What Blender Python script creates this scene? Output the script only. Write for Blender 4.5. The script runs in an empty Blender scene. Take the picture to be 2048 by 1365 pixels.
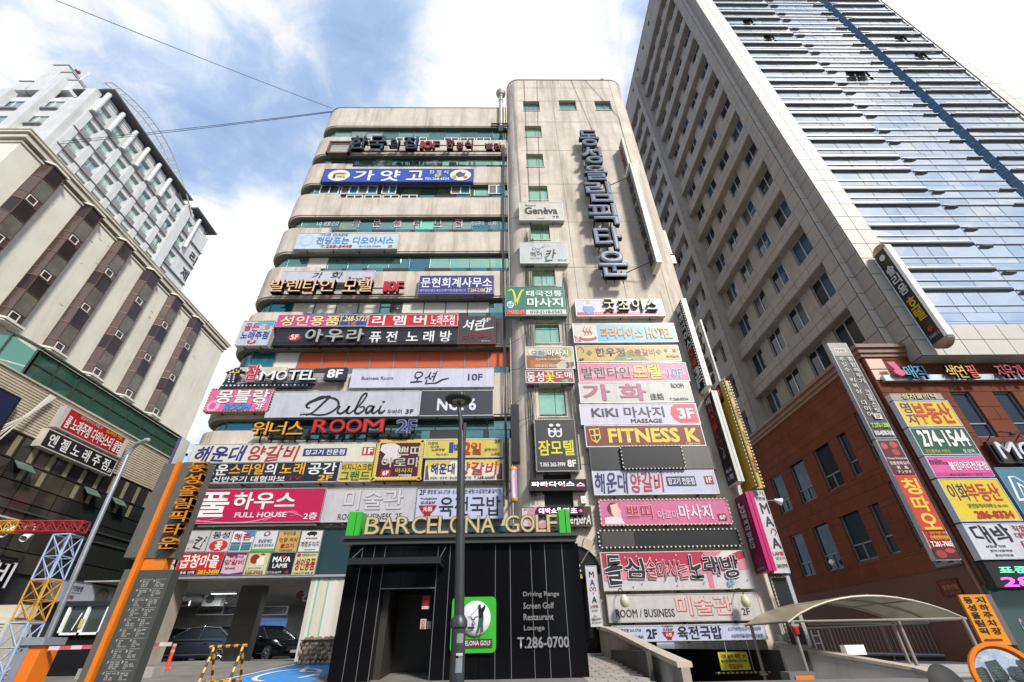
import bpy, math, random
import numpy as np
from math import sin, cos, pi, radians, sqrt
from mathutils import Vector, Matrix, noise
random.seed(7)
S = bpy.context.scene
COL = S.collection
# ------------------------------------------------------------------ camera
F = 888.7; CX, CY = 1024.0, 682.5; EYE = 0.75
RW = Matrix(((0.99983121, 0.00682479, 0.01705813), (-0.010194, -0.56635748, 0.82409665), (-0.01528528, 0.82413144, 0.56619231)))
cam_d = bpy.data.cameras.new('camera'); cam = bpy.data.objects.new('camera', cam_d); COL.objects.link(cam)
cam_d.sensor_width = 36; cam_d.lens = F / 2048 * 36; cam_d.clip_end = 2000; cam_d.clip_start = .05
r, u, f = RW @ Vector((1, 0, 0)), RW @ Vector((0, 1, 0)), RW @ Vector((0, 0, 1))
m = Matrix((r, u, -f)).transposed().to_4x4(); m.translation = Vector((0, 0, EYE)); cam.matrix_world = m
S.camera = cam
def ray(px, py): return RW @ Vector((px - CX, CY - py, F))
def at(px, py, Y): v = ray(px, py); t = Y / v.y; return Vector((v.x * t, Y, v.z * t + EYE))
def atX(px, py, X): v = ray(px, py); t = X / v.x; return Vector((X, v.y * t, v.z * t + EYE))
def atZ(px, py, z): v = ray(px, py); t = (z - EYE) / v.z; return Vector((v.x * t, v.y * t, z))
# ------------------------------------------------------------------ world, sun, exposure
SUN_EL, SUN_AZ = radians(40), radians(146)          # azimuth from +Y (north) clockwise: behind the camera, to the right
W = bpy.data.worlds.new('World'); S.world = W; W.use_nodes = True
nt = W.node_tree; nt.nodes.clear()
def nn(tree, t, **k):
    n = tree.nodes.new(t)
    for a, b in k.items():
        if a == 'ins':
            for i, v in b.items(): n.inputs[i].default_value = v
        else: setattr(n, a, b)
    return n
L = nt.links.new
out = nn(nt, 'ShaderNodeOutputWorld'); mix = nn(nt, 'ShaderNodeMixShader'); L(mix.outputs[0], out.inputs[0])
sky = nn(nt, 'ShaderNodeTexSky', sky_type='NISHITA', sun_disc=False, sun_elevation=SUN_EL, sun_rotation=SUN_AZ, air_density=1.0, dust_density=1.6, ozone_density=1.2)
bg1 = nn(nt, 'ShaderNodeBackground', ins={1: .12}); L(sky.outputs[0], bg1.inputs[0]); L(bg1.outputs[0], mix.inputs[1])
bg2 = nn(nt, 'ShaderNodeBackground', ins={1: 1.0}); L(bg2.outputs[0], mix.inputs[2])
tc = nn(nt, 'ShaderNodeTexCoord')
sep = nn(nt, 'ShaderNodeSeparateXYZ'); L(tc.outputs['Generated'], sep.inputs[0])
def math_(op, a, b=None, tree=nt):
    n = tree.nodes.new('ShaderNodeMath'); n.operation = op
    for i, v in enumerate((a, b)):
        if v is None: continue
        if isinstance(v, (int, float)): n.inputs[i].default_value = v
        else: tree.links.new(v, n.inputs[i])
    return n.outputs[0]
zz = math_('ADD', math_('MAXIMUM', sep.outputs[2], 0.0), .22)
cu = math_('DIVIDE', sep.outputs[0], zz); cv = math_('DIVIDE', sep.outputs[1], zz)
cmb = nn(nt, 'ShaderNodeCombineXYZ'); L(cu, cmb.inputs[0]); L(cv, cmb.inputs[1]); cmb.inputs[2].default_value = 3.7
n1 = nn(nt, 'ShaderNodeTexNoise', ins={'Scale': 1.5, 'Detail': 9.0, 'Roughness': .58, 'Distortion': .35}); L(cmb.outputs[0], n1.inputs['Vector'])
n2 = nn(nt, 'ShaderNodeTexNoise', ins={'Scale': 5.5, 'Detail': 7.0, 'Roughness': .62, 'Distortion': .6}); L(cmb.outputs[0], n2.inputs['Vector'])
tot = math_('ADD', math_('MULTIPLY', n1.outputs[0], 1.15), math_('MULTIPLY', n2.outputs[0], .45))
# the big cloud banks and clear gaps of that afternoon, as directions on the sky
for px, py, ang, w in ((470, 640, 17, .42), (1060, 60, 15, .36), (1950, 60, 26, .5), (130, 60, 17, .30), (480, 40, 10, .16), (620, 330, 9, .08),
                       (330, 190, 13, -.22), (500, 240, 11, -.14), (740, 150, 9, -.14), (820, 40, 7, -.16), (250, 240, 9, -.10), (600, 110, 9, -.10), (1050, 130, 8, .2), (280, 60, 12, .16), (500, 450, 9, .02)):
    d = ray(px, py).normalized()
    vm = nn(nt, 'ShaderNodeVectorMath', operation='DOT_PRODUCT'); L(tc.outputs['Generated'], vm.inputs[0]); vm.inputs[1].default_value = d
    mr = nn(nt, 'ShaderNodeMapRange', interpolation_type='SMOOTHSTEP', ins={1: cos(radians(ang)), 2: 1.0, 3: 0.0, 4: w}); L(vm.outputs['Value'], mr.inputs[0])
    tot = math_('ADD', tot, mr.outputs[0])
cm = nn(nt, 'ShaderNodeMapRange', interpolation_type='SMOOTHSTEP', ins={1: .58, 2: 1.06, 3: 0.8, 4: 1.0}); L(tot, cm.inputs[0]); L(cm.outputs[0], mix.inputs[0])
n3 = nn(nt, 'ShaderNodeTexNoise', ins={'Scale': 9.0, 'Detail': 9.0, 'Roughness': .6, 'Distortion': .8}); L(cmb.outputs[0], n3.inputs['Vector'])
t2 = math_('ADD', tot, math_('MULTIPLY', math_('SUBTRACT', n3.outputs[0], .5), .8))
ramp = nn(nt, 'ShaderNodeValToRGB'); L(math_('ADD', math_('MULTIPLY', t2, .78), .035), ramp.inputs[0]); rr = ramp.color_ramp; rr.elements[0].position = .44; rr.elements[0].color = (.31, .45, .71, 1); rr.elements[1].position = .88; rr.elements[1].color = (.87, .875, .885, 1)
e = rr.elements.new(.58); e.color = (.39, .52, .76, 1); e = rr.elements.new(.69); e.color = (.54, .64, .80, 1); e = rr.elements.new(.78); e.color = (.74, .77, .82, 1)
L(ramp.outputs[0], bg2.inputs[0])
sd = bpy.data.lights.new('sun', 'SUN'); sd.energy = 4.2; sd.angle = radians(9); sd.color = (1, .95, .88)
sun = bpy.data.objects.new('sun', sd); COL.objects.link(sun)
sv = Vector((sin(SUN_AZ) * cos(SUN_EL), cos(SUN_AZ) * cos(SUN_EL), sin(SUN_EL)))
sun.rotation_euler = sv.to_track_quat('Z', 'Y').to_euler(); sun.location = (40, -40, 60)
S.view_settings.view_transform = 'Standard'; S.view_settings.look = 'None'; S.view_settings.exposure = 0.35; S.view_settings.gamma = 1; S.view_settings.use_curve_mapping = False
S.cycles.max_bounces = 6; S.cycles.glossy_bounces = 3; S.cycles.diffuse_bounces = 3; S.cycles.transmission_bounces = 2
# ------------------------------------------------------------------ materials
MC = {}
def lin(h):
    h = h.lstrip('#'); h = ''.join(c * 2 for c in h) if len(h) == 3 else h; v = [int(h[i:i + 2], 16) / 255 for i in (0, 2, 4)]
    return tuple(c / 12.92 if c < .04045 else ((c + .055) / 1.055) ** 2.4 for c in v)
def mat(name, col, rough=.6, metal=0.0, var=.0, scale=2.0, streak=0.0, streakcol=(.12, .075, .04), bump=0.0, emit=0.0, spec=.5, sscale=(1.4, 1.4, .07), spread=(.52, .78), rust=0.0):
    """procedural: base colour broken by fine noise (var), vertical weathering streaks (streak) and a little relief (bump)"""
    if name in MC: return MC[name]
    M_ = bpy.data.materials.new(name); M_.use_nodes = True; t = M_.node_tree; b = t.nodes['Principled BSDF']
    if isinstance(col, str): col = lin(col)
    b.inputs['Base Color'].default_value = (*col, 1); b.inputs['Roughness'].default_value = rough; b.inputs['Metallic'].default_value = metal
    b.inputs['Specular IOR Level'].default_value = spec
    c = None
    if var or streak or bump: g = nn(t, 'ShaderNodeNewGeometry').outputs['Position']
    if var:
        n = nn(t, 'ShaderNodeTexNoise', ins={'Scale': scale, 'Detail': 6.0, 'Roughness': .65}); t.links.new(g, n.inputs['Vector'])
        k = nn(t, 'ShaderNodeMapRange', ins={1: .3, 2: .7, 3: 1 - var, 4: 1 + var * .6}); t.links.new(n.outputs[0], k.inputs[0])
        mx = nn(t, 'ShaderNodeVectorMath', operation='SCALE'); mx.inputs[0].default_value = col; t.links.new(k.outputs[0], mx.inputs['Scale']); c = mx.outputs[0]
    if streak:
        mp = nn(t, 'ShaderNodeVectorMath', operation='MULTIPLY'); t.links.new(g, mp.inputs[0]); mp.inputs[1].default_value = sscale
        n = nn(t, 'ShaderNodeTexNoise', ins={'Scale': 1.6, 'Detail': 7.0, 'Roughness': .7}); t.links.new(mp.outputs[0], n.inputs['Vector'])
        n3 = nn(t, 'ShaderNodeTexNoise', ins={'Scale': .35, 'Detail': 3.0}); t.links.new(g, n3.inputs['Vector'])
        k = nn(t, 'ShaderNodeMapRange', ins={1: spread[0], 2: spread[1], 3: 0.0, 4: streak}); t.links.new(n.outputs[0], k.inputs[0])
        k2 = math_('MULTIPLY', k.outputs[0], math_('MULTIPLY', n3.outputs[0], 1.9, t), t)
        mx = nn(t, 'ShaderNodeMix', data_type='RGBA'); t.links.new(k2, mx.inputs[0])
        if c: t.links.new(c, mx.inputs[6])
        else: mx.inputs[6].default_value = (*col, 1)
        mx.inputs[7].default_value = (*streakcol, 1); c = mx.outputs[2]
    if rust:
        mp = nn(t, 'ShaderNodeVectorMath', operation='MULTIPLY'); t.links.new(g, mp.inputs[0]); mp.inputs[1].default_value = (3.2, 3.2, .16)
        n = nn(t, 'ShaderNodeTexNoise', ins={'Scale': 1.0, 'Detail': 5.0, 'Roughness': .6}); t.links.new(mp.outputs[0], n.inputs['Vector'])
        k = nn(t, 'ShaderNodeMapRange', ins={1: .60, 2: .74, 3: 0.0, 4: rust}); t.links.new(n.outputs[0], k.inputs[0])
        n4 = nn(t, 'ShaderNodeTexNoise', ins={'Scale': .5, 'Detail': 2.0}); t.links.new(g, n4.inputs['Vector']); k3 = nn(t, 'ShaderNodeMapRange', ins={1: .42, 2: .62}); t.links.new(n4.outputs[0], k3.inputs[0])
        mx = nn(t, 'ShaderNodeMix', data_type='RGBA'); t.links.new(math_('MULTIPLY', k.outputs[0], k3.outputs[0], t), mx.inputs[0]); t.links.new(c, mx.inputs[6]); mx.inputs[7].default_value = (.20, .11, .045, 1); c = mx.outputs[2]
    if c: t.links.new(c, b.inputs['Base Color'])
    if bump:
        n = nn(t, 'ShaderNodeTexNoise', ins={'Scale': scale * 2.5, 'Detail': 5.0}); t.links.new(g, n.inputs['Vector'])
        bp = nn(t, 'ShaderNodeBump', ins={'Strength': bump, 'Distance': .02}); t.links.new(n.outputs[0], bp.inputs['Height']); t.links.new(bp.outputs[0], b.inputs['Normal'])
    if emit: b.inputs['Emission Color'].default_value = (*col, 1); b.inputs['Emission Strength'].default_value = emit
    MC[name] = M_; return M_
def glass(name, col, rough=.05, metal=.9, wave=.12, ws=.8):
    if name in MC: return MC[name]
    M_ = mat(name, col, rough, metal); t = M_.node_tree; b = t.nodes['Principled BSDF']
    g = nn(t, 'ShaderNodeNewGeometry').outputs['Position']
    n = nn(t, 'ShaderNodeTexNoise', ins={'Scale': ws, 'Detail': 2.0}); t.links.new(g, n.inputs['Vector'])
    bp = nn(t, 'ShaderNodeBump', ins={'Strength': wave, 'Distance': .12}); t.links.new(n.outputs[0], bp.inputs['Height']); t.links.new(bp.outputs[0], b.inputs['Normal'])
    return M_
def paint(h):
    """printed vinyl / enamel of a shop sign: colour, faint vertical dirt"""
    c_ = lin(h); return mat('sign_' + h.lstrip('#').lower(), tuple(c * .78 for c in c_), .38, var=.10, scale=1.6, streak=.42, streakcol=tuple(c * .42 + b for c, b in zip(c_, (.012, .009, .005))), sscale=(3.2, 3.2, .25), spread=(.48, .72))
def ink(h): return mat('ink_' + h.lstrip('#').lower(), tuple(c * .78 for c in lin(h)), .4)
conc = mat('weathered_concrete', (.55, .485, .41), .85, var=.2, scale=.7, streak=.85, streakcol=(.19, .145, .105), bump=.25, spread=(.46, .78), rust=1.0, sscale=(.9, .9, .09))
conc_d = mat('concrete_soffit_shade', (.16, .14, .12), .9, var=.2, scale=2)  # facade concrete darkened to paint in the shade under bands and lintel
dark = mat('dark_recess', (.02, .022, .024), .7)
alu = mat('aluminium', (.55, .56, .58), .35, .7, var=.1)
grey = mat('grey_steel', (.22, .23, .24), .5, .4, var=.12)
blk = mat('black_metal', (.018, .018, .02), .45, .2)
white = mat('white_paint', (.78, .78, .77), .5, var=.06, streak=.15, streakcol=(.3, .26, .2))
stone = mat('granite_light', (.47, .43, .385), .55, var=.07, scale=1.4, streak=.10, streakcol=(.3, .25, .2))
stone_d = mat('granite_shaded', (.31, .282, .257), .85, spec=.25, var=.14, scale=.9, streak=.45, streakcol=(.15, .12, .08))  # front granite darkened to carry the side's shade; also kerbs, steps and piers
joint = mat('stone_joint', (.07, .065, .06), .9)
brick = mat('red_granite', (.15, .05, .03), .95, spec=.12, var=.2, scale=.8, streak=.2, streakcol=(.12, .05, .03))
stucco = mat('cream_stucco', (.66, .625, .545), .9, var=.10, scale=.5, streak=.36, streakcol=(.28, .24, .18), bump=.15, sscale=(.7, .7, .1))
# ------------------------------------------------------------------ mesh helpers
ORG = {}
class M:
    def __init__(s): s.v = []; s.f = []
    def add(s, vs, fs): o = len(s.v); s.v += [Vector(a) for a in vs]; s.f += [tuple(i + o for i in q) for q in fs]; return s
    def box(s, x0, x1, y0, y1, z0, z1):
        return s.add([(x0, y0, z0), (x1, y0, z0), (x1, y1, z0), (x0, y1, z0), (x0, y0, z1), (x1, y0, z1), (x1, y1, z1), (x0, y1, z1)],
                     [(0, 3, 2, 1), (4, 5, 6, 7), (0, 1, 5, 4), (1, 2, 6, 5), (2, 3, 7, 6), (3, 0, 4, 7)])
    def prism(s, pts, d):
        """closed polygon pts extruded by vector d"""
        n = len(pts); d = Vector(d); P = [Vector(p) for p in pts]
        return s.add(P + [p + d for p in P], [tuple(reversed(range(n))), tuple(range(n, 2 * n))] + [(i, (i + 1) % n, n + (i + 1) % n, n + i) for i in range(n)])
    def tube(s, pts, r, n=8, cap=True, r2=None):
        P = [Vector(p) for p in pts]; rings = []
        for i, p in enumerate(P):
            t = (P[min(i + 1, len(P) - 1)] - P[max(i - 1, 0)]).normalized()
            a = t.orthogonal().normalized() if i == 0 else (a - t * a.dot(t)).normalized()
            b = t.cross(a); rr = r if r2 is None else r + (r2 - r) * i / (len(P) - 1)
            rings.append([p + (a * cos(2 * pi * k / n) + b * sin(2 * pi * k / n)) * rr for k in range(n)])
        vs = [q for g in rings for q in g]; fs = [(i * n + k, i * n + (k + 1) % n, (i + 1) * n + (k + 1) % n, (i + 1) * n + k) for i in range(len(P) - 1) for k in range(n)]
        if cap: fs += [tuple(reversed(range(n))), tuple(range((len(P) - 1) * n, len(P) * n))]
        return s.add(vs, fs)
    def lathe(s, c, prof, n=20, axis=(0, 0, 1)):
        ax = Vector(axis).normalized(); a = ax.orthogonal().normalized(); b = ax.cross(a); c = Vector(c)
        vs = [c + ax * h + (a * cos(2 * pi * k / n) + b * sin(2 * pi * k / n)) * max(rr, 1e-4) for rr, h in prof for k in range(n)]
        fs = [(i * n + k, i * n + (k + 1) % n, (i + 1) * n + (k + 1) % n, (i + 1) * n + k) for i in range(len(prof) - 1) for k in range(n)]
        return s.add(vs, fs)
    def loft(s, rings):
        n = len(rings[0]); vs = [q for g in rings for q in g]
        fs = [(i * n + k, i * n + (k + 1) % n, (i + 1) * n + (k + 1) % n, (i + 1) * n + k) for i in range(len(rings) - 1) for k in range(n)]
        return s.add(vs, fs + [tuple(reversed(range(n))), tuple(range((len(rings) - 1) * n, len(rings) * n))])
    def mesh(s, name, m, o=Vector(), smooth=False):
        me = bpy.data.meshes.new(name); me.from_pydata([tuple(v - o) for v in s.v], [], s.f)
        if m: me.materials.append(m)
        if smooth:
            me.polygons.foreach_set('use_smooth', [True] * len(me.polygons))
            try: me.set_sharp_from_angle(angle=radians(38))
            except Exception: pass
        return me
    def build(s, name, m, parent=None, smooth=False, label=None):
        o = ORG.get(parent.name, Vector()) if parent else Vector()
        ob = bpy.data.objects.new(name, s.mesh(name, m, o, smooth)); COL.objects.link(ob)
        if parent: ob.parent = parent; ORG[ob.name] = o
        if label: ob['label'] = label
        return ob
def tag(o, label, cat, group=None, kind=None):
    if label: o['label'] = label
    if cat: o['category'] = cat
    if group: o['group'] = group
    if kind: o['kind'] = kind
    return o
def thing(name, label, cat, loc=(0, 0, 0), group=None):
    e = bpy.data.objects.new(name, None); e.empty_display_size = .3; COL.objects.link(e); e.location = loc; ORG[e.name] = Vector(loc)
    return tag(e, label, cat, group)
def struct(name, mb, m): o = mb.build(name, m); o['kind'] = 'structure'; return o
def inst(name, me, loc, parent, rz=0.0):
    """an object sharing mesh me (built about its own origin) at world loc, child of parent"""
    ob = bpy.data.objects.new(name, me); COL.objects.link(ob); ob.parent = parent
    ob.location = Vector(loc) - ORG.get(parent.name, Vector()); ob.rotation_euler.z = rz; ORG[ob.name] = Vector(loc); return ob
class Fr:
    """a flat frame: origin o at its lower left, U to the right, V up, N out; size w, h"""
    def __init__(s, o, U, V, w, h, N=None):
        s.o = Vector(o); s.U = Vector(U).normalized(); s.V = Vector(V).normalized(); s.w = w; s.h = h; s.N = Vector(N).normalized() if N else s.U.cross(s.V)
    def p(s, u, v, d=0.0): return s.o + s.U * u + s.V * v + s.N * d            # metres
    def q(s, u, v, d=0.0): return s.p(u * s.w, (1 - v) * s.h, d)               # fractions, v from the top
def fbox(mb, F_, u0, u1, v0, v1, d0, d1):
    c = [F_.p(u, v, d) for d in (d0, d1) for u, v in ((u0, v0), (u1, v0), (u1, v1), (u0, v1))]
    return mb.add(c, [(0, 3, 2, 1), (4, 5, 6, 7), (0, 1, 5, 4), (1, 2, 6, 5), (2, 3, 7, 6), (3, 0, 4, 7)])
def holes_wall(mb, F_, holes, depth=.3):
    """flat wall F_ with rectangular openings (u0,u1,v0,v1 in metres) and their reveals going in by depth"""
    us = sorted({0, F_.w, *[h[0] for h in holes], *[h[1] for h in holes]}); vs = sorted({0, F_.h, *[h[2] for h in holes], *[h[3] for h in holes]})
    us = [a for a in us if 0 <= a <= F_.w]; vs = [a for a in vs if 0 <= a <= F_.h]
    for i in range(len(us) - 1):
        for j in range(len(vs) - 1):
            a, b = (us[i] + us[i + 1]) / 2, (vs[j] + vs[j + 1]) / 2
            if any(h[0] < a < h[1] and h[2] < b < h[3] for h in holes): continue
            mb.add([F_.p(us[i], vs[j]), F_.p(us[i + 1], vs[j]), F_.p(us[i + 1], vs[j + 1]), F_.p(us[i], vs[j + 1])], [(0, 1, 2, 3)])
    for h in holes:
        c = [(h[0], h[2]), (h[1], h[2]), (h[1], h[3]), (h[0], h[3])]
        for k in range(4):
            a, b = c[k], c[(k + 1) % 4]; mb.add([F_.p(*a), F_.p(*b), F_.p(*b, -depth), F_.p(*a, -depth)], [(0, 1, 2, 3)])
    return mb
class Tiles:
    """cladding pieces of one thing: the 290 that lie nearest become parts, the others one joined part"""
    def __init__(s, parent, m, name='stone_tile', limit=290, th=.03, gap=.036): s.L = []; s.parent = parent; s.m = m; s.name = name; s.limit = limit; s.th = th; s.gap = gap
    def wall(s, F_, holes, tw, thh, stag=False, u_off=0.0):
        vs = sorted({0.0, F_.h} | {k * thh for k in range(1, int(F_.h / thh) + 1) if F_.h - k * thh > .12})
        for h in holes:
            for e in h[2:4]:
                if 0 < e < F_.h and min(abs(e - a) for a in vs) > .02:
                    k = min(range(len(vs)), key=lambda i: abs(vs[i] - e))
                    if 0 < k < len(vs) - 1 and abs(vs[k] - e) < thh * .3: vs[k] = e
                    else: vs.append(e); vs.sort()
        for j in range(len(vs) - 1):
            v0, v1 = vs[j], vs[j + 1]; b = (v0 + v1) / 2
            free = [(0.0, F_.w)]
            for h in holes:
                if h[2] < b < h[3]:
                    nf = []
                    for a0, a1 in free:
                        if h[1] <= a0 or h[0] >= a1: nf.append((a0, a1)); continue
                        if h[0] > a0: nf.append((a0, h[0]))
                        if h[1] < a1: nf.append((h[1], a1))
                    free = nf
            off = u_off + (tw / 2 if stag and j % 2 else 0)
            for a0, a1 in free:
                cuts = [a0] + [off + k * tw for k in range(-1, int(F_.w / tw) + 2) if a0 + .15 < off + k * tw < a1 - .15] + [a1]
                for i in range(len(cuts) - 1):
                    if cuts[i + 1] - cuts[i] > .05 and v1 - v0 > .03: s.L.append((F_, cuts[i], cuts[i + 1], v0, v1))
    def flush(s):
        e = Vector((0, 0, EYE)); s.L.sort(key=lambda t: (t[0].p((t[1] + t[2]) / 2, (t[3] + t[4]) / 2) - e).length)
        cache = {}; g = s.gap / 2
        for F_, u0, u1, v0, v1 in s.L[:s.limit]:
            k = (round(u1 - u0, 2), round(v1 - v0, 2), tuple(round(a, 3) for a in (*F_.U, *F_.N)))
            c = F_.p((u0 + u1) / 2, (v0 + v1) / 2)
            if k not in cache:
                mb = M(); fbox(mb, F_, u0 + g, u1 - g, v0 + g, v1 - g, 0.002, s.th); cache[k] = mb.mesh(s.name, s.m, c)
            inst(s.name, cache[k], c, s.parent)
        if len(s.L) > s.limit:
            mb = M()
            for F_, u0, u1, v0, v1 in s.L[s.limit:]: fbox(mb, F_, u0 + g, u1 - g, v0 + g, v1 - g, 0.002, s.th)
            mb.build(s.name + 's', s.m, s.parent)['kind'] = 'stuff'
# ------------------------------------------------------------------ lettering
TQ = []
def T(F_, s, box, col, parent, d=.006, th=.004, bold=.018, shear=0.0, warp=0.0, out=None, name='lettering', m=None):
    """queue a line of writing: box = (u0, v0, u1, v1) fractions of the frame, v from the top; th = thickness; out = [(offset, colour)] outlines behind"""
    TQ.append(dict(F=F_, s=s, b=box, m=m or ink(col), p=parent, d=d, th=th, bold=bold, shear=shear, warp=warp, name=name, out=None, key=len(TQ)))
    k = len(TQ) - 1
    for i, (o_, c_) in enumerate(out or []):
        TQ.append(dict(F=F_, s=s, b=box, m=ink(c_), p=parent, d=d - .003 * (i + 1) if th < .02 else d - .012 * (i + 1), th=th, bold=o_, shear=shear, warp=warp, name='letter_outline', out=k, key=k))
def letters(F_, s, box, col, parent, th=.12, d=.05, bold=.03, wts=None, side=None, m=None, gap=.06, warp=0.0, out=None, face=None):
    """channel letters, each its own part"""
    cs = list(s); w = wts or [(.5 if c == ' ' else .28 if c in 'I1.i' else .62 if c in 'FLEt-' else 1.15 if c in 'MW' else .85 if ord(c) < 128 else 1) for c in cs]
    t = sum(w); u = box[0]; W_ = box[2] - box[0]
    for c, k in zip(cs, w):
        e = W_ * k / t
        if c != ' ':
            bx = (u + e * gap, box[1], u + e * (1 - gap), box[3])
            T(F_, c, bx, col, parent, d, th, bold, 0, warp, name='letter', m=m, out=out)
            if face: T(F_, c, bx, face, parent, d + th + .002, .012, -.012 if bold < .03 else .0, 0, warp, name='letter_face')
        u += e
def text_flush():
    tmp = []
    for q in TQ:
        c = bpy.data.curves.new('t', 'FONT'); c.body = q['s']; c.size = 1; c.offset = min(q['bold'], 0) if q['bold'] < 0 else 0; c.extrude = .5; c.shear = q['shear']; c.align_x = 'LEFT'
        c.resolution_u = 4 if len(q['s']) < 4 or q['th'] > .03 else 2
        o = bpy.data.objects.new('t', c); COL.objects.link(o); tmp.append(o)
    dg = bpy.context.evaluated_depsgraph_get(); dg.update(); fits = {}
    for ii, (q, o) in enumerate(zip(TQ, tmp)):
        i = ii; m0 = bpy.data.meshes.new_from_object(o.evaluated_get(dg)); F_ = q['F']; n = len(m0.vertices)
        if n == 0: print('empty text', q['s']); continue
        co = np.empty(3 * n, np.float32); m0.vertices.foreach_get('co', co); co = co.reshape(-1, 3)
        if q['out'] is None: fits[i] = (co[:, 0].min(), co[:, 0].max(), co[:, 1].min(), co[:, 1].max())
        x0, x1, y0, y1 = fits[q['key']]; u0, v0, u1, v1 = q['b']; sx = (u1 - u0) / max(x1 - x0, 1e-4); sy = (v1 - v0) / max(y1 - y0, 1e-4); wp = q['warp'] * .75
        # strokes are thickened by laying slightly shifted copies over each other
        b = q['bold'] * (.66 if all(ord(ch) < 256 for ch in q['s']) else .43); sh = [(0, 0)] if b <= .004 else [(b * .9, b * .9), (-b * .9, b * .9), (-b * .9, -b * .9), (b * .9, -b * .9)] if b < .05 else [(b * cos(k * pi / 4), b * sin(k * pi / 4)) for k in range(8)]
        lp = np.empty(len(m0.loops), np.int32); m0.loops.foreach_get('vertex_index', lp); ls = np.empty(len(m0.polygons), np.int32); m0.polygons.foreach_get('loop_start', ls)
        org = ORG.get(q['p'].name, Vector()); P = []
        for k, (dx, dy) in enumerate(sh):
            x, y, z = co[:, 0], co[:, 1], co[:, 2]; i = q['key']
            if wp: x, y = x + wp * np.sin(y * 7 + x * 2.3 + i) * .6, y + wp * np.sin(x * 4.1 + i * 1.7) + wp * .5 * np.sin(y * 9 + x * 5)
            x = x + dx; y = y + dy
            uu = (u0 + (x - x0) * sx) * F_.w; vv = (1 - v1 + (y - y0) * sy) * F_.h; dd = q['d'] + (z + .5) * q['th'] + k * .0003
            P.append(np.outer(uu, F_.U) + np.outer(vv, F_.V) + np.outer(dd, F_.N) + np.array(F_.o - org))
        K = len(sh); P = np.concatenate(P).astype(np.float32); me = bpy.data.meshes.new(q['name']); me.vertices.add(len(P)); me.vertices.foreach_set('co', P.ravel())
        me.loops.add(len(lp) * K); me.loops.foreach_set('vertex_index', np.concatenate([lp + n * k for k in range(K)])); me.polygons.add(len(ls) * K); me.polygons.foreach_set('loop_start', np.concatenate([ls + len(lp) * k for k in range(K)]))
        me.materials.append(q['m']); me.update(calc_edges=True); bpy.data.meshes.remove(m0)
        ob = bpy.data.objects.new(q['name'], me); COL.objects.link(ob); ob.parent = q['p']
    for o in tmp:
        c = o.data; bpy.data.objects.remove(o); bpy.data.curves.remove(c)
# ------------------------------------------------------------------ signs
def frameY(tl, br, Y, d=0.0):
    """frame facing -Y whose top left / bottom right corners are seen at these pixels of the photograph on the real plane Y"""
    a, b = at(*tl, Y - d), at(*br, Y - d); return Fr((a.x, Y - d, b.z), (1, 0, 0), (0, 0, 1), b.x - a.x, a.z - b.z)
def elems(F_, E, p, d=.006):
    """E: ('T', text, box, colour, opts) writing, ('R', box, colour) rectangle, ('E', box, colour) ellipse, ('P', points, colour) shape, ('L', points, width, colour) brush line"""
    for i, e in enumerate(E):
        dd = d + i * .0022
        if e[0] == 'T': o_ = dict(e[4]) if len(e) > 4 else {}; o_.setdefault('d', dd + .003 * len(o_.get('out') or [])); T(F_, e[1], e[2], e[3], p, **o_); continue
        mb = M()
        if e[0] == 'R': u0, v0, u1, v1 = e[1]; pts = [(u0, v1), (u1, v1), (u1, v0), (u0, v0)]; c = e[2]
        elif e[0] == 'E': u0, v0, u1, v1 = e[1]; pts = [((u0 + u1) / 2 + (u1 - u0) / 2 * cos(t * pi / 12), (v0 + v1) / 2 - (v1 - v0) / 2 * sin(t * pi / 12)) for t in range(24)]; c = e[2]
        elif e[0] == 'P': pts = e[1]; c = e[2]
        if e[0] == 'L':
            P, w, c = e[1], e[2], e[3]; P = smooth(P); a = F_.h / F_.w; n = len(P); Lr = []; R_ = []
            for k in range(n):
                t0, t1 = P[max(k - 1, 0)], P[min(k + 1, n - 1)]; dx, dy = (t1[0] - t0[0]) / a, t1[1] - t0[1]; l = sqrt(dx * dx + dy * dy) or 1
                ww = (w[0] + (w[1] - w[0]) * k / (n - 1) if isinstance(w, tuple) else w * (.55 + .45 * sin(pi * k / (n - 1)))) / 2
                Lr.append((P[k][0] - dy / l * ww * a, P[k][1] + dx / l * ww)); R_.append((P[k][0] + dy / l * ww * a, P[k][1] - dx / l * ww))
            mb.add([F_.q(*x, dd) for x in Lr + R_], [(k, k + 1, n + k + 1, n + k) for k in range(n - 1)])
        else: mb.prism([F_.q(*x, dd) for x in pts], F_.N * .0015)
        mb.build('printed_shape', paint(c) if e[0] == 'R' else ink(c), p)
def smooth(P, n=6):
    if len(P) < 3: return P
    o = []
    for i in range(len(P) - 1):
        p0, p1, p2, p3 = P[max(i - 1, 0)], P[i], P[i + 1], P[min(i + 2, len(P) - 1)]
        for k in range(n):
            t = k / n; o.append(tuple(.5 * (2 * p1[j] + (p2[j] - p0[j]) * t + (2 * p0[j] - 5 * p1[j] + 4 * p2[j] - p3[j]) * t * t + (3 * p1[j] - p0[j] - 3 * p2[j] + p3[j]) * t ** 3) for j in (0, 1)))
    return o + [P[-1]]
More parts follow.
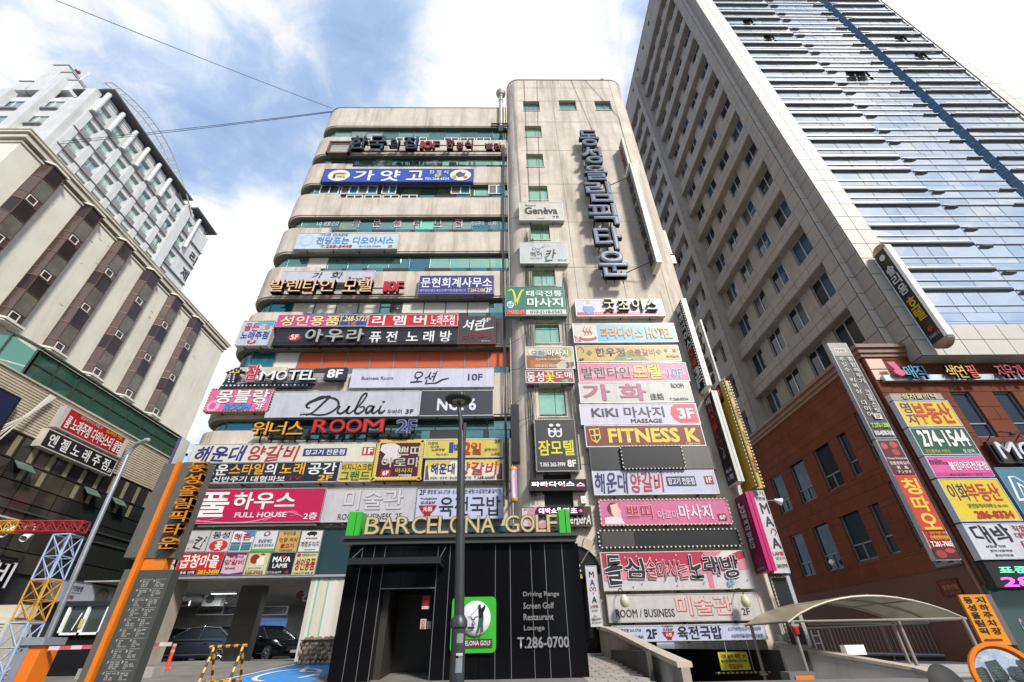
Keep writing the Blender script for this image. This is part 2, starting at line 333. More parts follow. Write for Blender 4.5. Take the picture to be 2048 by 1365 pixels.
def sign(F_, label, face, E=(), depth=.28, edge='#b9bbbd', rim=.035, group=None, bulbs=None, name='shop_sign', cat='sign', brackets=True, cells=()):
    """a lightbox: cabinet, face panel set in its rim, print on it"""
    t = thing(name, label, cat, F_.p(F_.w / 2, F_.h / 2, -depth), group)
    mb = M(); fbox(mb, F_, 0, F_.w, 0, F_.h, -depth, -.03)
    for a in ((0, F_.w, 0, rim), (0, F_.w, F_.h - rim, F_.h), (0, rim, rim, F_.h - rim), (F_.w - rim, F_.w, rim, F_.h - rim)): fbox(mb, F_, *a, -.03, .012)
    mb.build('cabinet', mat('cab_' + edge.lstrip('#'), edge, .45, .3, var=.1, streak=.3, streakcol=(.13, .09, .05)), t)
    if cells:
        for u0, u1, c in cells: mb = M(); fbox(mb, F_, max(u0 * F_.w, rim) + .003, min(u1 * F_.w, F_.w - rim) - .003, rim, F_.h - rim, -.03, .0); mb.build('face_panel', paint(c), t)
    else: mb = M(); fbox(mb, F_, rim, F_.w - rim, rim, F_.h - rim, -.03, 0); mb.build('face_panel', paint(face), t)
    if brackets:
        mb = M(); n = max(2, int(F_.w / 1.6))
        for i in range(n): uu = F_.w * (i + .5) / n; fbox(mb, F_, uu - .02, uu + .02, -.05, 0, -depth - .1, -depth * .5)
        mb.build('bracket', blk, t)
    elems(F_, E, t)
    if bulbs:
        mb = M(); st = bulbs[1]
        for a, b_ in (((0, 0), (F_.w, 0)), ((F_.w, 0), (F_.w, F_.h)), ((F_.w, F_.h), (0, F_.h)), ((0, F_.h), (0, 0))):
            a, b_ = Vector(a), Vector(b_); n = max(2, round((b_ - a).length / st))
            for i in range(n): c = a.lerp(b_, (i + .5) / n); fbox(mb, F_, c.x - st * .17, c.x + st * .17, c.y - st * .17, c.y + st * .17, .005, .03)
        mb.build('bulb_row', ink(bulbs[0]), t)['kind'] = 'stuff'
    return t
# ================================================================== ground
GZ = .42
def gz(y): return 0.0 if y < 13 else GZ * min(1, (y - 13) / 6.0)
mb = M(); ys = [-120, 0, 13, 15, 17, 19, 21, 60, 400]; xs = [-400, -30, -18, -9.5, 3.4, 26, 400]
for i in range(len(xs) - 1):
    for j in range(len(ys) - 1):
        if 3.3 < (xs[i] + xs[i + 1]) / 2 < 26 and 9 < (ys[j] + ys[j + 1]) / 2 < 45: continue
        mb.add([(xs[i], ys[j], gz(ys[j])), (xs[i + 1], ys[j], gz(ys[j])), (xs[i + 1], ys[j + 1], gz(ys[j + 1])), (xs[i], ys[j + 1], gz(ys[j + 1]))], [(0, 1, 2, 3)])
struct('ground', mb, mat('asphalt', (.16, .145, .125), .9, var=.3, scale=1.3, bump=.4))
# the yard right of the kiosk and the ramp going down under the tower
mb = M()
mb.add([(3.4, 0, -1.3), (26, 0, -1.3), (26, 13, -1.3), (3.4, 13, -1.3)], [(0, 1, 2, 3)])
mb.add([(3.4, 13, -1.3), (26, 13, -1.3), (11.2, 19, -1.6), (3.6, 19, -1.6), (3.6, 34, -3.4), (11.2, 34, -3.4)], [(0, 1, 2, 3), (3, 2, 5, 4)])
struct('ramp_road', mb, mat('ramp_asphalt', (.16, .15, .14), .9, var=.25, scale=1.5))
mb = M(); mb.add([(11.3, 13, -.1), (26, 13, -.1), (26, 60, .5), (11.3, 60, .5), (3.6, 34, -3.4), (3.6, 34, 1)], [(0, 1, 2, 3)])
struct('alley_pavement', mb, mat('alley_paving', (.36, .35, .34), .85, var=.15, scale=3, streak=.35, streakcol=(.1, .1, .1), sscale=(1.2, .15, 1)))
# paving slabs in front of the entrance door
walk = M(); walk.add([(1.9, 12, -.02), (3.5, 12, -.02), (3.5, 13, -.02), (1.9, 13, -.02), (3.5, 19, GZ - .02), (1.9, 19, GZ - .02), (3.5, 20, GZ - .02), (1.9, 20, GZ - .02)], [(0, 1, 2, 3), (3, 2, 4, 5), (5, 4, 6, 7)]); walk.box(1.9, 3.5, 12, 12.05, -1, -.03)
w_ = struct('entrance_pavement', walk, mat('slab_joint', (.07, .065, .06), .9)); ORG[w_.name] = Vector()
tm = mat('paving_slab', (.30, .275, .24), .85, var=.25, scale=2.2); cache = {}
for j in range(24):
    for i in range(4):
        x0 = 1.93 + i * .5 - (.25 if j % 2 else 0); x1 = min(x0 + .47, 3.48); x0 = max(x0, 1.93); y0 = 12.6 + j * .29
        if x1 - x0 < .1: continue
        k = round(x1 - x0, 2)
        if k not in cache: cache[k] = M().box(-k / 2, k / 2, -.132, .132, 0, .03).mesh('paving_slab', tm)
        o = inst('paving_slab', cache[k], ((x0 + x1) / 2, y0 + .15, gz(y0 + .15) - .02 + random.random() * .006), w_); o.rotation_euler.x = .07 if 13 < y0 < 19 else 0
# wheelchair parking mark
mb = M(); A = [at(*p, 15.5) for p in ((470, 1365), (650, 1343), (705, 1343), (700, 1365))]
mb.add([(-7.6, 13.4, gz(13.4) + .006), (-4.9, 13.4, gz(13.4) + .006), (-5.1, 18.1, gz(18.1) + .006), (-6.9, 18.1, gz(18.1) + .006)], [(0, 1, 2, 3)])
struct('blue_parking_marking', mb, mat('blue_road_paint', (.03, .22, .55), .7, var=.15, scale=6, streak=.3, streakcol=(.2, .2, .2), sscale=(3, 3, 3)))
def gline(pts, w, name, m, dz=.012):
    mb = M()
    for a, b in zip(pts, pts[1:]):
        d = (Vector(b) - Vector(a)).normalized(); n = Vector((-d.y, d.x)) * w / 2
        q = [Vector(a) + n, Vector(b) + n, Vector(b) - n, Vector(a) - n]; mb.add([(p.x, p.y, gz(p.y) + dz) for p in q], [(0, 3, 2, 1)])
    return struct(name, mb, m)
rp = mat('white_road_paint', (.62, .62, .6), .7, var=.2, scale=7)
gline([(-7.72, 13.4), (-6.95, 18.2), (-5.0, 18.2)], .1, 'white_parking_line', rp)
ring = [(-6.1 + .75 * cos(t * pi / 9), 15.6 + 1.25 * sin(t * pi / 9)) for t in range(-2, 14)]
gline(ring, .14, 'wheelchair_symbol', rp, .016); gline([(-6.2, 17.3), (-6.0, 16.2), (-5.4, 16.0), (-5.2, 15.2)], .14, 'wheelchair_symbol', rp, .016)
# ================================================================== main building
MB_ = thing('office_building', 'beige concrete block with green glass strips and its walls covered in shop signs', 'building', (-2, 27, 0))
WY, WX0, WX1, R_ = 20.0, -14.95, .55, 1.3
def plan(inset=0.0, back=34.0, x1=WX1):
    """outline of the wing seen from above, rounded at its left corner"""
    r = R_ - inset * .4; P = [(x1, WY + inset)]; cx, cy = WX0 + inset + r, WY + inset + r
    P += [(cx - r * sin(t * pi / 16), cy - r * cos(t * pi / 16)) for t in range(9)]
    return P + [(WX0 + inset, back), (x1, back)]
def slab(mb, z0, z1, inset=0.0): P = plan(inset); mb.prism([(x, y, z0) for x, y in reversed(P)], (0, 0, z1 - z0))
lev = [(35.73, 38.58, 38.58), (31.81, 34.25, 33.82), (28.27, 30.7, 30.3), (24.79, 27.12, 26.72), (21.32, 23.62, 23.2), (17.62, 20.12, 19.7), (14.16, 16.6, 16.1), (10.05, 12.95, 12.5), (6.75, 9.42, 8.9)]
for k, (z0, zc, zm) in enumerate(lev):
    mb = M(); slab(mb, z0 + .12, zm); slab(mb, z0, z0 + .12, .05)
    if zc > zm: # the rounded corner piece stands higher than the rest
        P = plan()[1:10]; mb.prism([(-11.45 + .1 * (k % 3), WY, zm), *[(x, y, zm) for x, y in P], (WX0, 26, zm), (-11.45 + .1 * (k % 3), 26, zm)][::-1], (0, 0, zc - zm))
    mb.build('concrete_band', conc, MB_, smooth=True)
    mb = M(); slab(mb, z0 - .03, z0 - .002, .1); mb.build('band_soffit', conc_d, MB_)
mb = M(); slab(mb, 38.6, 38.66, -.03); mb.build('roof_coping', mat('coping', (.17, .15, .13), .7), MB_)
mb = M(); slab(mb, 3.2, 38, .5); mb.build('floor_core', dark, MB_)
teal = [glass('teal_glass_%d' % i, c, .06, .82) for i, c in enumerate([(.17, .33, .30), (.24, .42, .36), (.13, .27, .27), (.46, .72, .50)])]
teal2 = [glass('teal_dull_glass', (.10, .20, .17), .16, .55, .3, 1.6), glass('teal_pale_glass', (.34, .46, .40), .1, .7, .25, 1.2), mat('green_blind', (.17, .26, .21), .5, var=.25, scale=4)]
blueg = glass('blue_green_glass', (.04, .20, .25), .08, .7); orange = mat('orange_panel', (.50, .085, .018), .5, var=.1); paper = mat('papered_window', (.60, .57, .50), .6, var=.1, scale=6, streak=.25, sscale=(4, 4, 4), streakcol=(.35, .32, .27))
blue_w = mat('blue_window', (.08, .28, .36), .15, .4)
PW = 1.27
pm = {}
def pane_mesh(w, h, m, nm='window_pane'):
    k = (round(w, 2), round(h, 2), m.name)
    if k not in pm: pm[k] = M().box(-w / 2 + .02, w / 2 - .02, -.02, .02, -h / 2 + .02, h / 2 - .02).mesh(nm, m)
    return pm[k]
rg = random.Random(3)
for k in range(8):
    zt, zb = lev[k][0] - .03, lev[k + 1][1]; h = zt - zb - .12; zc = (zt + zb) / 2 - .02; n = 10
    mb = M(); fr = M()
    for i in range(11):
        x = WX1 - .15 - PW * (i + .5)
        if x < -13.2: continue
        mt = teal[0 if i > 6 else 1] if rg.random() < .45 else rg.choice(teal[:3] + teal2)
        if i < 4 and k in (1, 2, 4): mt = teal[3]
        if k == 5: mt = blueg if i == 10 else paper if i not in (5, 0) else teal[1]
        if k == 6: mt = orange if i < 9 else paper if i == 9 else blueg
        if k == 7: mt = blueg if i > 5 else teal[0]
        if k == 4 and i == 9: mt = paper
        if k == 3 and i == 4: mt = mat('mint_pane', '#6fc3a3', .3)
        inst('window_pane', pane_mesh(PW, h, mt), (x, WY + .34, zc), MB_)
        fbx = x - PW / 2; fr.box(fbx - .025, fbx + .025, WY + .29, WY + .38, zb, zt)
    fr.box(-13.2, WX1, WY + .28, WY + .4, zt - .06, zt); fr.box(-13.2, WX1, WY + .28, WY + .4, zb - .02, zb + .06)
    fr.build('mullion', mat('mullion_green', (.09, .15, .14), .4, .5) if k != 6 else grey, MB_)
    # the curved corner pane
    P = [(-12.95, WY + .33)] + plan(.33)[1:10] + [(WX0 + .33, 27)]
    mb.add([(x, y, z) for z in (zb, zt) for x, y in P], [(j + 1, j, len(P) + j, len(P) + j + 1) for j in range(len(P) - 1)]); mb.build('corner_glass', blueg if k > 4 else teal[0], MB_, smooth=True)
    # lower hopper windows set in the band below
    zl = lev[k + 1][2]
    if zb - zl > .2:
        for i in range(10):
            x = WX1 - .2 - PW * (i + .5)
            if x < -11.3: continue
            if k == 0 and i not in (0, 4, 7) or (k == 2 and i > 4):
                wf = M()
                for a, b, c, d_ in ((-.58, .58, .0, .05), (-.58, .58, zb - zl - .08, zb - zl - .03), (-.58, -.53, .05, zb - zl - .08), (.53, .58, .05, zb - zl - .08), (-.03, .03, .05, zb - zl - .08)): wf.box(x + a, x + b, WY + .05, WY + .12, zl + c, zl + d_)
                wf.build('hopper_frame', white, MB_)
            elif i % 2 == k % 2 or rg.random() < .4: M().box(x - .5, x + .5, WY + .06, WY + .1, zl + .04, zb - .08).build('hopper_pane', teal[2], MB_)
        M().box(-11.3, WX1, WY + .13, WY + .3, zl + .02, zb - .02).build('hopper_recess', dark, MB_)
# white sliding windows standing proud of the fourth strip
def slider(x0, x1, z0, z1, Y, parent, dk=True):
    f_ = M(); t_ = .055
    for a in ((x0, x1, z0, z0 + t_), (x0, x1, z1 - t_, z1), (x0, x0 + t_, z0 + t_, z1 - t_), (x1 - t_, x1, z0 + t_, z1 - t_), ((x0 + x1) / 2 - .04, (x0 + x1) / 2 + .04, z0 + t_, z1 - t_)): f_.box(a[0], a[1], Y, Y + .09, a[2], a[3])
    fo = f_.build('window_frame', white, parent)
    M().box(x0 + t_, (x0 + x1) / 2 - .04, Y + .04, Y + .06, z0 + t_, z1 - t_).build('pane', mat('screen_mesh', (.12, .11, .10), .7), fo)
    M().box((x0 + x1) / 2 + .04, x1 - t_, Y + .05, Y + .07, z0 + t_, z1 - t_).build('pane', blue_w, fo)
for a, b in ((636, 676), (678, 714), (716, 753), (764, 791), (902, 940), (977, 1009)):
    p, q = at(a, 372, 20.1), at(b, 388, 20.1); slider(at(a + (4 if a < 700 else 0), 380, 20.1).x, q.x, q.z, at(a, 371, 20.1).z, 20.08, MB_)
M().box(-12.95, -12.1, WY + .1, WY + .3, 27.2, 28.2).build('opened_window_recess', dark, MB_)
# lettering on the glass: counsellor recruitment
tB = frameY((700, 438), (1008, 455), 20.30)
for c, x in (('카', 716), ('운', 755), ('셀', 796), ('러', 836), ('모', 876), ('집', 917)):
    u = (x - 700) / 308; T(tB, c, (u - .023, .1, u + .025, .95), '#f2eef0', MB_, d=.02, bold=.05); T(tB, c, (u - .019, .16, u + .021, .89), '#7d3a55', MB_, d=.03, bold=.01)
for s_, u0, u1 in (('LG 생활건강', -.2, -.06), ('상담문의', .79, .87), ('LG 생활건강', .9, .98)): T(tB, s_, (u0, .35, u1, .8), '#d9dfe6', MB_, d=.02)
# --- stair tower
TY, TX0, TX1, TR = 19.2, .33, 10.62, .95; TR2 = 1.25; TH = 41.75
TF = Fr((TX0 + TR, TY, 0), (1, 0, 0), (0, 0, 1), TX1 - TR2 - TX0 - TR, TH)
holes = []
for a, b in (((1046, 203), (1080, 222)), ((1117, 201), (1154, 220)), ((1188, 202), (1225, 221)), ((1049, 252), (1084, 274)), ((1052, 308), (1088, 334)), ((1056, 372), (1097, 401)), ((1060, 446), (1101, 480)), ((1064, 536), (1112, 571)), ((1070, 642), (1121, 686)), ((1076, 773), (1134, 833)), ((1086, 948), (1148, 1015))):
    p, q = at(*a, TY), at(*b, TY); holes.append((p.x - TF.o.x, q.x - TF.o.x, q.z, p.z))
arch_h = (at(1140, 1100, TY).x - TF.o.x, at(1189, 1180, TY).x - TF.o.x + .12, .5, 3.0)
ramp_h = (3.62 - TF.o.x, 9.35 - TF.o.x, -2.5, .85)
mb = M(); wall_h = holes + [arch_h]
TFl = Fr((TF.o.x, TY, -3), TF.U, TF.V, TF.w, TH + 3); sh = [(a, b, c + 3, d + 3) for a, b, c, d in wall_h] + [(ramp_h[0], ramp_h[1], 0, 3.85)]
holes_wall(mb, TFl, sh, .3)
cl, cr_ = (TX0 + TR, TY + TR), (TX1 - TR2, TY + TR2)
al = [(cl[0] - TR * sin(t * pi / 16), cl[1] - TR * cos(t * pi / 16)) for t in range(9)] + [(TX0, 30)]
ar = [(cr_[0] + TR2 * sin(t * pi / 16), cr_[1] - TR2 * cos(t * pi / 16)) for t in range(9)] + [(TX1, 34)]
for A_, s_ in ((al, 1), (ar, -1)):
    n = len(A_); nz = 14; mb.add([(x, y, -3 + (TH + 3) * k / nz) for k in range(nz + 1) for x, y in A_], [((k * n + j + 1, k * n + j, (k + 1) * n + j, (k + 1) * n + j + 1) if s_ > 0 else (k * n + j, k * n + j + 1, (k + 1) * n + j + 1, (k + 1) * n + j)) for k in range(nz) for j in range(n - 1)])
mb.add([(x, y, TH) for x, y in al[::-1] + ar], [tuple(range(20))])
tw = mb.build('stair_tower_wall', conc, MB_, smooth=True)
mb = M(); rim_ = [(x, y) for x, y in al[::-1] + ar]; mb.prism([(x, y - .04, TH) for x, y in rim_], (0, 0, .09)); mb.build('roof_coping', MC['coping'], MB_)
for i, h in enumerate(holes):
    x0, x1, z0, z1 = TF.o.x + h[0], TF.o.x + h[1], h[2], h[3]
    if i == 10: continue
    mt = teal[3] if 4 <= i <= 9 or i in (3,) else teal[1]
    M().box(x0, x1, TY + .3, TY + .34, z0, z1).build('window_recess', dark, MB_)
    wp_ = M().box(x0 + .03, x1 - .03, TY + .24, TY + .27, z0 + .12 * (z1 - z0), z1 - .02); po = wp_.build('window_pane', mt, MB_)
    f_ = M(); f_.box(x0, x1, TY + .2, TY + .28, z0 + .10 * (z1 - z0), z0 + .13 * (z1 - z0)); f_.box(x0 + (x1 - x0) * .62, x0 + (x1 - x0) * .62 + .03, TY + .21, TY + .25, z0 + .13 * (z1 - z0), z1); f_.build('window_frame', MC['mullion_green'], MB_)
    M().box(x0 - .04, x1 + .04, TY - .05, TY + .2, z0 - .07, z0 - .002).build('window_sill', conc, MB_)
h = holes[10]; M().box(TF.o.x + h[0], TF.o.x + h[1], TY + .15, TY + .3, h[2], h[3]).build('window_recess', dark, MB_)
mb = M()   # shallow board joints of the concrete
for z in (7.3, 11, 15, 19.2, 23.2, 27.1, 31.1, 35, 38.2, 40.4): mb.box(TX0 + 1, TX1 - 1.4, TY - .006, TY + .004, z, z + .035)
for x in (4.15, 6.9, 9.3): mb.box(x, x + .03, TY - .007, TY + .004, 12, TH)
mb.build('board_joint', mat('joint_dark', (.25, .215, .18), .9), MB_)
# vertical pipe on the seam, flue with cap
mb = M(); mb.tube([(.32, 19.75, 4), (.32, 19.75, 33)], .035); mb.build('downpipe', mat('pipe_grey', (.36, .35, .33), .6), MB_)
mb = M(); mb.tube([(-.17, 19.75, 35.0), (-.17, 19.75, 39.9)], .15, 12); mb.lathe((-.17, 19.75, 39.9), [(.15, 0), (.2, .05), (.2, .25), (.3, .3), (.42, .55), (.42, .75), (.25, .95), (0, 1.0)], 16); mb.lathe((-.17, 19.75, 39.2), [(.15, 0), (.2, .05), (.2, .15), (.15, .2)], 12)
mb.tube([(.1, 19.8, 35), (.12, 19.8, 38.6)], .05); mb.tube([(.28, 19.8, 35), (.3, 19.8, 38.5)], .04); mb.build('flue_pipe', mat('flue', (.42, .39, .35), .4, .5, var=.2, streak=.4), MB_)
mb = M(); mb.box(-.95, .4, 19.6, 19.7, 35.15, 35.25); mb.box(-.95, .4, 19.6, 19.7, 35.5, 35.6); mb.box(-.35, 0, 19.55, 19.8, 34.4, 35.2); mb.build('flue_bracket', blk, MB_)
mb = M(); mb.tube([(8.95, 19.4, 41.8), (8.95, 19.4, 42.8)], .06); mb.box(8.75, 9.0, 19.3, 19.5, 42.3, 42.45); mb.build('roof_mast', alu, MB_)
# entrance arch with the dark doorway
ax0, ax1 = TF.o.x + arch_h[0], TF.o.x + arch_h[1]; acx = (ax0 + ax1) / 2 - .35
mb = M()
for k in range(10):
    a0, a1 = pi * k / 10 - .02, pi * (k + 1) / 10 - .05
    for _ in (0,):
        ro, ri = 1.42, 1.02; q = [(acx + rr * cos(a), TY - .12, 3.0 + rr * sin(a)) for rr, a in ((ri, a0), (ro, a0), (ro, a1), (ri, a1))]; mb.prism(q, (0, .3, 0))
mb.build('arch_stone', mat('arch_granite', (.42, .36, .29), .7, var=.15, streak=.3), MB_)
mb = M(); mb.prism([(acx + 1.02 * cos(pi * k / 12), TY - .03, 3.0 + 1.02 * sin(pi * k / 12)) for k in range(13)], (0, .02, 0)); mb.build('fanlight', mat('fanlight_glass', (.02, .02, .02), .1), MB_)
mb = M(); mb.tube([(acx, TY - .06, 3), (acx + .6, TY - .06, 3.8)], .025, 6); mb.tube([(acx, TY - .06, 3), (acx - .1, TY - .06, 4)], .025, 6); mb.build('fanlight_bar', mat('brass', (.35, .27, .14), .4, .8), MB_)
M().box(ax0, ax1, TY + .28, TY + .33, .36, 3.0).build('entrance_door', mat('door_glass', (.01, .011, .012), .08), MB_)
M().box(3.42, 3.66, TY - .08, TY + .2, .3, 2.9).build('door_pier', stone_d, MB_)
mb = M(); mb.box(1.9, 3.35, 19.0, 19.4, .36, .46); mb.build('door_step', stone_d, MB_)
# --- base of the wing: garage, piers, striped column, low band
M().box(WX0, WX1, WY + .02, WY + .6, 4.95, 6.72).build('low_band', conc, MB_)
M().box(-14.2, .3, WY - .25, WY + .3, 3.12, 3.2).build('fascia_edge', alu, MB_)
M().box(WX0, WX1, WY - .1, WY + .6, 3.2, 4.96).build('fascia_wall', mat('teal_board', '#15333b', .5, var=.1), MB_)
M().box(-6.2, .3, WY - .12, WY - .095, 3.22, 4.95).build('fascia_panel', mat('teal_board_front', '#1d3f49', .45, var=.08), MB_)
mb = M(); 
for i in range(60):
    x = -13.9 + i * .16; mb.tube([(x, WY - .22 - .04 * (i % 3), 4.98 + .14 * abs(sin(i * 1.7))), (x + .28, WY - .2, 5.0 + .14 * abs(sin(i * 2.9 + 1)))], .018, 4)
mb.box(-12.8, -7.9, WY - .3, WY - .1, 5.02, 5.16); mb.build('loose_cabling', mat('old_cable', (.10, .09, .08), .8), MB_)
garage = M(); garage.box(-24, -7.1, 34, 34.2, 0, 3.3); garage.box(-24.1, -24, 20.4, 34, 0, 3.3); garage.box(-24, .5, WY + .5, 34, 3.15, 3.2); garage.box(-6.0, -5.9, 20.5, 34, 0, 3.3)
garage.build('garage_wall', mat('garage_plaster', (.33, .32, .30), .9, var=.2, streak=.3), MB_)
def col_(x0, x1, y0, y1, z0, z1, m, nm='garage_column'): return M().box(x0, x1, y0, y1, z0, z1).build(nm, m, MB_)
col_(-13.95, -13.1, 20.0, 20.9, .3, 3.13, mat('garage_pier', (.36, .31, .26), .8, var=.15, streak=.4))
dcol = mat('garage_dark_paint', (.10, .096, .09), .7, var=.2); col_(at(450, 1290, 22.6).x, at(498, 1290, 22.6).x, 22.6, 23.1, .3, 3.15, dcol)
mb = M(); cols = [(.45, .43, .38), (.55, .53, .47), (.18, .42, .34), (.5, .47, .4), (.58, .5, .36), (.5, .48, .42), (.55, .53, .49)]
x = -7.68; i = 0
while x < -6.35:
    w = [.16, .1, .07, .2, .13, .06, .18, .12, .14][i % 9]; c = cols[[0, 1, 2, 3, 4, 2, 6, 1, 5][i % 9]]
    M().box(x, min(x + w, -6.3), WY - .12 - .01 * (i % 2), WY + .7, .3, 3.2).build('striped_cladding_strip', mat('stripe_%d_%d' % (int(c[0] * 99), int(c[2] * 99)), c, .6, streak=.4, streakcol=(.25, .22, .18)), MB_); x += w; i += 1
M().box(-7.75, -6.2, WY - .1, WY + .7, .3, .34).build('column_foot', dark, MB_)
# fluorescent fittings under the garage ceiling
for i, (x, y) in enumerate(((-13.5, 24.5), (-9.2, 26.5), (-16.5, 29.5))):
    t_ = thing('garage_ceiling_light', ['first lit strip light under the garage ceiling, nearest the left pier', 'second lit strip light under the garage ceiling, over the black car', 'third lit strip light deep under the garage ceiling'][i], 'light', (x, y, 3.1), 'strip lights in the garage')
    M().box(x - .6, x + .6, y - .08, y + .08, 3.04, 3.14).build('fitting', white, t_); M().box(x - .58, x + .58, y - .05, y + .05, 3.02, 3.035).build('tube', mat('lit_tube', (.9, .95, 1), .5, emit=2.5), t_)
    ld = bpy.data.lights.new('strip_light', 'AREA'); ld.energy = 110; ld.size = 1.1; ld.size_y = .1; ld.shape = 'RECTANGLE'; ld.color = (.92, .96, 1); lo = bpy.data.objects.new('strip_light', ld); COL.objects.link(lo); lo.location = (x, y, 2.98)
# underground ramp mouth
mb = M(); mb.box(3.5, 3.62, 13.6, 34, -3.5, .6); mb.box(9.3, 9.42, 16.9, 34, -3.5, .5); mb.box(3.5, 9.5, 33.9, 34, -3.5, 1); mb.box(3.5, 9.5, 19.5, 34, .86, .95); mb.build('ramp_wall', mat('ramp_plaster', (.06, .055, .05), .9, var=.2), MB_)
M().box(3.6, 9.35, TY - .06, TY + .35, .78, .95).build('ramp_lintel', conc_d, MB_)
M().box(TX1 - .3, TX1 - .02, TY + .2, TY + .9, -3, 1.0).build('corner_pier', conc, MB_)
# ================================================================== signs on the wing
WS, TS = 19.66, 18.88
GW, GT = 'signboards across the left wing of the beige block', 'signboards on the round-cornered stair tower'
def SG(tl, br, label, face, E, Y=WS, group=None, **k): return sign(frameY(tl, br, Y), label, face, E, group=group or (GW if Y == WS else GT), **k)
def letter_set(tl, br, label, sets, Y=WS - .1, rails='#3a3633', group=None, name='channel_letters', rail=True):
    F_ = frameY(tl, br, Y); t = thing(name, label, 'letter sign', F_.p(F_.w / 2, F_.h / 2, -.3), group or GW)
    if rail:
        mb = M()
        for v in (.25, .75): fbox(mb, F_, 0, F_.w, F_.h * v - .025, F_.h * v + .025, -.2, -.14)
        mb.build('rail', mat('rail_' + rails.lstrip('#'), rails, .6, .4), t)
    for s_, box, col, k in sets: letters(F_, s_, box, col, t, **k)
    return t
chrome = mat('dull_chrome', (.10, .13, .19), .35, .8)
letter_set((705, 281), (1004, 306), 'row of chrome and dark red letters under the topmost green window strip', [
    ('한국', (0, .0, .245, 1), 0, dict(m=chrome, th=.3, bold=.05, face='#232a3a')), ('의', (.26, .22, .33, .92), 0, dict(m=chrome, th=.3, bold=.03, face='#232a3a')), ('집', (.35, .04, .45, .98), 0, dict(m=chrome, th=.3, bold=.04, face='#232a3a')),
    ('10F', (.465, .35, .59, .9), '#7a1f16', dict(th=.25, bold=.03)), ('한', (.63, .2, .69, .95), '#5e100e', dict(th=.28, bold=.06)), ('정', (.70, .45, .745, .95), '#5e100e', dict(th=.28, bold=.04)), ('식', (.755, .2, .81, .95), '#5e100e', dict(th=.28, bold=.06)), ('별관', (.885, .5, 1.0, .98), '#5e100e', dict(th=.25, bold=.05))])
t = thing('empty_sign_frame', 'square rusty frame with white tubes left of the chrome letters', 'sign frame', at(676, 293, WY)); F_ = frameY((660, 282), (697, 306), WS)
mb = M()
for a in ((0, F_.w, 0, .12), (0, F_.w, F_.h - .12, F_.h), (0, .12, 0, F_.h), (F_.w - .12, F_.w, 0, F_.h)): fbox(mb, F_, *a, -.25, 0)
mb.build('frame', mat('rusty_brown', (.14, .085, .06), .8, var=.3), t); mb = M(); fbox(mb, F_, .1, F_.w - .1, .1, F_.h - .1, -.3, -.25); mb.build('back_plate', mat('backplate', (.35, .34, .32), .7, streak=.4), t)
for i in range(6): v = .2 + (F_.h - .4) * i / 5; mb = M(); mb.tube([F_.p(.15, v, -.15), F_.p(F_.w - .15, v, -.15)], .035, 6); mb.build('tube', white, t)
SG((650, 338.5), (946, 364), 'long blue signboard with white letters and an oval picture at each end', '#2f4fae', [
    ('E', (.035, .07, .18, .93), '#ece6d2'), ('P', [(.06, .42), (.085, .30), (.135, .30), (.16, .42)], '#6d6a4e'), ('R', (.07, .42, .15, .60), '#d8cfae'), ('R', (.07, .45, .088, .75), '#8e2a3d'), ('T', '가얏고', (.095, .55, .15, .72), '#4a3c38'),
    ('T', '가', (.21, .15, .34, .88), '#eef0e4', dict(bold=.045)), ('T', '얏', (.385, .12, .51, .93), '#eef0e4', dict(bold=.045)), ('T', '고', (.56, .17, .665, .86), '#eef0e4', dict(bold=.05)),
    ('T', '한 정 식', (.705, .13, .83, .40), '#d7e4ee', dict(bold=.03)), ('T', '6F', (.745, .42, .785, .64), '#e9d44a', dict(bold=.05)), ('T', 'TEL:268-6524', (.68, .70, .84, .88), '#e8ecef', dict(bold=.03)),
    ('E', (.845, .07, .985, .93), '#ece6d2'), ('P', [(.88, .4), (.91, .2), (.93, .35), (.95, .3), (.94, .6), (.90, .7), (.885, .55)], '#51586e'), ('P', [(.93, .62), (.955, .55), (.965, .75), (.94, .8)], '#c2702f'), ('P', [(.86, .6), (.88, .5), (.89, .8), (.87, .8)], '#a39b45')], edge='#2b3f86')
SG((598, 467), (793.5, 498), 'pale blue signboard with light blue letters and a faint round emblem', '#c9d8e6', [
    ('E', (.04, .12, .17, .82), '#a9c6e4'), ('E', (.055, .18, .155, .76), '#c3d7ea'), ('T', 'THE OASIS', (.22, .05, .49, .20), '#3a78b8', dict(bold=.03)), ('T', '전당포는 디오아시스', (.20, .26, .955, .70), '#2f87c4', dict(bold=.04)),
    ('T', 'T.268-5448', (.255, .76, .56, .93), '#b3232f', dict(bold=.03)), ('T', '금시계 전문 상담문의', (.63, .80, .84, .90), '#5a6672'), ('E', (.91, .76, .955, .94), '#c8a21e'), ('T', '7F', (.922, .8, .945, .9), '#5c2a10')])
SG((567, 542.5), (746, 565), 'white signboard with two brushed black characters, directly above the gold letters', '#c9c8d4', [
    ('T', '가', (.33, .14, .44, .66), '#26262e', dict(bold=.03, warp=.05, shear=.15)), ('T', '화', (.53, .12, .66, .70), '#26262e', dict(bold=.03, warp=.05, shear=.15)), ('T', 'Room', (.73, .55, .88, .86), '#2b2b35'), ('T', '7F', (.90, .56, .965, .86), '#a4231f', dict(bold=.02))])
t = letter_set((549, 568), (806, 591), 'row of cream letters with red edges above the white papered windows', [
    ('발렌타인', (0, 0, .49, .96), '#6f2318', dict(th=.3, bold=.05, face='#e8c99a')), ('모텔', (.545, .02, .775, 1), '#6f2318', dict(th=.3, bold=.05, face='#e8c99a')), ('10F', (.855, .12, 1.0, .88), '#b3202c', dict(th=.22, bold=.05))])
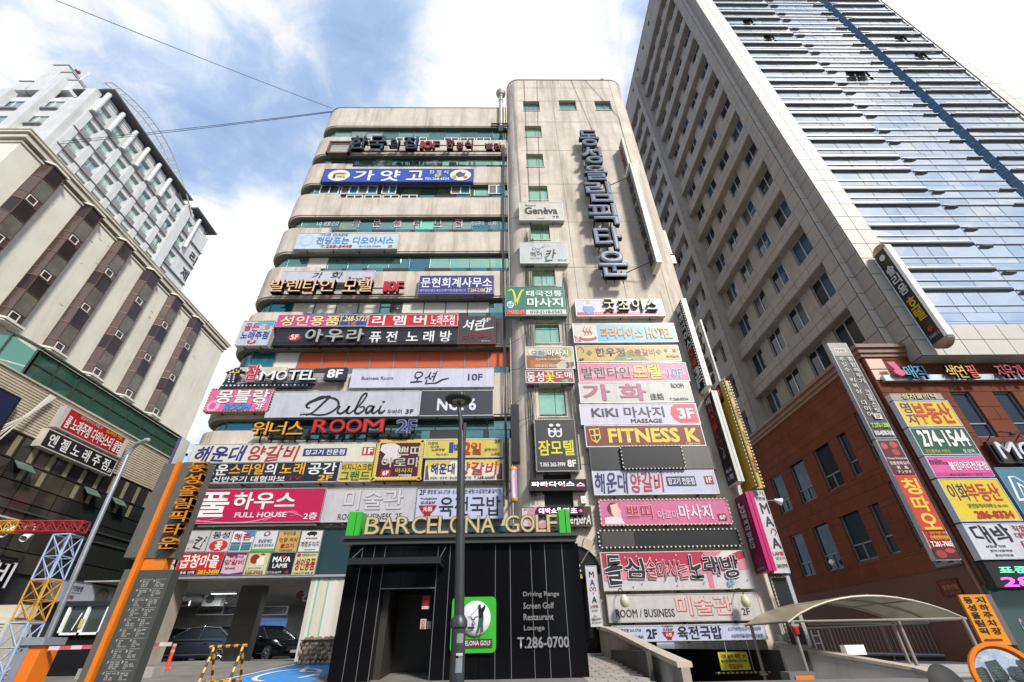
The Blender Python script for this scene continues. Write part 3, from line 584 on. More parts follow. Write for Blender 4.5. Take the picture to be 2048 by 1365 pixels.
SG((840, 552), (988, 588), 'purple signboard with white letters hung from the upper right of the wing', '#3d3a86', [
    ('T', '문현회계사무소', (.03, .12, .97, .64), '#eef0f2', dict(bold=.035)), ('T', '세무상담/양도세신고/부가세·종합세신고', (.02, .74, .63, .88), '#cfd2e8', dict(bold=.01)), ('T', 'T.264-2188', (.65, .72, .88, .90), '#e6d27a', dict(bold=.03)), ('T', '2F', (.89, .68, .97, .92), '#eceef2', dict(bold=.03))], edge='#7a7a9a')
SG((489, 642), (534, 691), 'small square signboard ringed with yellow bulbs at the rounded corner', '#bfc6da', [
    ('P', [(.45, .03), (.97, .03), (.97, .25), (.8, .12), (.55, .2)], '#4fa6dc'), ('T', '골든', (.10, .12, .55, .42), '#b3323c', dict(bold=.05)), ('E', (.60, .14, .78, .38), '#cdb58e'), ('E', (.74, .14, .9, .38), '#9a8f8a'), ('T', '노래주점', (.08, .45, .93, .75), '#2a3f8a', dict(bold=.05)), ('E', (.35, .78, .62, .94), '#a3242c'), ('T', '7F', (.42, .81, .56, .92), '#f0e8e8', dict(bold=.03))], bulbs=('#d8c87c', .17))
SG((558, 630.5), (678, 654), 'magenta signboard with pale yellow letters above the black board', '#d04a9c', [('T', '성인용품', (.07, .12, .98, .92), '#7a2b5a', dict(bold=.06)), ('T', '성인용품', (.065, .10, .975, .90), '#eedc8e', dict(bold=.035))], edge='#a98ba0')
SG((679, 629), (735, 653), 'blue square signboard with yellow phone number beside the magenta one', '#3c3a9a', [('T', 'T.268-5727', (.05, .15, .95, .58), '#e4d56a', dict(bold=.04)), ('T', '1층', (.38, .64, .62, .94), '#e08a3c', dict(bold=.03))])
SG((737, 629), (915, 653), 'red signboard with three white characters above the black board', '#c9202c', [('T', '리 멤 버', (.06, .12, .65, .88), '#f1e6de', dict(bold=.05, out=[(.09, '#7c1018')])), ('T', '노래주점', (.70, .12, .96, .9), '#f1e2e0', dict(bold=.04, warp=.04)), ('L', [(.69, .05), (.69, .95)], .03, '#7c1018')])
t = SG((554, 659), (914, 689), 'long black board with big silver characters and a red oval', '#22232a', [
    ('E', (.075, .30, .145, .72), '#c01f38'), ('T', '5F', (.09, .36, .13, .64), '#f0e6e6', dict(bold=.03)), ('T', '퓨 전  노 래 방', (.52, .18, .965, .86), '#e3e3e3', dict(bold=.045)),
    ('R', (.01, .10, .99, .13), '#121318'), ('R', (.01, .82, .99, .85), '#121318')], edge='#16161a')
letters(frameY((554, 659), (914, 689), WS), '아우라', (.165, .12, .50, .88), 0, t, m=mat('brushed_silver', (.50, .48, .40), .35, .8), th=.12, bold=.035, gap=.1, warp=.03)
SG((918, 633), (991, 688), 'dark square signboard with white brush letters over dim red ones', '#3b3739', [
    ('T', '서린', (.12, .14, .72, .52), '#efe9e9', dict(bold=.035, warp=.06, shear=.2)), ('L', [(.45, .50), (.7, .47), (.95, .42)], .05, '#efe9e9'), ('T', '6F', (.62, .08, .86, .22), '#cfcfd2', dict(bold=.04)), ('T', '노래주점', (.12, .58, .92, .86), '#7c1f26', dict(bold=.03, warp=.04)), ('T', '예약문의', (.62, .88, .85, .94), '#b9b9b9')], edge='#7b3b3e')
# arrow and MOTEL
F_ = frameY((456, 733), (690, 775), WS - .05); t = thing('arrow_letter_sign', 'bent arrow of dots with a red character and white letters on bars', 'letter sign', F_.p(F_.w / 2, F_.h / 2, -.3), GW)
navy = mat('navy_tray', '#1c2233', .5)
mb = M(); mb.prism([F_.q(*p, -.18) for p in ((.0, .99), (.715, .99), (.745, .80), (.095, .80), (.105, .28), (.165, .28), (.085, .02), (.0, .28), (.055, .28), (.01, .8))], F_.N * .18); mb.build('arrow_tray', navy, t)
bl = M()
for i in range(22): c = F_.q(.02 + i * .032, .895, .02); bl.lathe(c, [(.055, 0), (.04, .03), (0, .04)], 6, F_.N)
for i in range(5):
    for uu in (.05, .085): c = F_.q(uu - .004 * i + .008, .72 - .1 * i, .02); bl.lathe(c, [(.05, 0), (.035, .03), (0, .04)], 6, F_.N)
for uu, v in ((.03, .22), (.055, .15), (.085, .08), (.115, .15), (.14, .22), (.085, .2)): bl.lathe(F_.q(uu, v, .02), [(.045, 0), (.03, .03), (0, .04)], 6, F_.N)
bl.build('bulb_row', ink('#e8e8ee'), t)['kind'] = 'stuff'
mb = M(); mb.prism([F_.q(*p, .03) for p in ((.06, .2), (.085, .33), (.11, .2), (.12, .33), (.085, .36), (.05, .33))], F_.N * .03); mb.build('butterfly', ink('#d5a82a'), t)
mb = M()
for i in range(6): v = F_.h * (.28 + .075 * i); fbox(mb, F_, F_.w * .14, F_.w * .84, v, v + .035, -.16, -.1)
mb.build('rail', alu, t)
letters(F_, '잠', (.185, .06, .30, .74), '#c01d35', t, th=.16, bold=.06, out=[(.12, '#e8dfe2')]); letters(F_, 'MOTEL', (.31, .34, .77, .76), '#8f8f94', t, th=.2, bold=.04, face='#eceef2')
mb = M(); fbox(mb, F_, F_.w * .815, F_.w * .985, F_.h * .32, F_.h * .88, -.2, .05); mb.build('number_box', navy, t); T(F_, '8F', (.84, .22, .955, .58), '#e9e9ec', t, d=.055, bold=.05)
SG((706, 738), (987.5, 774), 'wide white signboard with one black brushed word in its middle', '#cfcfe2', [
    ('T', 'Business Room', (.075, .42, .295, .60), '#33334a', dict(bold=.012)), ('T', '오션', (.42, .16, .60, .82), '#26262f', dict(bold=.02, warp=.07, shear=.3)), ('L', [(.56, .80), (.60, .78), (.64, .62), (.685, .55)], .09, '#26262f'), ('T', '10F', (.82, .33, .92, .66), '#33334a', dict(bold=.03))])
SG((425, 778.5), (537, 823), 'pink signboard ringed with small bulbs at the wing corner', '#e0669c', [
    ('E', (.02, .5, .22, 1), '#eda6c4'), ('E', (.72, .35, .92, .75), '#eda6c4'), ('E', (.06, .6, .16, .9), '#d45c90'), ('E', (.78, .42, .87, .66), '#d45c90'), ('T', '몽블랑', (.12, .06, .93, .62), '#f2efea', dict(bold=.045, out=[(.09, '#5d2a3c')])), ('T', 'ROOM', (.30, .68, .70, .93), '#2f8fd0', dict(bold=.07, shear=.2, out=[(.12, '#123e6a')])), ('T', '2F', (.79, .70, .90, .92), '#f3eef0', dict(bold=.04, out=[(.08, '#5d2a3c')]))], bulbs=('#3b2b22', .14), edge='#b59a6a')
SG((545, 784), (838, 833), 'widest white signboard with a large flowing black script word', '#c4c4d0', [
    ('L', [(.265, .93), (.31, .80), (.36, .45), (.39, .22), (.35, .26), (.27, .45), (.255, .60), (.28, .66)], 0.099, '#23232d'), ('L', [(.39, .22), (.34, .2), (.30, .30), (.27, .45)], 0.054, '#23232d'), ('L', [(.225, .90), (.28, .88), (.35, .92), (.41, .86), (.46, .62), (.45, .38), (.40, .26), (.33, .27), (.27, .40), (.245, .55)], 0.081, '#23232d'),
    ('L', [(.475, .58), (.465, .80), (.49, .87), (.525, .72), (.535, .58), (.525, .80), (.54, .87), (.56, .82)], 0.090, '#23232d'), ('L', [(.55, .85), (.60, .58), (.635, .20), (.625, .10), (.605, .22), (.585, .60), (.58, .82), (.605, .88), (.635, .75), (.63, .62), (.605, .64)], 0.081, '#23232d'),
    ('L', [(.69, .60), (.665, .60), (.65, .75), (.66, .87), (.685, .75), (.697, .60), (.69, .80), (.705, .87), (.73, .74)], 0.090, '#23232d'), ('L', [(.745, .58), (.735, .78), (.75, .87), (.775, .76)], 0.090, '#23232d'), ('E', (.748, .40, .765, .48), '#23232d'),
    ('T', '두바이', (.79, .74, .885, .90), '#23232d', dict(bold=.015)), ('T', '3F', (.91, .74, .96, .90), '#23232d', dict(bold=.02))])
SG((841, 781.5), (987, 831.5), 'dark grey signboard with white letters behind the street lamp head', '#3d3d45', [('T', 'NO. 6', (.25, .34, .76, .78), '#dcdce4', dict(bold=.04))])
letter_set((512, 846), (836, 871), 'row of yellow, red and blue letters under the big script signboard', [
    ('위너스', (0, .1, .32, 1), '#7c5210', dict(th=.2, bold=.05, face='#eba41c')), ('ROOM', (.365, .0, .80, .88), '#5c0f10', dict(th=.22, bold=.06, face='#cc2424')), ('2F', (.865, .02, .99, .92), '#8f97a8', dict(th=.15, bold=.05, face='#223a78'))], rail=True)
mb = M(); F_ = frameY((512, 846), (836, 871), WS)
for i in range(14): M_p = M(); fbox(M_p, F_, F_.w * (i + .5) / 14 - .02, F_.w * (i + .5) / 14 + .02, -.35, F_.h * .7, -.35, -.25); M_p.build('letter_post', blk, t)
def eat(u0, face2, e, big='#2c2a78', red='#b82a34', **k):
    return [('T', '해운대', (.05 + u0, .14, .31 + u0, .90), big, dict(bold=.05, warp=.05, shear=.15)), ('T', '양갈비', (.335 + u0, .14, .60 + u0, .90), red, dict(bold=.04, warp=.06, shear=.15)),
            ('R', (.625 + u0, .30, .86 + u0, .68), face2), ('T', '양고기 전문점', (.637 + u0, .36, .848 + u0, .62), '#f0f0f0', dict(bold=.03)), *e]
SG((390, 888.5), (749, 924), 'cream signboard with indigo and red brush letters over the black one', '#d9d7c6', eat(-.02, '#35307c', [('R', (.925, .26, .99, .66), '#c42c34'), ('T', '1F', (.936, .32, .98, .60), '#f5eeea', dict(bold=.05))]))
SG((378, 926), (676, 964.5), 'long dark navy signboard with white and orange letters', '#1f2130', [
    ('T', '새로운', (.03, .10, .27, .62), '#e8e8e8', dict(bold=.04)), ('T', '스타일', (.285, .10, .50, .60), '#e4a52c', dict(bold=.04)), ('T', '의', (.515, .10, .58, .60), '#e8e8e8', dict(bold=.04)), ('T', '노래', (.61, .08, .765, .62), '#e4a52c', dict(bold=.04)), ('T', '공간', (.79, .08, .97, .62), '#e8e8e8', dict(bold=.04)),
    ('T', '최신반주기 대형파보', (.14, .68, .655, .95), '#dedede', dict(bold=.04)), ('T', 'TV', (.67, .70, .76, .90), '#7b2b30', dict(bold=.04)), ('T', '2F', (.87, .68, .955, .92), '#e4a52c', dict(bold=.05))])
SG((681, 924.5), (742, 963.5), 'small yellow signboard at the end of the dark navy one', '#d0b23c', [('T', '비지니스크럽', (.08, .10, .95, .44), '#4b3a22', dict(bold=.03)), ('T', '그랜드', (.07, .48, .93, .93), '#20603a', dict(bold=.05))])
F_ = frameY((754, 881), (842, 961), WS)
t = SG((754, 881), (842, 961), 'maroon square signboard with a scalloped gold border and a lady in white', '#4a1622', [
    ('P', [(.12, .12), (.34, .06), (.50, .16), (.46, .30), (.55, .42), (.40, .50), (.34, .60), (.16, .52), (.22, .36), (.10, .26)], '#dccfd4'), ('T', '쁘띠', (.47, .16, .92, .42), '#cfc6b8', dict(bold=.04, out=[(.08, '#241014')])), ('T', '아로마', (.17, .45, .93, .68), '#b9b0a4', dict(bold=.04, out=[(.08, '#241014')])),
    ('R', (.18, .74, .38, .90), '#b02a3a'), ('T', '6F', (.22, .77, .34, .87), '#f1e6e6', dict(bold=.04)), ('T', '마사지', (.47, .71, .80, .82), '#cdb048', dict(bold=.04)), ('T', 'massage', (.55, .86, .80, .93), '#e6dede')], edge='#5b4a2c')
mb = M()
for k in range(16):
    for (a, b) in (((k + .5) / 16, .045), ((k + .5) / 16, .955), (.05, (k + .5) / 16), (.95, (k + .5) / 16)): mb.lathe(F_.q(a, b, .012), [(.09, 0), (.07, .012), (.0, .012)], 8, F_.N)
mb.build('scalloped_border', ink('#d8bb58'), t)
SG((850, 879.5), (1006, 915), 'olive yellow signboard partly behind the lamp pole, under the green glass', '#d4c35a', [
    ('T', '다양매', (.05, .14, .17, .3), '#3c3620', dict(warp=.05)), ('T', '신나는', (.08, .32, .19, .46), '#3c3620', dict(warp=.05)), ('T', '노래여행', (.1, .5, .26, .64), '#3c3620', dict(warp=.05)), ('T', '떠나고~', (.16, .76, .32, .88), '#3c3620', dict(warp=.05)), ('T', '1', (.33, .2, .36, .7), '#2c3f96', dict(bold=.06)), ('T', '박', (.38, .24, .46, .72), '#2c3f96', dict(bold=.04, warp=.05)), ('T', '2', (.51, .2, .585, .82), '#b8302c', dict(bold=.06)), ('T', '일', (.60, .22, .72, .82), '#b8302c', dict(bold=.05, warp=.03)), ('E', (.6, .22, .655, .46), '#c8452c'), ('E', (.615, .28, .64, .4), '#e4c45a'), ('T', '2F', (.895, .06, .965, .22), '#2c2a20', dict(bold=.03)), ('T', '술마시는', (.77, .5, .93, .66), '#3c3620', dict(warp=.05)), ('T', '노래방', (.85, .74, .96, .9), '#3c3620', dict(warp=.05))])
SG((851, 921), (1007, 960.5), 'white and yellow signboard with painted tree trunks at both ends', '#e6e2d0', [
    ('P', [(.02, .02), (.35, .02), (.27, .3), (.12, .18), (.05, .4), (.02, .3)], '#d9b838'), ('P', [(.45, .02), (.97, .02), (.97, .3), (.7, .2), (.6, .35)], '#e0c24a'), ('P', [(.015, .3), (.035, .2), (.05, .6), (.07, .98), (.015, .98)], '#6b4530'), ('P', [(.985, .2), (.955, .2), (.94, .6), (.92, .98), (.985, .98)], '#6b4530'),
    ('T', '해운대', (.08, .18, .38, .68), '#26245c', dict(bold=.045)), ('T', '양갈비', (.42, .14, .92, .74), '#b8302c', dict(bold=.04, warp=.05, shear=.1)), ('T', '양갈비 / 양꼬치 / 양소금구이 / 매기탕', (.08, .80, .60, .94), '#3b342a'), ('T', 'T.268-6668', (.63, .80, .87, .94), '#2c2a30', dict(bold=.02)), ('T', '1층', (.88, .70, .98, .94), '#94284a', dict(bold=.04))])
SG((366, 979.5), (639, 1045), 'large crimson signboard with white letters and thin curls', '#c00f4c', [
    ('L', [(.10, .10), (.03, .5), (.06, .85), (.2, .93), (.35, .80)], .018, '#e58aa8'), ('L', [(.06, .70), (.2, .92), (.5, .97), (.68, .82), (.78, .70), (.88, .84)], .022, '#e9a0b8'), ('L', [(.02, .88), (.08, .70), (.12, .55)], .015, '#e58aa8'), ('L', [(.62, .95), (.72, .75), (.8, .68), (.84, .76), (.79, .82)], .018, '#e58aa8'),
    ('T', '풀', (.15, .11, .35, .80), '#f0ece8', dict(bold=.05)), ('T', '하우스', (.38, .12, .80, .60), '#f0ece8', dict(bold=.045)), ('T', 'FULL HOUSE', (.42, .70, .765, .84), '#e8c9d4', dict(bold=.05)), ('T', '2층', (.885, .72, .975, .92), '#f0e6e8', dict(bold=.03))], edge='#9a9498')
SG((654.5, 978.5), (828, 1043), 'pale grey signboard with faint embossed letters beside the crimson one', '#c4bfc4', [('T', '미술관', (.22, .07, .86, .66), '#8e868c', dict(bold=.03)), ('T', '미술관', (.213, .05, .853, .64), '#cdc8cc', dict(bold=.025, d=.014)), ('T', 'ROOM / BUSINESS  2F', (.18, .76, .86, .93), '#4b4850', dict(bold=.01))])
def bowl(u0, v0, u1, v1):
    w, h = u1 - u0, v1 - v0
    return [('T', 'YUKJEON', (u0 + w * .05, v0, u1 - w * .05, v0 + h * .14), '#4a3034'), ('T', 'GUKBAP', (u0 + w * .1, v0 + h * .2, u1 - w * .1, v0 + h * .34), '#4a3034'), ('P', [(u0, v0 + h * .42), (u1, v0 + h * .42), (u1 - w * .12, v0 + h * .68), (u0 + w * .68, v0 + h * .9), (u0 + w * .68, v1), (u0 + w * .32, v1), (u0 + w * .32, v0 + h * .9), (u0 + w * .12, v0 + h * .68)], '#a3131f'), ('T', '元祖', (u0 + w * .25, v0 + h * .5, u0 + w * .75, v0 + h * .76), '#f1e2e2', dict(bold=.03))]
SG((835, 976.5), (1007, 1038), 'pale lilac signboard with a red bowl emblem, just above the kiosk letters', '#c3c8e4', [
    ('T', '2F', (.03, .06, .10, .22), '#23233a', dict(bold=.04)), ('T', '중앙점 262-2728  소고기육전/곰탕/소곱창전골/갈비찜', (.12, .06, .97, .20), '#3a3a50'), ('T', '육전국밥', (.27, .30, .965, .90), '#1f2030', dict(bold=.02)), *bowl(.035, .32, .245, .88)], bulbs=('#2b2b34', .09), edge='#8f9096')
# directory of small square panels over the garage
def gx(v): return 330 + v / 2.885
rows = [(580, 704), (708, 838)]
GP = 'square panels of the shop directory over the garage'
P1 = [((20, 108), '#dcdcd8', 'white panel with black and red brush writing, first of the upper row by the pylon', [('T', '해운대', (.1, .18, .95, .45), '#22203a', dict(bold=.03, warp=.06)), ('T', 'Lamb', (.5, .04, .8, .12), '#555'), ('T', '갈비', (.2, .58, .85, .9), '#b02a34', dict(bold=.02, warp=.05))]),
      ((112, 242), '#c3c1c3', 'grey panel with a single slanting brushed character', [('T', '헤어', (.08, .45, .38, .62), '#8b8890'), ('T', '칸', (.42, .28, .88, .85), '#2c2a30', dict(warp=.09, shear=.3)), ('T', 'hair kan', (.08, .8, .35, .86), '#8b8890')]),
      ((246, 372), '#c9c6ca', 'light panel with a red oval under two dark characters', [('T', '동성', (.15, .07, .85, .38), '#2d2f52', dict(bold=.03)), ('E', (.12, .45, .9, .96), '#c4302c'), ('T', '꽃', (.38, .52, .66, .9), '#f0e6e0', dict(bold=.07))]),
      ((376, 502), '#dfe2e6', 'white panel with red letters, a blue wave and small green and blue boxes', [('P', [(.35, .03), (.97, .03), (.97, .3), (.75, .32), (.6, .12)], '#3f86cc'), ('T', '해촌', (.1, .15, .85, .48), '#b8323a', dict(bold=.04, warp=.07)), *[('R', (.06 + .47 * (i % 2), .56 + .13 * (i // 2), .48 + .47 * (i % 2), .66 + .13 * (i // 2)), '#3a8a5c' if (i + i // 2) % 2 else '#3b6fae') for i in range(6)]]),
      ((506, 636), '#d7dadb', 'white panel with a round three-coloured emblem and a green foot', [('E', (.38, .06, .64, .28), '#6a9a3c'), ('E', (.5, .06, .66, .26), '#c04a5a'), ('E', (.38, .1, .5, .28), '#3a5fa8'), ('E', (.44, .11, .58, .23), '#d7dadb'), ('T', '경남장애인', (.22, .42, .8, .58), '#3f4a55'), ('T', '권리옹호네트워크', (.08, .63, .92, .76), '#3f4a55'), ('R', (.02, .86, .98, .97), '#4fb52c')]),
      ((640, 766), '#c8a45a', 'tan panel with brown and red brush writing', [('T', '두레마을', (.2, .06, .8, .24), '#8c6a34', dict(warp=.05)), ('T', '언양 석쇠', (.1, .35, .92, .55), '#6e3c22', dict(bold=.02, warp=.05)), ('T', '불고기', (.22, .62, .82, .82), '#a3261c', dict(bold=.05, warp=.03)), ('T', 'T.268-6629', (.2, .88, .8, .95), '#6a5a3a')]),
      ((770, 898), '#dad9d6', 'white panel with a black pig silhouette', [('P', [(.28, .12), (.42, .06), (.66, .07), (.75, .14), (.72, .22), (.66, .22), (.65, .28), (.6, .28), (.58, .23), (.42, .23), (.4, .28), (.36, .28), (.34, .22), (.25, .2)], '#1c1c1e'), ('T', '제주흑돼지전문점', (.25, .34, .78, .42), '#8a3a3a'), ('T', '계명도야지', (.08, .52, .92, .78), '#28262a', dict(bold=.01, warp=.04)), ('T', '1층 268-0192', (.3, .86, .8, .92), '#555')])]
P2 = [((-35, 60), '#c81f24', 'red panel with a round white dish, first of the lower row', [('T', '집', (.55, .25, .85, .5), '#f0e6e0', dict(bold=.04, warp=.04)), ('E', (.3, .52, .92, .96), '#cfc8c4'), ('E', (.4, .6, .82, .88), '#b0a8a4'), ('E', (.56, .7, .66, .8), '#b02a2a'), ('T', '네', (.2, .25, .5, .5), '#f0e6e0', dict(bold=.04, warp=.04))]),
      ((66, 330), '#cf1e22', 'wide red panel with white brush letters and a yellow phone number', [('T', '곱창마을', (.12, .12, .88, .68), '#f4efe9', dict(bold=.05, warp=.04)), ('R', (.02, .78, .5, .97), '#1e1a1c'), ('T', '1층 통로 안쪽', (.05, .82, .47, .94), '#f0efe8', dict(bold=.03)), ('T', '261-3450', (.54, .78, .95, .94), '#e8c62c', dict(bold=.05))]),
      ((335, 462), '#d8b4c4', 'pink panel with grey and red writing and purple curls', [('P', [(.02, .02), (.98, .02), (.98, .12), (.6, .1), (.3, .2), (.02, .12)], '#7a2044'), ('T', '해운대', (.25, .14, .8, .26), '#3c3a44'), ('T', '양갈비', (.12, .32, .88, .55), '#b02a3a', dict(warp=.07)), ('T', '268-6668', (.2, .66, .6, .74), '#555'), ('P', [(.02, .9), (.4, .95), (.98, .86), (.98, .98), (.02, .98)], '#5a2a7a')]),
      ((468, 594), '#cfc98c', 'pale yellow panel with a red and white rooster', [('E', (.18, .08, .55, .5), '#8e2a1e'), ('P', [(.45, .35), (.62, .15), (.72, .1), (.76, .3), (.8, .55), (.5, .6)], '#e6e2d6'), ('P', [(.55, .1), (.66, .04), (.76, .1), (.7, .16)], '#b02a20'), ('R', (.16, .62, .78, .78), '#d8d4c4'), ('T', '호식이두마리치킨', (.2, .66, .75, .74), '#3c342c'), ('T', '268-5982', (.12, .83, .85, .95), '#b05a1c', dict(bold=.04))]),
      ((598, 740), '#17171b', 'black panel with white capitals and a red heart', [('T', 'MAYA', (.17, .2, .83, .42), '#eceaea', dict(bold=.05)), ('E', (.4, .14, .54, .27), '#b0202c'), ('E', (.5, .14, .64, .27), '#b0202c'), ('T', 'LAMB', (.22, .5, .76, .68), '#e2e0e0', dict(bold=.04)), ('T', '양고기 055-268-5779', (.06, .82, .6, .93), '#cfcfcf', dict(bold=.03)), ('R', (.74, .82, .86, .93), '#b0202c')]),
      ((744, 872), '#cfca92', 'pale green panel with dark red letters and a small apple', [('E', (.08, .05, .26, .2), '#b8242c'), ('T', 'SEXSHOP', (.3, .07, .9, .17), '#8a8a4a', dict(bold=.03)), ('T', '성인용품', (.1, .28, .94, .78), '#9a2018', dict(bold=.05)), ('T', 'T.268-5727 후문1층', (.06, .86, .94, .95), '#5a5a3a', dict(bold=.02))])]
for k, PR in enumerate((P1, P2)):
    for (a, b), c, lb, E in PR:
        tl = (gx(a) + (4 if k else 8), 860 + rows[k][0] / 2.885); br = (gx(b) - (4 if k else 3), 860 + rows[k][1] / 2.885)
        SG(tl, br, lb, c, E, Y=19.74, depth=.08, rim=.02, group=GP, name='directory_panel', brackets=False, edge='#8d8f92')
# rotating pole lamp and black box on the seam
def stick(px0, px1, py0, py1, Y, label, cols, caps, name='barber_pole'):
    a, b = at((px0 + px1) / 2, py0, Y), at((px0 + px1) / 2, py1, Y); r_ = (at(px1, py0, Y).x - at(px0, py0, Y).x) / 2; c = Vector(((a.x + b.x) / 2, Y, b.z)); h = a.z - b.z
    t = thing(name, label, 'barber pole', c); mb = M(); mb.lathe(c, [(r_ * .9, .12), (r_ * .9, h - .12)], 18); mb.build('glass_tube', cols, t, smooth=True)
    for z, sgn in ((0, 1), (h, -1)): mb = M(); mb.lathe(c + Vector((0, 0, z)), [(0, 0), (r_ * .8, .02 * sgn), (r_, .08 * sgn), (r_, .15 * sgn)], 18); mb.build('end_cap', caps, t, smooth=True)
    mb = M(); mb.box(c.x - .03, c.x + .03, Y, 20, c.z + h * .3, c.z + h * .34); mb.box(c.x - .03, c.x + .03, Y, 20, c.z + h * .7, c.z + h * .74); mb.build('wall_bracket', alu, t); return t
pm_ = mat('pole_paper', (.55, .50, .56), .3); tt = pm_.node_tree; wv = nn(tt, 'ShaderNodeTexWave', ins={'Scale': 1.3, 'Distortion': 4.0}); g_ = nn(tt, 'ShaderNodeNewGeometry'); tt.links.new(g_.outputs['Position'], wv.inputs['Vector'])
rp_ = nn(tt, 'ShaderNodeValToRGB'); rp_.color_ramp.elements[0].color = (.35, .2, .4, 1); rp_.color_ramp.elements[1].color = (.7, .6, .62, 1); tt.links.new(wv.outputs[0], rp_.inputs[0]); tt.links.new(rp_.outputs[0], tt.nodes['Principled BSDF'].inputs['Base Color'])
stick(1020, 1035, 934, 1005, 18.8, 'round tube lamp with orange ends fixed where wing and tower meet', pm_, mat('orange_cap', (.62, .26, .06), .4))
t = thing('led_column', 'tall narrow black box on the seam above the round tube lamp', 'display', at(1030, 925, 18.9)); a, b = at(1022, 812, 18.9), at(1038, 925, 18.9)
M().box(a.x, b.x + .05, 18.75, 19.2, b.z, a.z).build('housing', blk, t); M().box(a.x + .04, b.x + .01, 18.74, 18.75, b.z + .05, a.z - .05).build('dark_screen', mat('dark_screen', (.012, .012, .014), .35), t)
# ================================================================== signs on the tower
U = lambda *a, **k: SG(*a, Y=TS, **k)
U((1037.5, 405), (1129, 441), 'cream signboard with black Latin letters, highest on the tower', '#cfc9ba', [('T', 'Room', (.15, .14, .38, .24), '#26262a', dict(bold=.03)), ('T', 'Genèva', (.13, .30, .86, .66), '#1f1f23', dict(bold=.05)), ('T', '7F', (.74, .78, .88, .90), '#2a2a2e', dict(bold=.02)), ('T', '가요주점', (.38, .88, .54, .93), '#55524e')])
U((1039, 485), (1137, 527), 'pale signboard with a drawing of scissors, second from the top', '#c3c7c4', [('L', [(.28, .32), (.42, .30), (.64, .16)], .02, '#5d6666'), ('L', [(.38, .38), (.46, .28), (.55, .1)], .02, '#5d6666'), ('E', (.26, .26, .35, .38), '#5d6666'), ('E', (.275, .28, .335, .36), '#c3c7c4'), ('E', (.34, .36, .42, .48), '#5d6666'), ('E', (.355, .38, .405, .46), '#c3c7c4'), ('T', '헤어', (.22, .46, .46, .68), '#5a6466', dict(warp=.05)), ('T', '칸', (.52, .38, .76, .90), '#26282a', dict(warp=.08, shear=.3, bold=.01)), ('T', 'hair-KAN', (.22, .74, .46, .80), '#9aa5aa'), ('T', '헤어 3F', (.78, .82, .97, .90), '#4a4f50')])
U((1010, 574.5), (1134, 632), 'green signboard with a big yellow V and white letters', '#2c7a62', [('L', [(.05, .14), (.12, .10), (.16, .3), (.18, .62), (.22, .4), (.28, .14), (.32, .12)], .06, '#d8d24c'), ('E', (.03, .50, .145, .74), '#d9e6ea'), ('T', '6F', (.045, .55, .13, .69), '#2d7aa0', dict(bold=.03)), ('T', '태국전통', (.36, .14, .95, .34), '#f0f2ee', dict(bold=.045)), ('T', '마사지', (.37, .40, .95, .70), '#f0f2ee', dict(bold=.055)),
    ('R', (.34, .80, .99, .96), '#d9dcd8'), ('T', '010-2118-0562', (.41, .83, .93, .93), '#2c2c2e', dict(bold=.03)), ('R', (.02, .80, .33, .96), '#c9402c'), ('T', '피로회복의 보약', (.05, .82, .31, .87), '#f0d8d0'), ('T', '전문점입니다', (.1, .89, .27, .94), '#f0d8d0')], edge='#5d8578')
F_ = frameY((1149, 600), (1331, 632), TS)
t = U((1149, 600), (1331, 632), 'white signboard with a red foot and raised pale green characters', '#c9c7d6', [('R', (.01, .77, .99, .97), '#c4284a'), ('T', '유흥주점', (.2, .81, .3, .92), '#f0dce0'), ('T', '예약전화 010-2854-3186', (.52, .81, .82, .92), '#f0dce0', dict(bold=.02)), ('T', '5F', (.89, .81, .93, .92), '#f0dce0'), ('E', (.09, .1, .17, .5), '#d8d4e0'), ('P', [(.09, .4), (.2, .42), (.22, .6), (.17, .88), (.13, .9), (.08, .6)], '#5b8fc0'), ('E', (.12, .05, .17, .3), '#c8a45a')], edge='#c9c3ba')
letters(F_, '굿초이스', (.30, .06, .94, .72), '#6e6a3c', t, th=.12, bold=.04, face='#d8d6a0', gap=.13)
U((1144, 648), (1357, 684.5), 'sky blue signboard with orange letters and a red hot spring symbol', '#cfcabc', [('R', (.235, .07, .985, .93), '#4db4dc'), ('P', [(.01, .6), (.08, .97), (.01, .97)], '#b3323a'), ('T', '3F', (.015, .8, .05, .93), '#f0dada'),
    ('E', (.05, .62, .225, .9), '#b3262c'), ('E', (.07, .6, .205, .78), '#cfcabc'), *[('L', [(.105 + .03 * i, .64), (.12 + .03 * i, .5), (.1 + .03 * i, .36), (.125 + .03 * i, .14)], .045, '#b3262c') for i in range(3)], ('T', '파라다이스', (.27, .24, .67, .80), '#9a4a1a', dict(bold=.05)), ('T', '파라다이스', (.268, .22, .668, .78), '#e8962c', dict(bold=.03)), ('T', 'HOTEL', (.71, .24, .955, .78), '#e8962c', dict(bold=.05, out=[(.08, '#9a4a1a')]))])
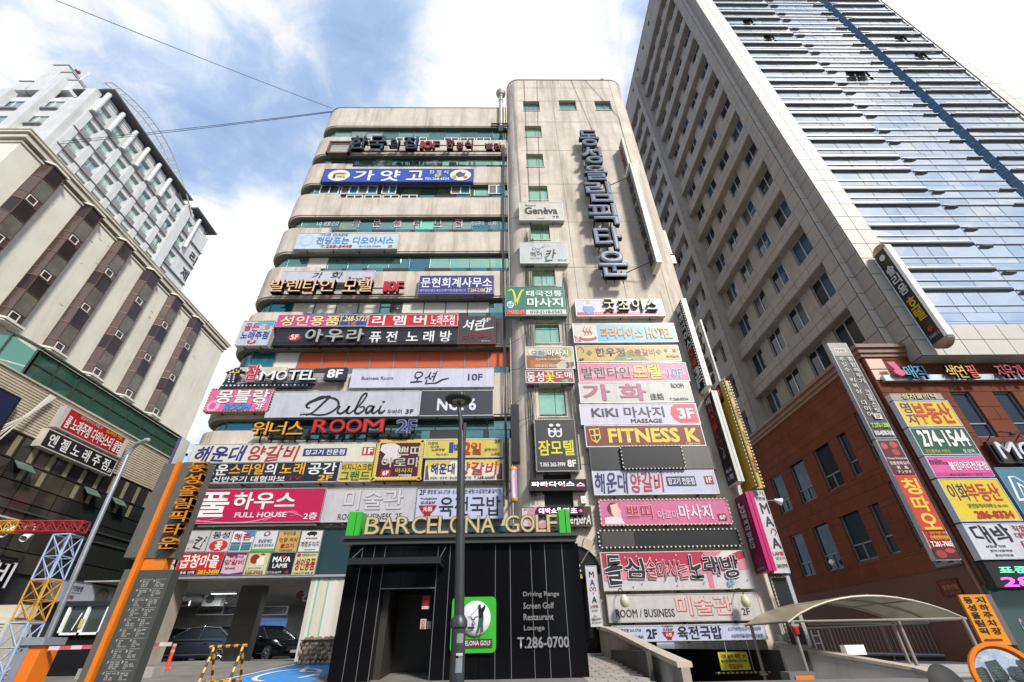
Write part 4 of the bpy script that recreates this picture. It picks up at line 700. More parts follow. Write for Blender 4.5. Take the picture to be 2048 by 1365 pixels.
U((1150, 692), (1364, 723.5), 'tan signboard with dark letters and a green hill', '#c3a052', [('P', [(.34, .98), (.38, .66), (.46, .42), (.54, .38), (.62, .55), (.70, .98)], '#5a7c34'), ('P', [(.02, .98), (.35, .9), (.7, .93), (.98, .84), (.98, .98)], '#8d8c3c'), ('T', '한우정', (.19, .16, .47, .66), '#2f2418', dict(bold=.04)), ('T', '숯불갈비', (.50, .22, .76, .62), '#b0483c', dict(bold=.03)), ('P', [(.13, .26), (.16, .44), (.13, .62), (.10, .44)], '#3f7a34'), ('P', [(.80, .22), (.83, .40), (.80, .58), (.77, .40)], '#3f7a34'), ('T', 'T.268-5522', (.43, .76, .60, .88), '#e8dcb0', dict(bold=.02)), ('T', '4F', (.02, .76, .07, .94), '#3c3020'), ('T', '생    갈', (.85, .24, .97, .42), '#3c3020'), ('T', '돼지갈비', (.86, .62, .98, .76), '#3c3020'), ('L', [(.02, .2), (.05, .1), (.08, .3), (.06, .45)], .03, '#5a4a28')])
U((1154, 727), (1381, 763), 'pink signboard with black and yellow outlined letters', '#dc6f94', [('P', [(.02, .6), (.4, .2), (.98, .5), (.98, .7), (.4, .45), (.02, .9)], '#e894b0'), ('T', '발렌타인', (.035, .22, .47, .82), '#26181c', dict(bold=.05, out=[(.10, '#f2e0e6')])), ('T', '모텔', (.50, .12, .75, .84), '#e4d43c', dict(bold=.05, out=[(.10, '#2a2014')])), ('T', '10F', (.81, .36, .95, .78), '#4b5a8a', dict(bold=.04, out=[(.09, '#e6e8f0')]))])
U((1156.5, 766), (1389, 805), 'off-white signboard with two large mauve characters', '#c9c8be', [('T', '가', (.04, .12, .27, .88), '#8a6a78', dict(bold=.05)), ('T', '화', (.365, .12, .59, .90), '#8a6a78', dict(bold=.05)), ('T', '가', (.035, .10, .262, .86), '#b3567e', dict(bold=.045)), ('T', '화', (.36, .10, .582, .88), '#b3567e', dict(bold=.045)), ('T', '佳話', (.62, .56, .74, .86), '#2c2a28'), ('T', 'ROOM', (.83, .08, .94, .30), '#2c2a28', dict(bold=.02)), ('T', 'T.268-5534', (.79, .78, .95, .90), '#3a3836')])
U((1158, 809), (1402, 848), 'lilac white signboard with grey letters and a coral disc at its end', '#cfcadf', [('P', [(.82, .03), (.985, .03), (.985, .97), (.84, .97), (.79, .80), (.765, .5), (.78, .2)], '#d44a5c'), ('T', 'KiKi', (.10, .22, .32, .62), '#3a3640', dict(bold=.035)), ('T', '마사지', (.375, .16, .71, .66), '#3a3640', dict(bold=.04)), ('T', 'MASSAGE', (.42, .74, .68, .94), '#3a3640', dict(bold=.03)), ('T', '3F', (.83, .26, .96, .74), '#f0ecf2', dict(bold=.05))])
U((1168, 851.5), (1413, 892), 'brown signboard with large yellow capitals and a crest', '#7e3022', [('T', 'FITNESS K', (.20, .18, .955, .80), '#dcc848', dict(bold=.055)), ('T', 'T.268-5590', (.83, .86, .95, .94), '#e6dcc0', dict(bold=.02)),
    ('P', [(.035, .18), (.125, .14), (.13, .6), (.09, .84), (.05, .7)], '#d6c64e'), ('P', [(.045, .24), (.075, .22), (.075, .45), (.045, .45)], '#3a1c16'), ('P', [(.085, .5), (.12, .48), (.115, .62), (.09, .74)], '#3a1c16'), ('P', [(.05, .5), (.075, .5), (.08, .72), (.055, .64)], '#7a2a1e'), ('P', [(.09, .2), (.12, .2), (.12, .4), (.09, .4)], '#7a2a1e')])
U((1050, 694), (1151, 738), 'brown patterned signboard with blue and white letters, left of the tan one', '#c9bda0', [('P', [(.02, .4), (.3, .45), (.6, .3), (.75, .6), (.5, .98), (.02, .98)], '#8d5a2c'), ('P', [(.1, .6), (.5, .7), (.65, .95), (.1, .95)], '#b5662c'), ('E', (.06, .1, .2, .4), '#ddd4c0'), ('E', (.72, .08, .95, .45), '#8c9a2c'), ('T', '모란', (.12, .18, .40, .46), '#3f86b0', dict(bold=.04, out=[(.09, '#e6e6e0')])), ('T', '마사지', (.46, .16, .88, .44), '#f0ece0', dict(bold=.05, out=[(.1, '#3c2c1c')])), ('T', '피로회복·스트레스해소', (.2, .54, .8, .64), '#f0e4c8', dict(bold=.02)), ('T', '070-8131-0057', (.2, .82, .6, .92), '#efe9dc', dict(bold=.02)), ('T', '3F', (.82, .72, .98, .95), '#6a2a2c', dict(bold=.02))])
U((1050.5, 741), (1149, 766), 'narrow red signboard with white and yellow letters under the patterned one', '#a8242e', [('T', '동성', (.03, .14, .38, .90), '#efe8e4', dict(bold=.04)), ('T', '꽃', (.40, .10, .60, .95), '#e2cf3c', dict(bold=.05)), ('T', '도매', (.62, .14, .96, .66), '#efe8e4', dict(bold=.04)), ('E', (.70, .72, .95, .94), '#3a8a4a'), ('T', '1층', (.78, .76, .87, .92), '#eef0ea')])
U((1068, 840), (1159, 943), 'dark grey upright signboard with yellow letters and a twin-ring logo', '#3d3a3c', [('T', '잠모텔', (.08, .42, .92, .70), '#ddd22e', dict(bold=.05)), ('E', (.33, .22, .50, .36), '#dfe0e2'), ('E', (.50, .22, .67, .36), '#dfe0e2'), ('E', (.37, .25, .47, .33), '#3d3a3c'), ('E', (.53, .25, .63, .33), '#3d3a3c'), ('R', (.33, .18, .38, .30), '#dfe0e2'), ('R', (.62, .18, .67, .30), '#dfe0e2'), ('R', (.47, .18, .53, .30), '#dfe0e2'), ('E', (.36, .09, .47, .15), '#dfe0e2'), ('E', (.53, .09, .64, .15), '#dfe0e2'), ('T', 'T.055 262-3999', (.09, .84, .68, .91), '#dfe0e2', dict(bold=.04)), ('T', '8F', (.74, .80, .93, .92), '#e9eaec', dict(bold=.05))], bulbs=('#9a9a9c', .12), edge='#8a8a88')
U((1177, 895), (1432, 939), 'wide blank grey board behind the black display', '#3f3d3e', [('R', (.0, .02, .22, .98), '#353436'), ('R', (.76, .02, .99, .98), '#6a625a')], depth=.2, edge='#55504c')
sign(frameY((1240, 893), (1372, 937), TS - .12), 'blank black display edged with white dots on the grey board', '#0c0c0d', bulbs=('#c9c9cc', .16), group='blank black displays on the tower', edge='#1b1b1d', depth=.1, name='led_display', cat='display', brackets=False)
def led(F_, label, parts, nm='led_display', **k):
    t = sign(F_, label, '#141013', edge='#1d191b', name=nm, cat='display', **k)
    for s_, b, c in parts: T(F_, s_, b, c, t, d=.008, bold=.03, m=mat('led_' + c.lstrip('#'), c, .5, emit=1.6))
    return t
led(frameY((1058, 960), (1175, 981), TS), 'low black display with flickering white and red writing under the upright grey signboard', [('파라다이스', (.04, .2, .78, .62), '#dfe0ee'), ('스', (.82, .3, .96, .62), '#e8a0b8'), ('•', (.27, .35, .31, .6), '#d8343c'), ('•', (.56, .35, .62, .6), '#d8343c')])
M_L = frameY((1183, 940.5), (1440, 988), TS)
sign(M_L, 'lilac signboard with violet and red brush letters low on the tower', '#c5c9dc', eat(-.03, '#3c3a66', [('R', (.905, .30, .975, .62), '#b3283a'), ('T', '1F', (.92, .36, .96, .56), '#f0eaea', dict(bold=.05))], big='#33305a'), group=GT)
sign(frameY((1197, 1001), (1466, 1048), TS), 'pink signboard with a woman in profile and faded white letters', '#d3709a', [('P', [(.05, .9), (.07, .7), (.12, .62), (.15, .4), (.17, .9)], '#e9c6cc'), ('E', (.06, .1, .15, .62), '#5a3430'), ('P', [(.085, .2), (.14, .14), (.15, .35), (.165, .45), (.15, .6), (.11, .7), (.09, .55)], '#e9c3b8'), ('P', [(.03, .7), (.1, .66), (.16, .75), (.18, .95), (.03, .95)], '#ecd6d8'), ('T', '쁘띠', (.20, .22, .40, .76), '#a8233a', dict(bold=.06, out=[(.11, '#f0dce4')])), ('T', '아로마', (.44, .44, .60, .78), '#e2b4c8', dict(bold=.04)), ('T', '마사지', (.61, .24, .86, .80), '#ecd4e0', dict(bold=.05)), ('R', (.90, .6, .965, .86), '#9a2240'), ('T', '6F', (.91, .66, .955, .82), '#f0e0e6', dict(bold=.04))], group=GT, edge='#a98c7c', bulbs=('#e6cdd6', .16))
sign(frameY((1196, 1062), (1484, 1092), TS), 'blank black strip edged with white dots over the star-spangled signboard', '#1a1a1c', [('R', (.02, .05, .25, .95), '#4a4442'), ('R', (.25, .1, .75, .98), '#141517')], group='blank black displays on the tower', edge='#2a2726', bulbs=('#d2cfc8', .17), name='led_display', cat='display', brackets=False)
F_ = frameY((1199, 1105), (1512, 1178), TS)
sign(F_, 'large red and white signboard with stars and thick brush letters', '#cfcacc', [('P', [(.01, .02), (.99, .02), (.99, .3), (.9, .45), (.6, .5), (.3, .5), (.01, .6)], '#b3304c'), ('P', [(.01, .42), (.3, .36), (.6, .38), (.9, .3), (.99, .2), (.99, .5), (.6, .62), (.01, .75)], '#d68a9c'), ('P', [(.70, .02), (.84, .02), (.76, .25), (.735, .6), (.73, .98), (.70, .98), (.70, .5), (.72, .2)], '#d8788c'), ('P', [(.84, .02), (.95, .02), (.78, .3), (.76, .25)], '#ddd4d6'),
    *[('T', '★', (u, v, u + .013, v + .05), '#f0e6e8' if v < .4 else '#b8405c') for u, v in ((.16, .12), (.24, .1), (.33, .14), (.41, .22), (.51, .08), (.69, .1), (.19, .88), (.25, .8), (.4, .74), (.48, .86), (.6, .7), (.66, .8), (.92, .28), (.95, .75), (.37, .2), (.29, .3))],
    ('T', '돌', (.03, .12, .135, .84), '#25222a', dict(bold=.05, warp=.07, out=[(.11, '#e6dfe2')])), ('T', '심', (.155, .16, .28, .68), '#25222a', dict(bold=.05, warp=.08, out=[(.11, '#e6dfe2')])), ('T', '술마시는', (.30, .24, .575, .72), '#a3202c', dict(bold=.03, warp=.07, out=[(.09, '#e6dfe2')])), ('T', '노', (.59, .12, .675, .70), '#25222a', dict(bold=.05, warp=.08, out=[(.11, '#e6dfe2')])), ('T', '래', (.69, .16, .79, .62), '#25222a', dict(bold=.05, warp=.08, out=[(.11, '#e6dfe2')])), ('T', '방', (.81, .14, .925, .70), '#25222a', dict(bold=.05, warp=.08, out=[(.11, '#e6dfe2')])), ('T', '6F', (.82, .76, .87, .92), '#6aa3b8', dict(bold=.03, warp=.03))], group=GT, edge='#b5aea4')
F_ = frameY((1212, 1190), (1529, 1241), TS)
t = sign(F_, 'white signboard with pink serif letters and two round lamps over it', '#cbc6c2', [('T', 'ROOM / BUSINESS', (.05, .54, .43, .82), '#3a3634', dict(bold=.015)), ('T', '2F', (.87, .56, .92, .80), '#3a3634', dict(bold=.015)), ('T', '미술관', (.455, .12, .815, .80), '#b04a58', dict(bold=.05)), ('T', '미술관', (.450, .10, .810, .78), '#e4b4b0', dict(bold=.045))], group=GT, edge='#a9a49c')
for px in (1249, 1491):
    c = at(px, 1203, TS - .45); l = thing('globe_lamp', 'round frosted lamp over the %s end of the pink-lettered white signboard' % ('left' if px < 1300 else 'right'), 'lamp', c + Vector((0, 0, .3)), 'round lamps over the signboard')
    mb = M(); mb.lathe(c - Vector((0, 0, .2)), [(0.0, 0), (.10, .02), (.155, .1), (.165, .2), (.14, .3), (.08, .38), (.05, .41)], 20); mb.build('glass_globe', mat('frosted_globe', (.55, .50, .36), .25, 0.1), l, smooth=True)
    mb = M(); mb.tube([c + Vector((0, 0, .18)), c + Vector((-.02, 0, .34)), c + Vector((-.05, .12, .42)), c + Vector((-.05, .5, .42))], .018, 6); mb.build('arm', blk, l)
sign(frameY((1222, 1252), (1537, 1279.5), TS), 'long lilac-white strip with a red bowl emblem over the ramp mouth', '#c4c9e6', [('T', '본점 중앙점 262-2728', (.02, .2, .19, .4), '#3a3a50'), ('T', '055-544-6564', (.09, .6, .2, .8), '#3a3a50'), ('T', '2F', (.225, .26, .29, .80), '#22223a', dict(bold=.04)), *bowl(.325, .04, .405, .92), ('T', '육전국밥', (.425, .10, .71, .90), '#1f2030', dict(bold=.02)), ('T', '소고기육전/소고기국밥/곰탕', (.755, .2, .97, .42), '#3a3a50'), ('T', '소곱창전골/갈비찜/모듬전', (.765, .62, .97, .84), '#3a3a50')], group=GT)
F_ = frameY((1170, 1132), (1206, 1254), TS - .1)
sign(F_, 'narrow upright white signboard with black capitals and a red ram-horn curl by the doorway', '#cfcdd0', [('T', 'M', (.28, .10, .70, .20), '#2a2a2c'), ('T', 'A', (.3, .24, .68, .34), '#2a2a2c'), ('L', [(.48, .42), (.40, .37), (.26, .38), (.24, .42), (.36, .43)], (.012, .012), '#a8242c'), ('L', [(.5, .42), (.58, .37), (.72, .38), (.74, .42), (.62, .43)], (.012, .012), '#a8242c'), ('T', 'Y', (.44, .45, .54, .49), '#2a2a2c'), ('T', 'A', (.32, .52, .72, .62), '#2a2a2c'), ('T', 'LAMB', (.18, .655, .78, .70), '#a8242c'), ('T', '마야 양고기', (.2, .73, .74, .76), '#2a2a2c'), ('T', '예약문의', (.3, .82, .62, .84), '#a8242c'), ('T', '268-5779', (.12, .86, .86, .90), '#2a2a2c', dict(bold=.02)), ('T', '055-223-6138', (.12, .92, .86, .94), '#2a2a2c')], group=GT, depth=.12, rim=.02)
sign(frameY((1042, 1015), (1186, 1053), TS), 'half white half brown signboard with a pink daisy, behind the kiosk letters', '#4a3434', [('R', (.01, .02, .32, .98), '#d3c9cc'), *[('E', (.25 + .13 * cos(a) - .06, .55 + .42 * sin(a) - .13, .25 + .13 * cos(a) + .06, .55 + .42 * sin(a) + .13), '#cf8c9c') for a in [k * pi / 5 for k in range(10)]], ('E', (.2, .4, .3, .7), '#a04a5a'), ('T', '경미 스킨', (.04, .08, .15, .17), '#5a4a4e'), ('T', 'GerberA', (.62, .4, .97, .9), '#e6dcdc', dict(warp=.06, shear=.3))], group=GT, edge='#5a4a46')
led(frameY((1074, 1014.5), (1168, 1030), TS - .15), 'small black display with pink glowing writing over the daisy signboard', [('대박쇼', (.04, .15, .42, .8), '#f0b8dc'), ('1', (.45, .15, .5, .75), '#f4e4f4'), ('영초', (.56, .15, .86, .85), '#e8b0e4'), ('★', (.9, .3, .98, .7), '#e85a7c')], depth=.1)
led(frameY((1141, 1127), (1166, 1160), 19.05), 'small dark display with a red and yellow readout beside the arch', [('2층', (.4, .06, .85, .24), '#e4e4e4'), ('영업', (.05, .08, .3, .26), '#d83a3c'), ('노래주점', (.2, .4, .9, .52), '#8a9ab8'), ('(월/세일)', (.2, .66, .95, .94), '#d8c030')], depth=.08)
t = thing('wall_box', 'small white junction box beside the upper right of the daisy signboard', 'box', at(1167, 1005, 19.1)); a, b = at(1161, 994, 19.1), at(1172, 1008, 19.1); M().box(a.x, b.x, 19.0, 19.2, b.z, a.z).build('housing', white, t); M().box(a.x + .05, b.x - .05, 18.99, 19.0, b.z + .08, a.z - .1).build('cover', mat('cover', (.5, .49, .46), .5), t)
# big stacked letters
bx = [(268, 299, 1155, 1199), (301, 334, 1160, 1206), (339, 368, 1166, 1216), (371, 411, 1168, 1225), (415, 456, 1174, 1237), (461, 506, 1184, 1247), (510, 560, 1192, 1258)]
lm = mat('letter_tray_blue', (.05, .095, .20), .5, .2); le = mat('letter_edge', (.03, .033, .04), .5, .3)
t = thing('stacked_letters', 'seven tall blue and black channel letters running down the tower', 'letter sign', at(1205, 415, TY))
for c, (y0, y1, x0, x1) in zip('동성올림픽타운', bx):
    F_ = frameY((x0, y0), (x1, y1), TY - .55)
    T(F_, c, (.02, .02, .98, .98), 0, t, 0, .3, .075, name='letter', m=le); T(F_, c, (0.012, 0.012, .988, .988), 0, t, .305, .012, .018, name='letter_tray', m=lm); T(F_, c, (.035, .04, .965, .96), 0, t, .316, .02, -.012, name='neon_tube', m=mat('neon_grey', (.12, .15, .22), .3, .2))
    mb = M()
    for uu in (.2, .5, .8): fbox(mb, F_, F_.w * uu - .03, F_.w * uu + .03, F_.h * .3, F_.h * .34, -.6, 0); fbox(mb, F_, F_.w * uu - .02, F_.w * uu + .02, -.2, .1, -.1, -.05)
    mb.build('standoff', blk, t)
# blade signs standing out from the tower
def blade(X, Y0, Y1, z0, z1, w, label, face, edge, E=(), front=None, bulbs=None, group='blade signs projecting from the tower edge', name='blade_sign', vtext=None):
    """board at X whose left side carries writing; Y0 (street side) .. Y1 (wall), thickness w to the right"""
    t = thing(name, label, 'sign', (X + w / 2, Y1, (z0 + z1) / 2), group)
    M().box(X + .02, X + w - .02, Y0 + .02, Y1, z0, z1).build('cabinet', mat('cab_' + edge.lstrip('#'), edge, .4, .2, var=.08, streak=.2, streakcol=(.3, .27, .2)), t)
    F_ = Fr((X, Y1, z0), (0, -1, 0), (0, 0, 1), Y1 - Y0, z1 - z0, (-1, 0, 0)); mb = M(); fbox(mb, F_, .03, F_.w - .03, .05, F_.h - .05, -.02, .005); mb.build('face_panel', paint(face), t)
    F2 = Fr((X + .02, Y0, z0), (1, 0, 0), (0, 0, 1), w - .04, z1 - z0); mb = M(); fbox(mb, F2, 0, F2.w * .46, 0, F2.h, -.01, .035); fbox(mb, F2, F2.w * .54, F2.w, 0, F2.h, -.01, .035); mb.build('edge_trim', paint(front or edge), t)
    elems(F_, E, t, .012)
    if vtext:
        s_, col, u0, u1, v0, v1 = vtext[:6]; n = len(s_)
        for i, c in enumerate(s_):
            if c != ' ': T(F_, c, (u0, v0 + (v1 - v0) * (i + .08) / n, u1, v0 + (v1 - v0) * (i + .9) / n), col[i] if isinstance(col, list) else col, t, d=.03, th=.02, bold=.045)
    if bulbs:
        mb = M(); n = int(F_.h / .16)
        for i in range(n):
            for uu in (.04, F_.w - .04): fbox(mb, F_, uu - .02, uu + .02, F_.h * (i + .3) / n, F_.h * (i + .7) / n, .01, .04)
        mb.build('bulb_row', ink(bulbs), t)['kind'] = 'stuff'
    mb = M(); mb.box(X + w * .3, X + w * .7, Y1, 19.3 if Y1 < 19.4 else Y1 + .2, z0 + .5, z0 + .6); mb.box(X + w * .3, X + w * .7, Y1, 19.3 if Y1 < 19.4 else Y1 + .2, z1 - .6, z1 - .5); mb.build('wall_bracket', blk, t); return t
t = blade(8.62, 18.1, 19.15, 18.5, 27.9, .34, 'tallest white blade sign beside the stacked blue letters', '#aaa59a', '#d8d4c6', vtext=('발렌타인모텔병원', '#2c3444', .2, .75, .04, .97))
mb = M(); mb.tube([(6.2, 19.2, 18.2), (8.65, 18.3, 18.9)], .03, 6); mb.tube([(6.2, 19.2, 26.2), (8.65, 18.4, 26.9)], .03, 6); mb.build('stay_rod', blk, t)
blade(8.62, 18.3, 19.1, 28.1, 31.3, .2, 'short upper blade sign with faded red writing above the tallest white one', '#b9a79c', '#dcd8cc', vtext=('산부인과', '#8c3a3c', .15, .8, .05, .95))
blade(9.46, 18.3, 19.15, 10.7, 16.0, .3, 'black blade sign with white and orange writing and dot edges', '#1a1a1c', '#d8d6c8', bulbs='#c9c9cc', vtext=('파라다이스모텔3F', ['#e8e8e8'] * 5 + ['#d0581c'] * 2 + ['#e8e8e8'] * 2, .2, .82, .03, .97))
blade(10.15, 18.35, 19.2, 9.9, 14.6, .12, 'slim white blade sign with a red disc behind the black dotted one', '#cfcbd0', '#b9b4ac', E=[('E', (.05, .80, .95, .97), '#b3202c'), ('T', '2F', (.25, .85, .75, .93), '#f0e6e6', dict(bold=.04))], vtext=('KTV노래방', '#3a3440', .2, .8, .04, .76))
blade(9.56, 18.25, 19.15, 6.2, 10.4, .3, 'maroon and black blade sign with a long white tube edge', '#3d1518', '#d6d6cc', E=[('R', (.04, .5, .96, .98), '#121214'), ('L', [(.3, .6), (.6, .65), (.4, .72), (.7, .7)], .012, '#b9b9b9'), ('T', '섹시', (.2, .84, .8, .88), '#e0e0e0', dict(bold=.03)), ('T', '노래방', (.2, .9, .85, .95), '#e0e0e0', dict(bold=.03))], vtext=('섹시스쿨노래', ['#d8d0cc', '#c02c34', '#c02c34', '#c02c34', '#8a2024', '#8a2024'], .2, .8, .04, .62))
t = blade(10.15, 17.95, 19.2, 5.9, 10.9, .1, 'yellow blade sign edged with rows of tiny lamps', '#c9a63c', '#8a7430', bulbs='#e8e2c0'); F_ = Fr((10.24, 18.2, 5.9), (1, 0, 0), (0, 0, 1), .28, 5.0)
mb = M(); fbox(mb, F_, 0, .28, 0, 5, -.06, 0); mb.build('front_board', paint('#cda83c'), t)
for c, v in zip('동성반점', (.05, .27, .5, .73)): T(F_, c, (.12, v, .85, v + .13), '#8c1c1c' if v > .4 else '#4a3a18', t, d=.01, bold=.03, warp=.06)
mb = M()
for i in range(34):
    for uu in (-.02, .30): fbox(mb, F_, uu - .02, uu + .02, 5 * (i + .3) / 34, 5 * (i + .7) / 34, .0, .05)
mb.build('bulb_row', ink('#efe9c8'), t)['kind'] = 'stuff'
t = blade(9.66, 18.2, 19.15, 2.9, 5.75, .34, 'magenta blade sign with white writing low on the tower corner', '#7c1246', '#c4146a', front='#c4146a', vtext=('LG럭셔리방은다', '#e6d4de', .3, .7, .1, .72), E=[('P', [(.2, .85), (.5, .76), (.85, .85), (.7, .93), (.35, .93)], '#94285c'), ('T', '노래연습장', (.2, .94, .8, .97), '#d8b4c8')])
F_ = Fr((10.02, 18.5, 2.85), (1, 0, 0), (0, 0, 1), .62, 3.05)
t = sign(F_, 'upright white signboard with black capitals tucked behind the magenta blade', '#cbc9cc', [('T', '고기', (.3, .02, .9, .07), '#2a2a2c'), ('T', '전문점', (.3, .09, .9, .13), '#2a2a2c'), ('T', 'M', (.45, .17, .95, .30), '#2a2a2c'), ('T', 'A', (.45, .34, .95, .46), '#2a2a2c'), ('L', [(.6, .55), (.75, .49), (.95, .52), (.8, .57)], (.012, .012), '#a8242c'), ('T', 'A', (.45, .60, .95, .72), '#2a2a2c'), ('T', 'LAMB', (.3, .76, .95, .80), '#a8242c'), ('T', '양고기', (.4, .82, .9, .85), '#2a2a2c'), ('T', '268-5779', (.3, .90, .95, .94), '#2a2a2c')], group='blade signs projecting from the tower edge', depth=.15, rim=.02)
F_ = Fr((9.95, 18.75, .6), (1, 0, 0), (0, 0, 1), .62, 2.15)
sign(F_, 'blank black upright display under the magenta blade', '#131616', group='blank black displays on the tower', edge='#8d8b80', bulbs=('#cfccc0', .12), name='led_display', cat='display', depth=.1, brackets=False)
mb = M(); mb.box(10.66, 10.78, 18.9, 19.0, -.6, 2.8); o = mb.build('steel_post', alu); tag(o, 'thin pale steel post right of the blank upright display', 'post')
c = at(1565, 1003, 18.6); t = thing('wall_floodlight', 'small white floodlight on a long arm beside the brick wall', 'lamp', c)
mb = M(); mb.tube([at(1517, 1003, 18.9), at(1551, 1001, 18.6)], .02, 6); mb.build('arm', alu, t); mb = M(); mb.lathe(at(1551, 1001, 18.6), [(.05, -.05), (.07, .05), (.15, .2), (.15, .23), (0, .24)], 14, (1, -.2, -.4)); mb.build('lamp_head', white, t, smooth=True)
mb = M(); p = at(1335, 465, 20.5); mb.box(10.55, 10.75, 20.1, 20.35, 21.2, 23.4); mb.box(10.6, 10.85, 20.1, 20.35, 20.4, 21.1); tag(mb.build('side_sign', paint('#c8321c')), 'thin red sign edge seen past the right side of the tower', 'sign')
sign(frameY((1435, 1305), (1502, 1340), 18.9), 'yellow height limit plate hanging in the ramp mouth', '#d6cf3c', [('T', '지하 높이 제한 2M', (.06, .1, .94, .36), '#8c2418', dict(bold=.04)), ('T', '탑차 및 캐리어박스장착 차량', (.06, .42, .94, .58), '#2c2a14', dict(bold=.02)), ('T', '진입금지', (.28, .66, .74, .92), '#8c2418', dict(bold=.05))], depth=.03, rim=.01, name='height_limit_sign', group=None, brackets=False, edge='#c9c23c')
t = thing('height_bar', 'yellow and black striped bar hung under the height limit plate', 'barrier bar', (8, 18.9, -.2))
for i in range(24):
    a = at(1430 + i * 4.6, 1343, 18.9); b = at(1430 + (i + 1) * 4.6, 1343, 18.9); mb = M(); mb.tube([(a.x, 18.9, -.12), (b.x, 18.9, -.12)], .03, 6); mb.build('stripe', paint('#c9a41c') if i % 2 else blk, t)
mb = M(); mb.tube([(7.7, 18.92, .78), (7.7, 18.92, -.1)], .012, 4); mb.tube([(8.5, 18.92, .78), (8.5, 18.92, -.1)], .012, 4); mb.build('chain', alu, t)
# ================================================================== glass and granite tower
GT_ = thing('high_rise_tower', 'tall tower with a finned blue glass front and a granite side full of small windows', 'building', (30, 27, 0))
FY, X0, XW, XR, ZB, ZT = 17.3, 19.53, 19.1, 40.2, 11.65, 69.4
tl_ = Tiles(GT_, stone, 'stone_tile', 290)
mb = M(); mb.box(X0 + 1.2, XR - .04, FY + 1.3, 38, 9, ZT - .1); mb.build('tower_core', joint, GT_)
def pier(F_, tw, th, m, holes=(), **k):
    mb = M(); fbox(mb, F_, 0, F_.w, 0, F_.h, -.05, 0) if not holes else holes_wall(mb, F_, holes, .3); mb.build('pier_backing', joint, GT_); (tl_ if m is stone else td_).wall(F_, holes, tw, th, **k)
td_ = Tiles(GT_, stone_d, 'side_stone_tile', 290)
pier(Fr((X0, FY, ZB + 1.75), (1, 0, 0), (0, 0, 1), 1.7, ZT - ZB - 1.75), .85, 1.14, stone)            # front left pier
pier(Fr((38.65, FY, ZB + 1.75), (1, 0, 0), (0, 0, 1), 1.55, ZT - ZB - 1.75), .78, 1.14, stone)
pier(Fr((X0, FY, ZB), (1, 0, 0), (0, 0, 1), XR - X0, 1.75), 1.14, .875, stone)                          # spandrel under the glass
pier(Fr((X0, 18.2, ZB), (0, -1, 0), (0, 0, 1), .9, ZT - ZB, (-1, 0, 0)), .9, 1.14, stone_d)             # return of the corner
pier(Fr((XW, 18.2, ZB), (1, 0, 0), (0, 0, 1), .43, ZT - ZB), .43, 1.14, stone)
# side wall: bands between recessed window rows
XI = 19.55; rows = [27.6 + 3.45 * k for k in range(-4, 12)]
FS = lambda y0, y1, z0, z1, x=XW: Fr((x, y1, z0), (0, -1, 0), (0, 0, 1), y1 - y0, z1 - z0, (-1, 0, 0))
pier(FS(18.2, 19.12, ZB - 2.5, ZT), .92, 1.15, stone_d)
mb = M(); mb.box(XW + .01, XI + .3, 18.2, 19.1, 9, ZT); mb.build('pier_core', joint, GT_)
cols_y = [19.6, 22.45, 25.3, 28.1]; far_y = [31.75, 34.5]
bandm = mat('band_soffit_stone', (.34, .30, .26), .8, var=.25, streak=.5, streakcol=(.12, .09, .07), sscale=(2, .5, 2))
wm = []
glz = [glass('side_glass_dark', (.012, .018, .028), .05, .1), glass('side_glass_blue', (.035, .08, .15), .08, .35), mat('curtain_dark', (.05, .045, .045), .4)]
frm = mat('window_alu', (.45, .46, .48), .4, .5)
def win_meshes(w):
    f_ = M()
    for a in ((0, w, 0, .06), (0, w, 2.09, 2.15), (0, .05, .06, 2.09), (w - .05, w, .06, 2.09), (w * .5 - .035, w * .5 + .035, .06, 2.09)): f_.box(-.04, .04, a[0], a[1], a[2], a[3])
    return f_.mesh('window_frame', frm), [M().box(-.01, .01, a, b, .06, 2.09).mesh('pane', g) for a, b in ((.05, w * .5 - .035), (w * .5 + .035, w - .05)) for g in glz]
WM = win_meshes(1.7); rg = random.Random(11)
for k, z in enumerate(rows):
    zt = z + 2.25
    # band: outer face with tiles, soffit, top
    for y0, y1 in ((19.12, 30.25), (31.1, 38)):
        F_ = FS(y0, y1, z - 1.2, z); 
        if y0 < 20: td_.wall(F_, (), 1.42, .6)
        mb = M(); mb.box(XW, XI + .2, y0, y1, z - 1.2, z); mb.build('spandrel_band', stone_d, GT_)
        mb = M(); mb.box(XW + .01, XI + .2, y0 + .01, y1 - .01, z - 1.23, z - 1.2); mb.build('band_soffit', bandm, GT_)
    for ys_, w_all, yo in ((cols_y, 11.15, 19.12), (far_y, 6.9, 31.1)):
        yend = yo + w_all; F_ = Fr((XI, yend, z), (0, -1, 0), (0, 0, 1), w_all, 2.25, (-1, 0, 0)); hs = [(yend - y - 1.7, yend - y, .02, 2.2) for y in ys_]
        mb = M(); holes_wall(mb, F_, hs, .35); mb.build('recessed_wall', stone_d, GT_)
        for y in ys_:
            w = inst('side_window', WM[0], (XI + .14, y, z + .04), GT_); p1, p2 = rg.random(), rg.random()
            inst('pane', WM[1][0 + (1 if p1 > .62 else 2 if p1 < .15 else 0)], (XI + .16, y, z + .04), w); inst('pane', WM[1][3 + (1 if p2 > .75 else 2 if p2 < .2 else 0)], (XI + .16, y, z + .04), w)
            if rg.random() < .3: mb = M(); mb.box(XI + .09, XI + .11, y + .1, y + .18, z + .1, z + 2.1); mb.build('sash_bar', frm, w)
mb = M(); mb.box(XI + .5, XI + .6, 19, 38, 9, ZT); mb.build('inner_wall', dark, GT_)
M().box(18.55, XI, 30.25, 31.1, 9, ZT - 3).build('side_fin', mat('fin_stone', (.36, .33, .30), .7, var=.15, streak=.4), GT_)
